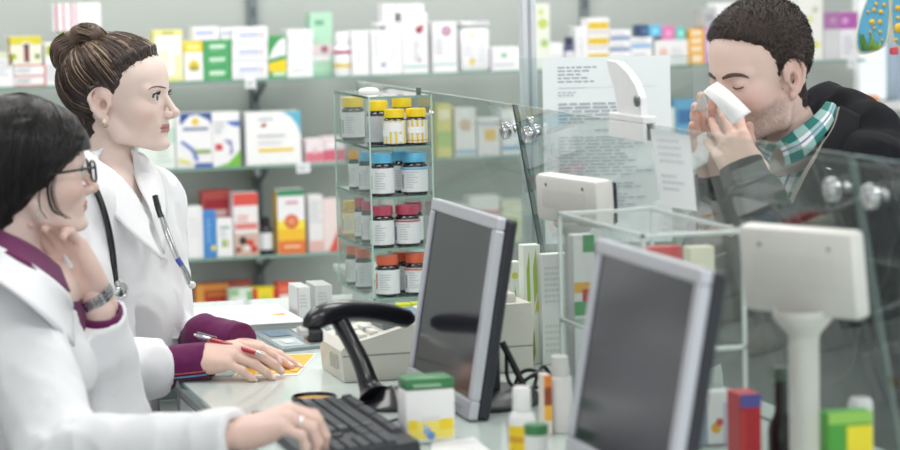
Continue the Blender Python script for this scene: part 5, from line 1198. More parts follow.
def cloth(name, vol, m, parent):
    V, Q = vol.mesh(); me = np_mesh(name, V, Q); me.materials.append(m); o = bpy.data.objects.new(name, me); COL.objects.link(o); child(o, parent); return o
SKINM = attr_mat('skin', .5, .05, .35, .12, 500)
def fabric(col, rough=.85, bump=.25, scale=600, sheen=.15): return mat(col, rough, 0, .2, .03, 25, bump, scale, sheen=sheen)
COAT = fabric((236, 237, 241), .8, .15, 300); PURPLE = fabric((104, 34, 84), .85, .3, 700)

def snap(vol, px, py, d0, d1, lift=.0):
    """first point of a volume's surface on the sight line of a pixel"""
    for d in np.arange(d0, d1, .0015):
        p = P(px, py, D=d); i = np.round((p - vol.lo) / vol.h).astype(int)
        if (i >= 0).all() and (i < vol.n).all() and vol.F[tuple(i)] < 0: return P(px, py, D=d - lift)
    return P(px, py, D=.5 * (d0 + d1))

def wps(vol, lift, *pts):
    """a row of sight-line points kept a constant step in front of a garment's surface (smooth fit along the row)"""
    D = np.array([d for _, _, d in pts]); H = []
    for x, y, d in pts:
        q = snap(vol, x, y, d - .2, d + .1, 0); H.append(min(d, float(RC[2] @ (q - CAM))))
    t = np.linspace(-1, 1, len(pts)); H = np.array(H); c = np.polyfit(t, H, 2); F = np.polyval(c, t); F = F - max(0, float((F - H).max())) - lift
    return [P(x, y, D=min(f, d)) for (x, y, d), f in zip(pts, F)]

def limbs(sk, chains, skin):
    """arms under the sleeves, so that the hands belong to the body"""
    for pts, rad in chains:
        pts = [np.array(p, float) for p in pts]; v = Vol(np.min(pts, 0) - .07, np.max(pts, 0) + .07, .005); v.chain(pts, rad, .012); V, Q = v.mesh(); sk.add(V, Q, np.tile(lin3(skin), (len(V), 1)))
# ------------------------------------------------------------------ standing pharmacist
def plain_legs(parent, hipL, hipR, col, shoe, facing, name='trousers'):
    lo = np.minimum(hipL, hipR) - .2; hi = np.maximum(hipL, hipR) + .2; lo[2] = 0; v = Vol(lo, hi, .011)
    for hp in (hipL, hipR):
        kn = np.array([hp[0], hp[1], .48]) + facing * .01; an = np.array([hp[0], hp[1], .09]) - facing * .02
        v.chain([hp, kn, an], [.085, .06, .05], .03)
    cloth(name, v, col, parent)
    for hp in (hipL, hipR):
        f = np.array([hp[0], hp[1], 0]); v = Vol(f - np.array([.2, .2, .02]), f + np.array([.2, .2, .16]), .008)
        v.chain([f - facing * .06 + UP * .04, f + facing * .06 + UP * .035, f + facing * .15 + UP * .028], [.04, .038, .026], .02); v.cone(f - facing * .03 + UP * .05, f - facing * .03 + UP * .11, .04, .042, .02)
        v.cutplane(f, -UP, .003, .3)
        cloth('shoe', v, shoe, parent)
def hair_cap(v, xh_z, xh_x, dil, c=(-.01, 0, .03), bottom=-.075, ear=True, soft=.03, earr=(.024, .03, .031), earc=(-.012, 0, -.008), yfun=None):
    hv = Vol.__new__(Vol); hv.lo, hv.h, hv.n, hv.ax = v.lo, v.h, v.n, v.ax
    x = v.ax[0][:, None, None]; y = v.ax[1][None, :, None]; z = v.ax[2][None, None, :]
    xh = np.interp(v.ax[2], xh_z, xh_x)[None, None, :]
    d = xh - x
    if yfun is not None: d = d + yfun(y, z)
    d = d + .004 * np.sin(y * 420) * np.sin(z * 300 + 1)
    if ear:
        e = np.sqrt(((x - earc[0]) / earr[0]) ** 2 + ((np.abs(y) - .075) / earr[1]) ** 2 + ((z - earc[2]) / earr[2]) ** 2); d = np.minimum(d, (e - 1) * earr[0])
    d = np.minimum(d, z - bottom)
    hv.F = np.maximum(v.F - dil * sm(d, -.002, soft).astype(np.float32), (-d * .8).astype(np.float32)).astype(np.float32)
    return hv
HS = Frame((0, 0, 0), 11, True, 1.5, 0, .975); HS.anchor((.083, -.0325, -.002), P(157.5, 97.5, D=4.665))
TS = Frame(P(112, 165, D=4.71), 24, True)        # torso
Sp = empty('person', (float(TS.o[0]), float(TS.o[1]), 0)); tag(Sp, 'woman in white coat with hair in a bun, leaning over the counter holding a pen', 'person')
skS = (236, 214, 205); sk = Skin()
v = head_volume('f', (-.046, 0, -.165), .0445, .0016)
V, Q = v.mesh(); sk.add(HS(V), Q, skin_colors(V, skS, (196, 136, 134), (226, 182, 172)))
for s in (-1, 1): eye_mesh(HS, s, (1, -.10, -.02), (96, 72, 54), Sp)
DKH = mat((50, 40, 38), .4, spec=.4, noise=.1); MDH = mat((98, 80, 70), .35, spec=.5, noise=.1); BLH = mat((178, 154, 130), .35, spec=.5, noise=.1)
for s in (-1, 1):      # brows and lashes
    mb = MB(); pts = []
    for (y, z) in ((.011, .0140), (.021, .0160), (.033, .0182), (.044, .0172), (.052, .0130)): pts.append(HS.one((surf_x(v, s * y, z) + .0003, s * y, z)))
    mb.tube(spline(pts, 18), list(np.interp(np.linspace(0, 1, 18), [0, .2, .7, 1], [.0010, .0017, .0015, .0005])), mat((128, 100, 88), .7), 6); mb.build('eyebrow', Sp, smooth=True)
    mb = MB(); up_ = []
    for t in np.linspace(-1, 1, 13):
        y = .0345 + .0150 * t; z = -.0015 + .0072 * math.sqrt(max(0, 1 - t * t)); x = .0695 + math.sqrt(max(.0001, .0156 ** 2 - (y - .0315) ** 2 - (z + .002) ** 2)); up_.append(np.array([x, s * y, z]))
    mb.tube([HS.one(p) for p in up_], .0013, mat((26, 20, 20), .6), 6)
    for p in up_[1:]: mb.tube([HS.one(p), HS.one(p + np.array([.004, s * .0022 * (1 if p is up_[-1] else .6), .0016])), HS.one(p + np.array([.0065, s * .004, .0048]))], [.0007, .0006, .0002], mat((26, 20, 20), .6), 4)
    mb.build('eyelashes', Sp, smooth=True)
# hair: cap, combed strands, bun
hv = hair_cap(v, [-.09, -.07, -.03, -.002, .004, .03, .05, .062, .070, .080, .090, .11], [-.06, -.043, -.037, -.035, .008, .026, .033, .050, .066, .083, .10, .2], .0125, soft=.045)
V, Q = hv.mesh(); me = np_mesh('hair', HS(V), Q); me.materials.append(DKH); hair = bpy.data.objects.new('hair', me); COL.objects.link(hair); child(hair, Sp)
cc = np.array([-.01, 0, .03]); bun_l = np.array([-.066, 0, .104]); bd = _n(bun_l - cc); rs = np.random.RandomState(11)
paths = []; starts = []
capv = V[rs.choice(len(V), 2600)]; dd = capv - cc; ln = np.linalg.norm(dd, axis=1); dd /= ln[:, None]
okk = (ln > radial(hv, cc, dd) - .003) & (ln > radial(v, cc, dd) - .002) & (capv[:, 1] < .05)
starts = dd[okk]; om = np.arccos(np.clip(starts @ bd, -1, 1)); keep = om > .35; starts = starts[keep]; om = om[keep]
T = np.linspace(0, 1, 13); D_ = []
for t in T:
    e = (t * (np.maximum(0, (om - .28)) + .07) - .07) / om; D_.append((np.sin((1 - e) * om)[:, None] * starts + np.sin(e * om)[:, None] * bd[None, :]) / np.sin(om)[:, None])
D_ = np.stack(D_, 1); n_, k_, _ = D_.shape; hv2 = Vol.__new__(Vol); hv2.lo, hv2.h, hv2.n, hv2.ax = v.lo, v.h, v.n, v.ax; hv2.F = np.minimum(v.F, hv.F)
rr = radial(hv2, cc, D_.reshape(-1, 3)).reshape(n_, k_); rr += (np.clip(T * 4, 0, 1)[None, :] - .3) * .5 * rs.uniform(.0006, .0034, (n_, 1)) + np.sin(T * math.pi)[None, :] * rs.uniform(0, .0015, (n_, 1))
Pp = cc + D_ * rr[..., None]; paths = [HS(q) for q in Pp]
strands('hair_strands', paths, [DKH] * 5 + [MDH] * 6 + [BLH] * 2, Sp, .00075)
# bun: two rolled locks
bv = Vol((-.16, -.07, .03), (-.01, .07, .17), .0024)
L1 = [(-.084, -.012, .060), (-.097, -.022, .074), (-.096, -.028, .096), (-.080, -.026, .112)]; L2 = [(-.078, -.012, .110), (-.058, -.026, .121), (-.036, -.026, .120), (-.018, -.012, .108)]
L3 = [(-.055, .028, .114), (-.08, .032, .10), (-.088, .02, .072)]
for L_, r_ in ((L1, [.016, .021, .021, .017]), (L2, [.016, .0185, .018, .012]), (L3, [.015, .019, .015])): bv.chain(L_, r_, .006)
bv.ell((-.063, 0, .092), (.03, .034, .026), k=.008)
V, Q = bv.mesh(); me = np_mesh('hair_bun', HS(V), Q); me.materials.append(MDH); bun = bpy.data.objects.new('hair_bun', me); COL.objects.link(bun); child(bun, Sp)
paths = []
for L_, r_ in ((L1, [.016, .021, .021, .017]), (L2, [.016, .0185, .018, .012])):
    core = np.array(spline(L_, 16)); rad_ = np.interp(np.linspace(0, 1, 16), np.linspace(0, 1, len(r_)), r_)
    t = np.gradient(core, axis=0); t /= np.linalg.norm(t, axis=1)[:, None]; u = np.cross(t, [.2, 1, .1]); u /= np.linalg.norm(u, axis=1)[:, None]; w_ = np.cross(t, u)
    for k in range(190):
        a = rs.uniform(0, 6.28) + np.linspace(0, 1.3, 16); q = rad_ * rs.uniform(.97, 1.07); paths.append(HS(core + q[:, None] * (np.cos(a)[:, None] * u + np.sin(a)[:, None] * w_)))
strands('bun_strands', paths, [DKH] * 4 + [MDH] * 6 + [BLH] * 2, Sp, .0008)
# --- coat
def tp(px, py, D): return P(px, py, D=D)
shN, shF = tp(78, 212, 4.575), tp(146, 205, 4.85)
elN, wrN = tp(84, 374, 4.44), tp(159, 369, 4.52)
elF, wrF = tp(165, 352, 4.80), tp(232, 342, 4.70)
R = TS.R; lo = np.minimum.reduce([shN, elN, tp(60, 470, 4.5)]) - .16; hi = np.maximum.reduce([shF, wrF, shN]) + .18; lo[2] = .72; hi[2] = 1.46
def coat_torso(v, g=0.0):
    v.ell(tp(112, 238, 4.71), (.098 + g, .155 + g, .135 + g), R, .03)
    v.cone(shN, shF, .058 + g, .058 + g, .04)
    for s, e in ((shN, 0), (shF, 0)): v.cone(tp(110, 178, 4.71), s, .05 + g, .05 + g, .04)
    for s in (-1, 1): v.ell(tp(127, 262, 4.69) + s * .07 * R[:, 1], (.066 + g, .066 + g, .07 + g), R, .035)
    v.ell(tp(118, 318, 4.70), (.106 + g, .138 + g, .12 + g), R, .04)
    v.ell(tp(100, 400, 4.70), (.112 + g, .155 + g, .14 + g), R, .05)
    v.ell(tp(84, 470, 4.70), (.12 + g, .18 + g, .2 + g), R, .06)
    v.cone(tp(74, 500, 4.70), tp(70, 640, 4.70), .15 + g, .155 + g, .05)
cv = Vol(lo, hi, .0052); coat_torso(cv)
cv.chain([shN, (shN + elN) / 2 - .01 * R[:, 0], elN], [.062, .056, .052], .03)
cv.chain([elN, wrN - .3 * (wrN - elN), wrN + .45 * (wrN - elN)], [.052, .048, .045], .02)
cv.chain([shF, elF, wrF - .55 * (wrF - elF)], [.06, .052, .046], .02)
# open sleeve end and open neck
cv.folds(.0075, (7, 7, 6), 21); cv.folds(.0035, (22, 22, 14), 31)
ax = _n(wrN - elN); cv.cutplane(wrN + .02 * (wrN - elN), ax, .002, .14); cv.cone(wrN - .35 * (wrN - elN), wrN + .1 * ax, .034, .040, .003, sub=True)
nk0 = HS.one((-.03, 0, -.10)); nk1 = tp(150, 222, 4.70)
cv.cone(HS.one((-.03, 0, -.06)), HS.one((-.042, 0, -.165)), .056, .06, .006, sub=True)
cv.chain([tp(122, 168, 4.66), tp(140, 190, 4.665), tp(153, 220, 4.66)], [.045, .032, .008], .006, sub=True)
# front closing: a shallow seam
cv.keep_off_counter(XE - .008, ZC + .004)
coatS = cloth('coat', cv, COAT, Sp)
# upper chest skin under the open neck
nv = Vol(tp(112, 190, 4.7) - .2, tp(112, 190, 4.7) + .2, .004)
nv.cone(HS.one((-.03, 0, -.09)), HS.one((-.044, 0, -.175)), .046, .052, .02); nv.ell(tp(104, 222, 4.71), (.076, .13, .085), R, .03); nv.ell(tp(110, 186, 4.71), (.05, .07, .05), R, .03)
nv.cone(shN + .02 * R[:, 1], shF - .02 * R[:, 1], .045, .045, .03)
V, Q = nv.mesh(); sk.add(V, Q, np.tile(lin3(skS), (len(V), 1)) * (1 + .02 * vnoise(V * 40, 2)[:, None]))
# dark top seen in the neckline
mb = MB(); a_, b_, c_ = tp(150, 205, 4.62), tp(156, 214, 4.615), tp(154.5, 234, 4.61)
tv = Vol(tp(140, 240, 4.7) - .16, tp(140, 240, 4.7) + .16, .005); tv.ell(tp(112, 243, 4.71), (.092, .15, .08), R, .03); cloth('top', tv, fabric((26, 24, 28)), Sp)
# collar and lapels
WHT = fabric((240, 241, 244), .8, .12, 300)
def wp(*a): return [P(x, y, D=d) for x, y, d in a]
loft('collar', [wp((86, 148, 4.66), (98, 160, 4.60), (116, 174, 4.585), (134, 196, 4.585), (150, 222, 4.59)),
                wp((80, 152, 4.65), (92, 166, 4.585), (108, 184, 4.565), (128, 208, 4.565), (150, 232, 4.575)),
                wp((78, 166, 4.63), (88, 182, 4.57), (104, 204, 4.545), (130, 232, 4.545), (163, 260, 4.565))], WHT, Sp, 10, 30, .0035)
loft('collar', [wp((134, 154, 4.74), (133, 170, 4.70), (139, 188, 4.665), (147, 203, 4.64), (152, 216, 4.62)),
                wp((143, 154, 4.75), (149, 167, 4.71), (154, 185, 4.67), (155, 203, 4.64), (154, 223, 4.615)),
                wp((149, 162, 4.76), (160, 176, 4.735), (166, 197, 4.70), (166, 220, 4.66), (164, 254, 4.60))], WHT, Sp, 10, 26, .0035)
# buttons and a stitched front edge
for (x, y, d) in ((163, 262, 4.575), (175, 334, 4.595)):
    c = snap(cv, x, y, 4.4, 4.8, .002) - R[:, 0] * .0; mb = MB(); M = Matrix.Translation([float(t) for t in c]) @ Matrix(((R[0, 1], R[0, 2], R[0, 0], 0), (R[1, 1], R[1, 2], R[1, 0], 0), (R[2, 1], R[2, 2], R[2, 0], 0), (0, 0, 0, 1))) @ Matrix.Rotation(-.5, 4, 'Y')
    mb.lathe((0, 0, 0), [(.001, .0), (.0085, 0), (.0092, .0015), (.0085, .003), (.006, .0022), (.001, .0022)], mat((232, 232, 234), .3), 16, M); mb.build('button', Sp, auto=.8)
# undershirt sleeves
pv = Vol(np.minimum(wrN, wrF) - .16, np.maximum(wrN, wrF) + .16, .0032)
hwN = tp(212, 359, 4.50)
pv.chain([elN + .6 * (wrN - elN), wrN, tp(206, 362, 4.505)], [.038, .0375, .0345], .01)
ax2 = _n(hwN - wrN); pv.cutplane(tp(209, 361, 4.503), ax2, .002, .06); pv.cone(tp(190, 366, 4.51), tp(225, 357, 4.50), .027, .028, .003, sub=True)
wF2 = tp(272, 352, 4.60)
pv.chain([wrF - .6 * (wrF - elF), tp(205, 336, 4.685), tp(238, 342, 4.645)], [.037, .037, .035], .01)
ax3 = _n(tp(285, 350, 4.6) - tp(232, 341, 4.7)); pv.cutplane(tp(243, 343, 4.64), ax3, .002, .05)
pv.folds(.0022, (30, 30, 30), 5)
pv.keep_off_counter(XE - .006, ZC + .0025, .003)
cloth('undershirt', pv, PURPLE, Sp)
for (z_, col, r_) in ((0, (196, 92, 88), .0012), (1, (86, 160, 186), .0014)):
    mb = MB(); pts = [snap(pv, x_, y_ + 3.6 * z_, 4.3, 4.7, .0012) for x_, y_ in ((166, 375.2), (174, 374.6), (182, 373.8), (190, 373), (198, 372), (206, 371), (212, 370.4))]
    mb.tube(spline(pts, 24), r_, mat(col, .8), 6); mb.build('cuff_stripe', Sp, smooth=True)
# hands
def add_hand(sk, W, xdir, zdir, fingers, thumb, side, skin, nail, fem=True, wb=.06):
    v, nails, tips = hand_volume(fingers, thumb, side, fem, wrist_back=wb); V, Q, C = hand_mesh(v, nails, skin, nail)
    Rm, o = hframe(W, xdir, zdir); sk.add(o + V @ Rm.T, Q, C); return Rm, o, tips
nailS = (244, 222, 216)
# right hand: writing, fingers bent round the pen
WR = P(192, 357.5, D=4.505)
xd = _n(P(264, 364, D=4.47) - WR)
Rr, orr, tipsR = add_hand(sk, WR, xd + UP * .15, UP * .80 - FH * .45 , [((22, 26, 12), 6), ((26, 22, 10), 2), ((28, 20, 10), -3), ((30, 20, 10), -8)], [(.042, 42, -20), (.032, 18, -22), (.024, 6, -15)], 1, (228, 194, 180), nailS)
# left hand: flat on the leaflet
WL = P(262, 344, D=4.64); xd = _n(P(306, 361, D=4.55) - WL); xd[2] = -.12
Rl, oll, tipsL = add_hand(sk, P(216, 338, Z=1.100), P(290, 357, Z=1.068) - P(216, 338, Z=1.100), UP + .15 * RH, [((4, 8, 4), 6), ((6, 8, 4), 2), ((8, 10, 4), -3), ((10, 10, 5), -9)], [(.04, -40, -12), (.03, -22, -8), (.024, -12, -4)], -1, (226, 190, 176), nailS, wb=.012)
wl_ = P(216, 338, Z=1.100)
limbs(sk, [([tp(108, 200, 4.71), shN, elN, wrN, WR], [.06, .045, .03, .023, .02]), ([tp(108, 200, 4.71), shF, elF, tp(205, 337, 4.69), wl_], [.06, .045, .03, .024, .02])], skS)
sk.build(Sp, SKINM, (XE - .01, ZC + .0014))
hp = P(58, 500, D=4.70); plain_legs(Sp, np.array([hp[0], hp[1], .85]) + .08 * R[:, 1], np.array([hp[0], hp[1], .85]) - .08 * R[:, 1], fabric((60, 62, 70)), mat((236, 236, 236), .5), R[:, 0])

# things she wears and holds
PN = empty('pen', P(240, 352, D=4.46)); tag(PN, 'red and silver ballpoint pen in the standing woman\'s hand', 'pen')
a_, b_ = P(197, 335.5, D=4.52), P(263, 355, D=4.462)
dpen = b_ - a_; mb = MB(); mb.tube([a_ + dpen * t for t in (.2, .3, .8, .9)], [.0042, .0046, .0046, .004], mat((176, 34, 54), .3, coat=.4), 12); mb.build('barrel', PN, auto=.8)
mb = MB(); mb.tube([a_ + dpen * t for t in (0, .02, .19, .21)], [.003, .0044, .0046, .0042], CHROME, 12); mb.build('metal_sleeve', PN, auto=.8)
mb = MB(); mb.tube([a_ + dpen * t for t in (.9, .97, 1.0)], [.004, .0026, .0008], CHROME, 12); mb.build('tip', PN, auto=.8)
mb = MB(); mb.tube([a_ + dpen * -.04, a_ + dpen * .01], .0022, WHITE, 8); mb.build('push_button', PN, auto=.8)
mb = MB(); mb.tube([a_ + dpen * .01 + UP * .006, a_ + dpen * .3 + UP * .0068], .0013, CHROME, 6); mb.build('clip', PN)
STH = empty('stethoscope', P(118, 288, D=4.52)); tag(STH, 'black stethoscope with steel chest piece hung round the standing woman\'s neck', 'stethoscope')
TUB = mat((22, 23, 26), .3, coat=.3)
mb = MB(); mb.tube(spline([snap(cv, x_, y_, 4.35, 4.8, .012) for x_, y_ in ((88, 176), (95, 188), (102, 205), (108, 226), (112, 248), (114, 266), (115.5, 281))], 40), .0058, TUB, 12); mb.build('tube', STH, smooth=True)
cpos = snap(cv, 119, 289, 4.35, 4.8, .016); M = Matrix.Translation([float(t) for t in cpos]) @ Matrix(((RH[0], 0, -FH[0], 0), (RH[1], 0, -FH[1], 0), (0, 1, 0, 0), (0, 0, 0, 1))) @ Matrix.Rotation(.55, 4, 'Y') @ Matrix.Rotation(-.3, 4, 'X')
mb = MB(); mb.lathe((0, 0, 0), [(.001, -.008), (.014, -.008), (.0185, -.004), (.0192, 0), (.018, .0035), (.0155, .0035), (.0135, .0015), (.005, .004), (.001, .0045)], CHROME, 26, M)
mb.tube([cpos + UP * .006 - FH * .004, snap(cv, 115.8, 280, 4.35, 4.8, .012)], .0045, CHROME, 10); mb.build('chest_piece', STH, auto=.7)
mb = MB(); tub2 = spline(wp((156, 200, 4.60), (160, 214, 4.595), (166, 234, 4.582), (175, 256, 4.578), (183, 270, 4.585), (189, 284, 4.59)), 30); mb.tube(tub2, .0034, CHROME, 10)
mb.tube(spline(wp((158, 202, 4.61), (163, 216, 4.60), (170, 236, 4.59), (179, 258, 4.588), (187, 272, 4.595), (191, 282, 4.60)), 30), .0028, CHROME, 10); mb.build('ear_tube', STH, smooth=True)
mb = MB(); mb.tube(spline(wp((155, 196, 4.605), (158, 208, 4.597), (161, 217, 4.593)), 10), .0055, TUB, 10); mb.build('tube', STH, smooth=True)
e0 = P(192, 285, D=4.595); mb = MB(); mb.lathe((0, 0, 0), [(.001, -.006), (.005, -.005), (.0072, 0), (.005, .005), (.001, .006)], mat((236, 236, 234), .3), 14, Matrix.Translation([float(t) for t in e0]) @ Matrix.Rotation(1.2, 4, 'X')); mb.build('ear_tip', STH, smooth=True)
mb = MB(); b0 = P(179.5, 262, D=4.577); mb.tube([b0 + UP * .006 - RH * .004, b0 - UP * .006 + RH * .004], .005, mat((70, 84, 176), .4), 10); mb.build('blue_ring', STH, smooth=True)
ERG = empty('earring', HS.one((-.006, -.078, -.045))); tag(ERG, 'small pearl stud with gold earring on the standing woman\'s ear', 'earring')
mb = MB(); c = HS.one((-.006, -.0795, -.040)); mb.lathe((c[0], c[1], c[2]), [(.001, -.0045), (.0036, -.003), (.0046, 0), (.0036, .003), (.001, .0045)], mat((240, 232, 216), .15, coat=.6), 14); mb.build('pearl', ERG, smooth=True)
mb = MB(); mb.tube(spline([HS.one(p) for p in ((-.008, -.079, -.044), (-.010, -.081, -.049), (-.004, -.081, -.051), (.001, -.080, -.047))], 12), .001, mat((206, 168, 96), .2, .9), 6); mb.build('gold_hook', ERG, smooth=True)
# ------------------------------------------------------------------ pharmacist with black hair and glasses
HN = Frame((0, 0, 0), -19, True, 3, 0, .985); HN.anchor((.083, -.0325, -.002), P(82.5, 171, D=4.13))
TN = Frame(P(25, 262, D=4.16), 12, True)
Np = empty('person', (float(P(20, 400, D=4.16)[0]), float(P(20, 400, D=4.16)[1]), 0)); tag(Np, 'woman with black hair and glasses in white coat typing on the keyboard', 'person')
skN = (234, 208, 198); sk = Skin()
v = head_volume('f', (-.05, 0, -.165), .049, ears=False)
V, Q = v.mesh(); sk.add(HN(V), Q, skin_colors(V, skN, (200, 136, 134), (224, 168, 156)))
for s in (-1, 1): eye_mesh(HN, s, (1, .05, .05), (70, 54, 44), Np)
BKH = mat((20, 18, 20), .35, spec=.5, noise=.1); BKH2 = mat((40, 34, 34), .35, spec=.5, noise=.1)
for s in (-1, 1):
    mb = MB(); up_ = []
    for t in np.linspace(-1, 1, 11):
        y = .0325 + .0138 * t; z = -.0015 + .0062 * math.sqrt(max(0, 1 - t * t)); x = .0695 + math.sqrt(max(.0001, .0156 ** 2 - (y - .0315) ** 2 - (z + .002) ** 2)); up_.append(np.array([x, s * y, z]))
    mb.tube([HN.one(p) for p in up_], .0012, mat((26, 20, 20), .6), 6); mb.build('eyelashes', Np, smooth=True)
# hair: thick cap swept over the forehead and tied at the nape
ZX = [-.11, -.085, -.06, -.035, -.02, .0, .012, .020, .03, .04]; XX = [-.06, -.050, -.034, -.010, .012, .034, .052, .068, .085, .3]
v2 = v
hv = hair_cap(v2, ZX, XX, .012 + .008 * sm(-v2.ax[0], -.06, .0)[:, None, None], bottom=-.108, ear=False, soft=.022, yfun=lambda y, z: -.02 * sm(y, -.02, .05) * (1 - sm(z, .03, .06)))
V, Q = hv.mesh(); me = np_mesh('hair', HN(V), Q); me.materials.append(BKH); o = bpy.data.objects.new('hair', me); COL.objects.link(o); child(o, Np)
rs = np.random.RandomState(5); cc = np.array([-.01, 0, .03]); paths = []
def onhead(ctrl, n=14, lift=.0):
    c = np.array(spline(ctrl, n)); d = c - cc; d /= np.linalg.norm(d, axis=1)[:, None]; r = radial(hv, cc, d) + lift; return cc + d * r[:, None]
for k in range(520):          # side-swept fringe: from the parting forward over the brow and back to the ear
    x0 = rs.uniform(-.03, .07); y0 = rs.uniform(.015, .035); e_ = rs.uniform(0, 1)
    end = np.array([.055 - .065 * e_ + rs.uniform(-.006, .006), -.068 - .004 * e_, -.002 - .036 * e_ + rs.uniform(-.012, .006)])
    paths.append(HN(onhead([(x0, y0, .1), (min(.075, x0 + .03), -.01, .095), (min(.085, x0 + .04 - .02 * e_), -.045, .055), (end[0] + .012, -.066, .022), end], 15, rs.uniform(0, .004))))
for k in range(620):          # top and back, combed down to the nape
    x0 = rs.uniform(-.09, .03); y0 = rs.uniform(-.01, .05); w_ = rs.uniform(0, 1)
    paths.append(HN(onhead([(x0, y0, .105), (x0 - .02, -.04, .08), (-.04 - .04 * w_, -.066, .03), (-.05 - .035 * w_, -.05 + .02 * w_, -.02), (-.06 - .02 * w_, -.03 + .02 * w_, -.085)], 14, rs.uniform(0, .003))))
for k in range(520):          # near side, from the crown down over the ear
    x0 = rs.uniform(-.07, .035); w_ = rs.uniform(0, 1)
    paths.append(HN(onhead([(x0 + .01, .01, .105), (x0, -.05, .075), (x0 - .012, -.07, .03), (x0 * .8 - .022, -.068, -.01 - .02 * w_), (x0 * .5 - .04, -.055, -.04 - .045 * w_)], 14, rs.uniform(0, .003))))
strands('hair_strands', paths, [BKH] * 5 + [BKH2] * 2, Np, .0009)
paths = []
for k in range(12):           # loose locks beside the cheek
    t = rs.uniform(-1, 1); u = rs.uniform(0, 1)
    paths.append(HN(np.array(spline([(.04 + .004 * t, -.068, .03), (.026 + .007 * t, -.0735, -.005 - .006 * u), (.022 + .008 * t, -.0725, -.03), (.03 + .009 * t, -.068, -.056 - .004 * u), (.045 + .01 * u, -.06, -.074)], 16))))
    if k % 2: paths.append(HN(np.array(spline([(.02 + .003 * t, -.07, .02), (.006 + .003 * t, -.0755, -.02), (.004 + .003 * t, -.0745, -.05), (.012 + .004 * u, -.068, -.07)], 14))))
strands('loose_locks', paths, [BKH], Np, .0007)
# glasses
GL = empty('glasses', HN.one((.1, 0, -.004))); tag(GL, 'dark framed glasses worn by the woman with black hair', 'glasses')
GF = mat((28, 24, 30), .25, coat=.5)
def rim(s):
    pts = []
    for a in np.linspace(0, 2 * math.pi, 33):
        ca, sa = math.cos(a), math.sin(a); u = math.copysign(abs(ca) ** .55, ca); w_ = math.copysign(abs(sa) ** .6, sa)
        pts.append(HN.one((.1005 - .09 * max(0, (u * .0245)) ** 1.2, s * (.0335 + u * .0245), -.004 + w_ * .0165)))
    return pts
for s in (-1, 1):
    mb = MB(); r_ = rim(s); mb.tube(r_, .0022, GF, 8, caps=False); mb.build('rim', GL, smooth=True)
    mb = MB(); mb.quad(r_[:-1], GLASS); mb.build('lens', GL)
    mb = MB(); mb.tube(spline([HN.one((.0965, s * .0585, .004)), HN.one((.080, s * .0700, .004)), HN.one((.03, s * .0785, .002)), HN.one((-.012, s * .080, .002)), HN.one((-.03, s * .079, -.015))], 20), .0021, GF, 8); mb.build('temple_arm', GL, smooth=True)
mb = MB(); mb.tube(spline([HN.one((.1005, -.009, -.001)), HN.one((.1035, 0, .002)), HN.one((.1005, .009, -.001))], 8), .0022, GF, 8); mb.build('bridge', GL, smooth=True)
er = HN.one((-.004, -.079, -.046)); EN = empty('earring', er); tag(EN, 'thin silver drop earring of the woman with glasses', 'earring')
mb = MB(); mb.tube(spline([er + UP * .004, er - UP * .004 + RH * .002, er - UP * .014], 8), [.0012] * 8, CHROME, 6); mb.build('wire', EN, smooth=True)
mb = MB(); mb.lathe((er[0], er[1], er[2] - .017), [(.001, -.004), (.0028, 0), (.001, .005)], CHROME, 10); mb.build('drop', EN, smooth=True)
# --- coat
R = TN.R
shN, shF = P(14, 300, D=4.02), P(58, 292, D=4.33); elN, wrN = P(62, 457, D=3.83), P(238, 439, D=3.69); elF, wrF = P(116, 432, D=4.22), P(96, 305, D=4.20)
lo = np.minimum.reduce([shN, elN, wrN + .05, P(-60, 480, D=4.0)]) - .15; hi = np.maximum.reduce([shF, wrN, elF]) + .17; lo[2] = .62; hi[2] = 1.36
cv = Vol(lo, hi, .0052)
cv.ell(P(30, 345, D=4.17), (.105, .165, .13), R, .03); cv.cone(shN, shF, .06, .06, .04)
cv.cone(P(22, 278, D=4.16), shN, .05, .055, .04); cv.cone(P(22, 278, D=4.16), shF, .05, .05, .04)
for s in (-1, 1): cv.ell(P(66, 372, D=4.16) + s * .07 * R[:, 1], (.068, .068, .07), R, .035)
cv.ell(P(30, 440, D=4.17), (.12, .155, .14), R, .04); cv.ell(P(18, 520, D=4.17), (.14, .18, .16), R, .05); cv.cone(P(14, 560, D=4.17), P(14, 640, D=4.17), .17, .17, .05)
cv.chain([shN, .5 * (shN + elN) - .012 * R[:, 0], elN], [.066, .062, .057], .03); cv.chain([elN, elN + .55 * (wrN - elN), wrN + .3 * (wrN - elN)], [.057, .047, .039], .02)
ax = _n(wrN - elN); axW = ax
cv.chain([shF, .5 * (shF + elF), elF], [.06, .056, .054], .03); cv.chain([elF, .4 * elF + .6 * wrF, P(99, 318, D=4.19)], [.054, .050, .046], .02)
ax = _n(P(104, 306, D=4.185) - elF); axF = ax
cv.folds(.0075, (7, 7, 6), 41); cv.folds(.0035, (20, 20, 13), 43)
cv.cutplane(wrN, axW, .002, .17); cv.cone(wrN - .3 * (wrN - elN), wrN + .1 * axW, .026, .031, .003, sub=True)
cv.cutplane(P(101, 311, D=4.19), _n(axF + .10 * RH - .55 * FH), .003, .085); cv.cone(.45 * elF + .55 * wrF, P(96.5, 296, D=4.185), .032, .040, .003, sub=True)
cv.cone(HN.one((-.04, 0, -.06)), HN.one((-.05, 0, -.165)), .06, .064, .006, sub=True); cv.chain([P(36, 262, D=4.12), P(60, 284, D=4.11), P(74, 300, D=4.13)], [.055, .046, .02], .006, sub=True); cv.chain([P(48, 250, D=4.2), P(60, 268, D=4.21), P(66, 284, D=4.2)], [.042, .045, .036], .006, sub=True)
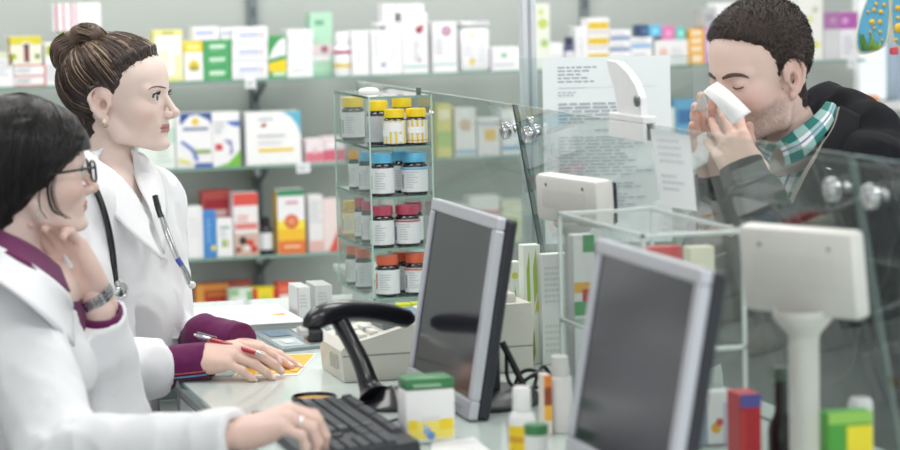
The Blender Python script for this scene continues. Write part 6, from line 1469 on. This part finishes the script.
cv.chain([P(-20, 228, D=4.08), P(4, 240, D=4.05), P(26, 252, D=4.045), P(48, 266, D=4.06), P(66, 284, D=4.09)], [.030, .030, .028, .026, .02], .008, sub=True)
cloth('coat', cv, COAT, Np)
# purple shirt: body, collar, sleeve lining
pv = Vol(P(30, 300, D=4.17) - .24, P(30, 300, D=4.17) + .24, .0045); pv.ell(P(28, 335, D=4.17), (.096, .15, .11), R, .03); pv.cone(shN + .03 * R[:, 1], shF - .03 * R[:, 1], .045, .045, .03); pv.ell(P(25, 285, D=4.165), (.065, .08, .05), R, .03)
pv.cone(HN.one((-.045, 0, -.10)), HN.one((-.052, 0, -.20)), .05, .056, .005, sub=True)
cloth('shirt', pv, PURPLE, Np)
sv = Vol(P(105, 325, D=4.2) - .12, P(105, 325, D=4.2) + .12, .0032); sv.chain([.5 * elF + .5 * wrF, P(98, 306, D=4.19)], [.0385, .0385], .01); sv.cutplane(P(99, 309, D=4.19), _n(axF + .10 * RH - .45 * FH), .003, .08); sv.cone(.45 * elF + .55 * wrF, P(97, 290, D=4.185), .0305, .0305, .002, sub=True); cloth('shirt_cuff', sv, PURPLE, Np)
loft('shirt_collar', [wps(cv, .008, (-14, 222, 4.12), (2, 231, 4.085), (22, 240, 4.085), (42, 252, 4.10), (60, 267, 4.12)), wps(cv, .008, (-14, 232, 4.10), (4, 241, 4.065), (24, 251, 4.065), (44, 263, 4.08), (64, 277, 4.105)),
                      wps(cv, .008, (-14, 246, 4.08), (6, 254, 4.045), (26, 264, 4.045), (46, 277, 4.06), (70, 292, 4.095))], PURPLE, Np, 10, 28, .003)
loft('coat_collar', [wps(cv, .011, (-14, 240, 4.09), (4, 249, 4.04), (24, 260, 4.035), (44, 273, 4.045), (66, 291, 4.075), (73, 304, 4.09)), wps(cv, .011, (-16, 256, 4.06), (2, 265, 4.015), (22, 277, 4.01), (42, 291, 4.02), (60, 307, 4.05), (72, 316, 4.075)),
                     wps(cv, .011, (-18, 272, 4.04), (-2, 282, 3.99), (16, 294, 3.98), (36, 310, 3.985), (56, 328, 4.02), (74, 346, 4.06))], COAT, Np, 10, 28, .0035)
# upper chest and neck skin
nv = Vol(P(30, 270, D=4.17) - .16, P(30, 270, D=4.17) + .16, .004); nv.cone(HN.one((-.04, 0, -.09)), HN.one((-.052, 0, -.19)), .049, .055, .02); nv.ell(P(34, 292, D=4.165), (.075, .09, .06), R, .03)
V, Q = nv.mesh(); sk.add(V, Q, np.tile(lin3(skN), (len(V), 1)))
# right hand on the keys
nailN = (238, 206, 200)
RHn, oH, tipsK = add_hand(sk, P(235, 435, D=3.69), P(292, 423, D=3.68) - P(235, 435, D=3.69) + UP * .010, UP - .30 * FH + .15 * RH, [((38, 46, 26), 3), ((40, 48, 26), 1), ((42, 50, 26), -1), ((42, 50, 26), -4)], [(.042, 34, -28), (.03, 14, -26), (.024, 4, -18)], 1, (230, 198, 186), nailN, wb=.05)
# left hand propped under the jaw, palm to the neck
WLn = P(93, 291, D=4.19)
add_hand(sk, WLn, P(64, 245, D=4.165) - WLn, FH * .95 + RH * .25, [((14, 34, 26), 2), ((16, 36, 28), 0), ((20, 40, 30), -1), ((24, 44, 30), -3)], [(.04, -48, 8), (.03, -24, 10), (.024, -10, 10)], -1, (234, 204, 194), nailN, fem=False, wb=.03)
fv = Vol(np.minimum(elF, wrF) - .06, np.maximum(elF, wrF) + .06, .004); fv.chain([elF, P(99, 312, D=4.19), WLn], [.026, .0245, .0225], .01); V, Q = fv.mesh(); sk.add(V, Q, np.tile(lin3((234, 206, 196)), (len(V), 1)))
limbs(sk, [([P(30, 300, D=4.17), shN, elN, P(235, 435, D=3.69)], [.06, .045, .034, .02]), ([P(30, 300, D=4.17), shF, elF], [.06, .04, .03])], skN)
sk.build(Np, SKINM)
hp = P(14, 560, D=4.17); plain_legs(Np, np.array([hp[0], hp[1], .85]) + .08 * R[:, 1], np.array([hp[0], hp[1], .85]) - .08 * R[:, 1], fabric((66, 66, 76)), mat((232, 232, 234), .5), R[:, 0])
# ring and watch
knuck = oH + RHn @ np.array([.0943, -.0089, -.0101]); axr = RHn @ _n(np.array([.743, -.013, -.669])); RG_ = empty('ring', knuck); tag(RG_, 'silver finger ring on the hand over the keyboard', 'ring')
M = Matrix.Translation([float(t) for t in knuck]) @ Vector([float(t) for t in axr]).to_track_quat('Z', 'Y').to_matrix().to_4x4()
mb = MB(); mb.lathe((0, 0, 0), [(.0088, -.002), (.0102, -.002), (.0104, 0), (.0102, .002), (.0088, .002)], CHROME, 22, M); mb.build('band', RG_, auto=.8)
mb = MB(); mb.lathe((0, 0, 0), [(.001, .003), (.0026, .0016), (.003, 0), (.001, -.002)], mat((236, 238, 242), .05, .3, coat=1), 10, M @ Matrix.Rotation(math.radians(90), 4, 'X') @ Matrix.Translation((0, 0, .0105))); mb.build('stone', RG_, smooth=True)
WT = empty('wristwatch', P(93, 295, D=4.19)); tag(WT, 'silver link wristwatch on the raised wrist of the woman with glasses', 'watch')
wax = _n(WLn - P(99, 312, D=4.19)); wc = P(93.5, 297, D=4.192); M = Matrix.Translation([float(t) for t in wc]) @ Vector([float(t) for t in _n(UP * .86 - RH * .42 - FH * .28)]).to_track_quat('Z', 'Y').to_matrix().to_4x4() @ Matrix.Scale(1.13, 4)
for k in range(26):
    a = k * 2 * math.pi / 26; lm = M @ Matrix.Rotation(a, 4, 'Z'); mb = MB()
    mb.box((.0270, -.0031, -.0085), (.0298, .0031, -.0030), CHROME, .0006, lm); mb.box((.0273, -.0031, -.0026), (.0303, .0031, .0026), mat((176, 178, 184), .25, .9), .0006, lm); mb.box((.0270, -.0031, .0030), (.0298, .0031, .0085), CHROME, .0006, lm); mb.build('link', WT)
# ------------------------------------------------------------------ customer blowing his nose
HM = Frame((0, 0, 0), 34, False, -10, 0, 1.0, 1.12); HM.anchor((-.012, .078, -.006), P(795, 76, D=4.54))
TM = Frame(P(800, 145, D=4.68), 46, False)
Mp = empty('person', (float(P(815, 300, D=4.7)[0]), float(P(815, 300, D=4.7)[1]), 0)); tag(Mp, 'man in black jacket and plaid shirt blowing his nose into a tissue', 'person')
skM = (232, 204, 193); sk = Skin()
v = head_volume('m', (-.05, 0, -.175), .054, .0019, lids=.93)
V, Q = v.mesh(); sk.add(HM(V), Q, skin_colors(V, skM, (190, 136, 130), (218, 160, 148), stubble=(150, 128, 118)))
for s in (-1, 1): eye_mesh(HM, s, (1, 0, -.7), (70, 54, 44), Mp)
BRW = mat((92, 75, 68), .85)
for s in (-1, 1):
    mb = MB(); pts = []
    for (y, z) in ((.010, .0095), (.022, .0130), (.034, .0140), (.045, .0115), (.052, .0065)): pts.append(HM.one((surf_x(v, s * y, z) + .0004, s * y, z)))
    mb.tube(spline(pts, 16), list(np.interp(np.linspace(0, 1, 16), [0, .25, .7, 1], [.0026, .0040, .0032, .0010])), BRW, 6); mb.build('eyebrow', Mp, smooth=True)
    mb = MB(); lp = [HM.one((surf_x(v, s * y, z) + .0006, s * y, z)) for (y, z) in ((.021, -.0068), (.027, -.0084), (.0325, -.0088), (.038, -.0082), (.044, -.0066))]
    mb.tube(spline(lp, 12), .0011, mat((40, 30, 28), .6), 6); mb.build('eyelashes', Mp, smooth=True)
ZX = [-.09, -.062, -.045, -.034, -.022, .0, .02, .034, .046, .056, .072]; XX = [-.06, -.046, -.038, -.036, .004, .012, .020, .026, .034, .050, .085]
hv = hair_cap(v, ZX, XX, np.float32(.0045) + .006 * sm(v.ax[2], .04, .09)[None, None, :], bottom=-.066, soft=.02, earr=(.023, .03, .030))
V, Q = hv.mesh(); HB1 = mat((62, 52, 48), .7, noise=.25, scale=260, bump=.6, bscale=420); me = np_mesh('hair', HM(V), Q); me.materials.append(HB1); o = bpy.data.objects.new('hair', me); COL.objects.link(o); child(o, Mp)
# short hairs
rs = np.random.RandomState(9); cc = np.array([-.01, 0, .03]); x_ = np.interp(V[:, 2], ZX, XX); ok = (V[:, 0] < x_ - .001); cand = V[ok]; dd = cand - cc; ln = np.linalg.norm(dd, axis=1); dd = dd / ln[:, None]
out = ln > radial(hv, cc, dd, n=80) - .004; cand = cand[out]; dd = dd[out]; pick = rs.choice(len(cand), 9000); b = cand[pick]; nrm = dd[pick]
flow = np.stack([np.where(b[:, 2] > .07, .8, .15) * np.ones(len(b)), .25 * np.sign(b[:, 1]), np.where(b[:, 2] > .085, .1, -.9)], 1); dirs = .75 * nrm + .55 * flow + rs.normal(0, .22, b.shape); dirs /= np.linalg.norm(dirs, axis=1)[:, None]
ln_ = rs.uniform(.004, .008, len(b))[:, None]; b0 = b - nrm * .001
paths = [HM(np.stack([b0[i], b0[i] + dirs[i] * ln_[i] * .55, b0[i] + dirs[i] * ln_[i] + nrm[i] * -.0008])) for i in range(len(b))]
strands('hair_strands', paths, [mat((52, 43, 40), .5, noise=.1), mat((88, 73, 66), .45, noise=.1), mat((40, 34, 33), .5, noise=.1)], Mp, .00055)
# --- shirt
R = TM.R; shN, shF = P(868, 182, D=4.545), P(742, 186, D=4.82)
elN, wrN = P(812, 345, D=4.34), P(752, 184, D=4.40); elF, wrF = P(706, 330, D=4.68), P(722, 176, D=4.54)
def plaid(name):
    m = bpy.data.materials.new(name); m.use_nodes = True; nt = m.node_tree; b_ = nt.nodes['Principled BSDF']; b_.inputs['Roughness'].default_value = .85
    tc = nt.nodes.new('ShaderNodeUVMap')
    sx = nt.nodes.new('ShaderNodeSeparateXYZ'); nt.links.new(tc.outputs['UV'], sx.inputs[0])
    def stripe(src, freq, duty, off=0.0):
        a = nt.nodes.new('ShaderNodeMath'); a.operation = 'MULTIPLY_ADD'; a.inputs[1].default_value = freq; a.inputs[2].default_value = off; nt.links.new(src, a.inputs[0])
        f = nt.nodes.new('ShaderNodeMath'); f.operation = 'FRACT'; nt.links.new(a.outputs[0], f.inputs[0])
        l = nt.nodes.new('ShaderNodeMath'); l.operation = 'LESS_THAN'; l.inputs[1].default_value = duty; nt.links.new(f.outputs[0], l.inputs[0]); return l.outputs[0]
    sA, sB = stripe(sx.outputs[0], 1.0, .5), stripe(sx.outputs[1], 1.0, .5)
    ad = nt.nodes.new('ShaderNodeMath'); ad.operation = 'ADD'; nt.links.new(sA, ad.inputs[0]); nt.links.new(sB, ad.inputs[1])
    rp = nt.nodes.new('ShaderNodeValToRGB'); rp.color_ramp.interpolation = 'CONSTANT'; e = rp.color_ramp.elements; e[0].position = 0; e[0].color = lin((232, 234, 234)); e[1].position = .3; e[1].color = lin((150, 188, 186)); x = e.new(.8); x.color = lin((38, 116, 112))
    dv = nt.nodes.new('ShaderNodeMath'); dv.operation = 'MULTIPLY'; dv.inputs[1].default_value = .5; nt.links.new(ad.outputs[0], dv.inputs[0]); nt.links.new(dv.outputs[0], rp.inputs[0])
    th = stripe(sx.outputs[0], 1.0, .1, .3); mx = nt.nodes.new('ShaderNodeMix'); mx.data_type = 'RGBA'; nt.links.new(th, mx.inputs[0]); nt.links.new(rp.outputs[0], mx.inputs[6]); mx.inputs[7].default_value = lin((110, 130, 176))
    nt.links.new(mx.outputs[2], b_.inputs['Base Color']); return m
PLAID = plaid('plaid_cloth')
def uv_by(o, fn):
    me = o.data; uv = me.uv_layers.new(name='UVMap'); co = np.empty(len(me.vertices) * 3); me.vertices.foreach_get('co', co); co = co.reshape(-1, 3); li = np.empty(len(me.loops), np.int32); me.loops.foreach_get('vertex_index', li); uv.data.foreach_set('uv', fn(co)[li].astype(np.float32).ravel())
sv = Vol(P(790, 220, D=4.68) - .24, P(790, 220, D=4.68) + .24, .0045); sv.ell(P(800, 235, D=4.68), (.112, .16, .15), R, .03); sv.cone(P(800, 160, D=4.69), P(800, 190, D=4.69), .066, .08, .03); sv.cone(HM.one((-.03, 0, -.07)), HM.one((-.054, 0, -.19)), .056, .058, .005, sub=True)
o = cloth('shirt', sv, PLAID, Mp); uv_by(o, lambda c: np.stack([(c - TM.o) @ R[:, 1] / .05, (c - TM.o) @ R[:, 2] / .05], 1))
def uv_grid(o, nu, nv_, ku, kv):
    uv_by(o, lambda c: np.stack([np.repeat(np.arange(nu), nv_)[:len(c)] / nu * ku, np.tile(np.arange(nv_), nu)[:len(c)] / nv_ * kv], 1))
o = loft('shirt_collar', [wp((826, 102, 4.64), (818, 112, 4.585), (806, 122, 4.55), (792, 132, 4.54), (776, 144, 4.545)), wp((834, 104, 4.63), (828, 117, 4.57), (815, 131, 4.535), (800, 144, 4.525), (782, 152, 4.53)), wp((838, 110, 4.62), (832, 124, 4.56), (820, 141, 4.525), (804, 158, 4.515), (786, 166, 4.52))], PLAID, Mp, 12, 28, .003); uv_grid(o, 12, 28, 1.6, 2.8)
o = loft('shirt_collar', [wp((776, 144, 4.545), (768, 142, 4.575), (762, 138, 4.61)), wp((770, 156, 4.54), (763, 152, 4.57), (757, 146, 4.61)), wp((768, 168, 4.54), (760, 160, 4.575), (752, 153, 4.62))], PLAID, Mp, 12, 12, .003); uv_grid(o, 12, 12, 1.6, 1.3)
# --- jacket
JK = fabric((24, 25, 30), .9, .3, 500, 0.0); JKL = fabric((150, 146, 140), .9, .2, 500)
lo = np.minimum.reduce([shN, elN, elF, shF]) - .16; hi = np.maximum.reduce([shN, shF, elN]) + .2; lo[2] = .70; hi[2] = 1.57
jv = Vol(lo, hi, .0058)
jv.ell(P(812, 240, D=4.70), (.125, .19, .16), R, .03); jv.cone(shN, shF, .07, .07, .05); jv.cone(P(806, 160, D=4.71), shN, .06, .062, .05); jv.cone(P(806, 160, D=4.71), shF, .055, .06, .05)
jv.ell(P(815, 340, D=4.71), (.135, .185, .17), R, .05); jv.ell(P(818, 430, D=4.71), (.14, .19, .17), R, .05); jv.cone(P(820, 500, D=4.71), P(820, 560, D=4.71), .17, .17, .05)
jv.chain([shN, .5 * (shN + elN), elN], [.076, .07, .062], .03); jv.chain([elN, .5 * (elN + wrN), P(755, 198, D=4.40)], [.062, .056, .046], .02)
jv.chain([shF, .5 * (shF + elF), elF], [.072, .066, .06], .03); jv.chain([elF, .5 * (elF + wrF), P(722, 204, D=4.55)], [.06, .052, .042], .02)
# hood lying behind the neck
hd = [P(806, 118, D=4.80), P(830, 112, D=4.77), P(852, 119, D=4.72), P(872, 134, D=4.66), P(884, 152, D=4.60)]
jv.chain(hd, [.035, .040, .044, .046, .04], .03)
jv.folds(.007, (6, 6, 6), 61); jv.folds(.0035, (18, 18, 12), 63)
jv.cone(HM.one((-.03, 0, -.07)), HM.one((-.056, 0, -.20)), .066, .075, .008, sub=True)
jv.chain([P(812, 128, D=4.575), P(796, 160, D=4.53), P(780, 195, D=4.52), P(770, 250, D=4.54)], [.050, .05, .042, .03], .01, sub=True)
jv.chain([P(785, 150, D=4.6), P(772, 190, D=4.56), P(765, 240, D=4.56)], [.045, .04, .03], .01, sub=True)
cloth('jacket', jv, JK, Mp)
loft('jacket_lapel', [wp((840, 106, 4.60), (834, 128, 4.54), (818, 152, 4.50), (802, 178, 4.485), (786, 214, 4.485), (776, 260, 4.50)), wp((848, 110, 4.595), (843, 132, 4.525), (828, 158, 4.485), (811, 186, 4.47), (795, 220, 4.47), (784, 262, 4.49)), wp((860, 116, 4.60), (856, 138, 4.53), (842, 166, 4.485), (826, 196, 4.47), (806, 230, 4.47), (794, 266, 4.49))], JK, Mp, 10, 30, .005)
loft('jacket_zip_tape', [wp((838, 107, 4.60), (832, 128, 4.54), (816, 152, 4.498), (800, 178, 4.483), (784, 214, 4.483), (774, 260, 4.498)), wp((841, 108, 4.597), (836, 130, 4.535), (820.5, 154, 4.494), (804.5, 181, 4.478), (788.5, 216, 4.478), (778, 261, 4.494))], JKL, Mp, 4, 30, .002)
for (x, y, d) in ((880, 133, 4.585), (826, 168, 4.465)):
    c = P(x, y, D=d); mb = MB(); mb.tube([c, c + RH * .008 - UP * .003], .0022, CHROME, 8); mb.build('zip_pull', Mp, smooth=True)
# ribbed cuffs
for (a, b_, r) in ((P(757, 206, D=4.40), P(740, 163, D=4.415), .038), (P(720, 222, D=4.54), P(713, 174, D=4.53), .040)):
    mb = MB(); ax = b_ - a; t = _n(ax); u = _n(np.cross(t, UP + .3 * RH)); w_ = np.cross(t, u); rows = []
    for s_, k in ((0, 1.12), (.25, 1.12), (.5, 1.08), (.75, 1.04), (.95, 1.0), (1.0, .96), (1.0, .88), (.7, .86)):
        rows.append([a + ax * s_ + (r * k * (1 + (.025 if j % 2 else -.02))) * (math.cos(q) * u + math.sin(q) * w_) for j, q in enumerate(np.linspace(0, 2 * math.pi, 72, endpoint=False))])
    mb.grid(rows, JK, closed=True); mb.build('cuff', Mp, smooth=True)
# hands
nailM = (232, 200, 190)
WLm = P(751, 185, D=4.40)
add_hand(sk, WLm, P(725, 133, D=4.45) - WLm, -FH * .9 - RH * .25 + UP * .2, [((10, 16, 10), 9), ((12, 16, 10), 3), ((16, 20, 10), -4), ((20, 24, 12), -12)], [(.042, -50, -18), (.032, -34, -14), (.026, -22, -8)], -1, (228, 194, 180), nailM, fem=False, wb=.05)
WRm = P(724, 197, D=4.53)
add_hand(sk, WRm, P(705, 143, D=4.52) - WRm, FH * .8 - RH * .6, [((6, 14, 8), 5), ((6, 14, 8), 1), ((8, 16, 8), -3), ((10, 18, 8), -8)], [(.042, 46, -20), (.032, 30, -16), (.026, 18, -8)], 1, (222, 186, 172), nailM, fem=False, wb=.05)
nv = Vol(P(800, 150, D=4.69) - .16, P(800, 150, D=4.69) + .16, .004); nv.cone(HM.one((-.035, 0, -.09)), HM.one((-.056, 0, -.2)), .056, .06, .02); V, Q = nv.mesh(); sk.add(V, Q, np.tile(lin3(skM), (len(V), 1)))
limbs(sk, [([P(803, 185, D=4.71), shN, elN, WLm], [.06, .05, .036, .022]), ([P(803, 185, D=4.71), shF, elF, WRm], [.06, .05, .036, .022])], skM)
sk.build(Mp, SKINM)
hp = P(818, 500, D=4.71); plain_legs(Mp, np.array([hp[0], hp[1], .85]) + .1 * R[:, 1], np.array([hp[0], hp[1], .85]) - .1 * R[:, 1], fabric((52, 56, 70)), mat((60, 50, 46), .5), R[:, 0])
# tissue
TI = empty('tissue', P(724, 104, D=4.42)); tag(TI, 'white paper tissue pressed to the man\'s nose', 'tissue')
TIS = mat((244, 244, 244), .9, 0, .1, .01, 30, .3, 160)
loft('front_fold', [wp((703, 92, 4.415), (709, 87, 4.405), (717, 82, 4.42)), wp((713, 101, 4.385), (721, 95, 4.375), (729, 91, 4.40)), wp((723, 113, 4.375), (732, 106, 4.365), (741, 102, 4.39)), wp((733, 125.5, 4.375), (742, 118, 4.37), (751, 112, 4.395))], TIS, TI, 16, 16, .0012)
loft('side_fold', [wp((703, 92, 4.42), (697, 104, 4.46), (692, 112, 4.49)), wp((706, 100, 4.45), (701, 108, 4.48), (690, 114, 4.50)), wp((708, 106, 4.48), (704, 110, 4.49), (698, 112, 4.50))], TIS, TI, 10, 12, .0012)
loft('hanging_fold', [wp((706, 132, 4.49), (698, 136, 4.50), (692, 142, 4.51)), wp((709, 146, 4.48), (700, 150, 4.485), (691, 156, 4.50)), wp((708, 162, 4.475), (702, 166, 4.48), (693, 170, 4.495))], TIS, TI, 14, 14, .0012)
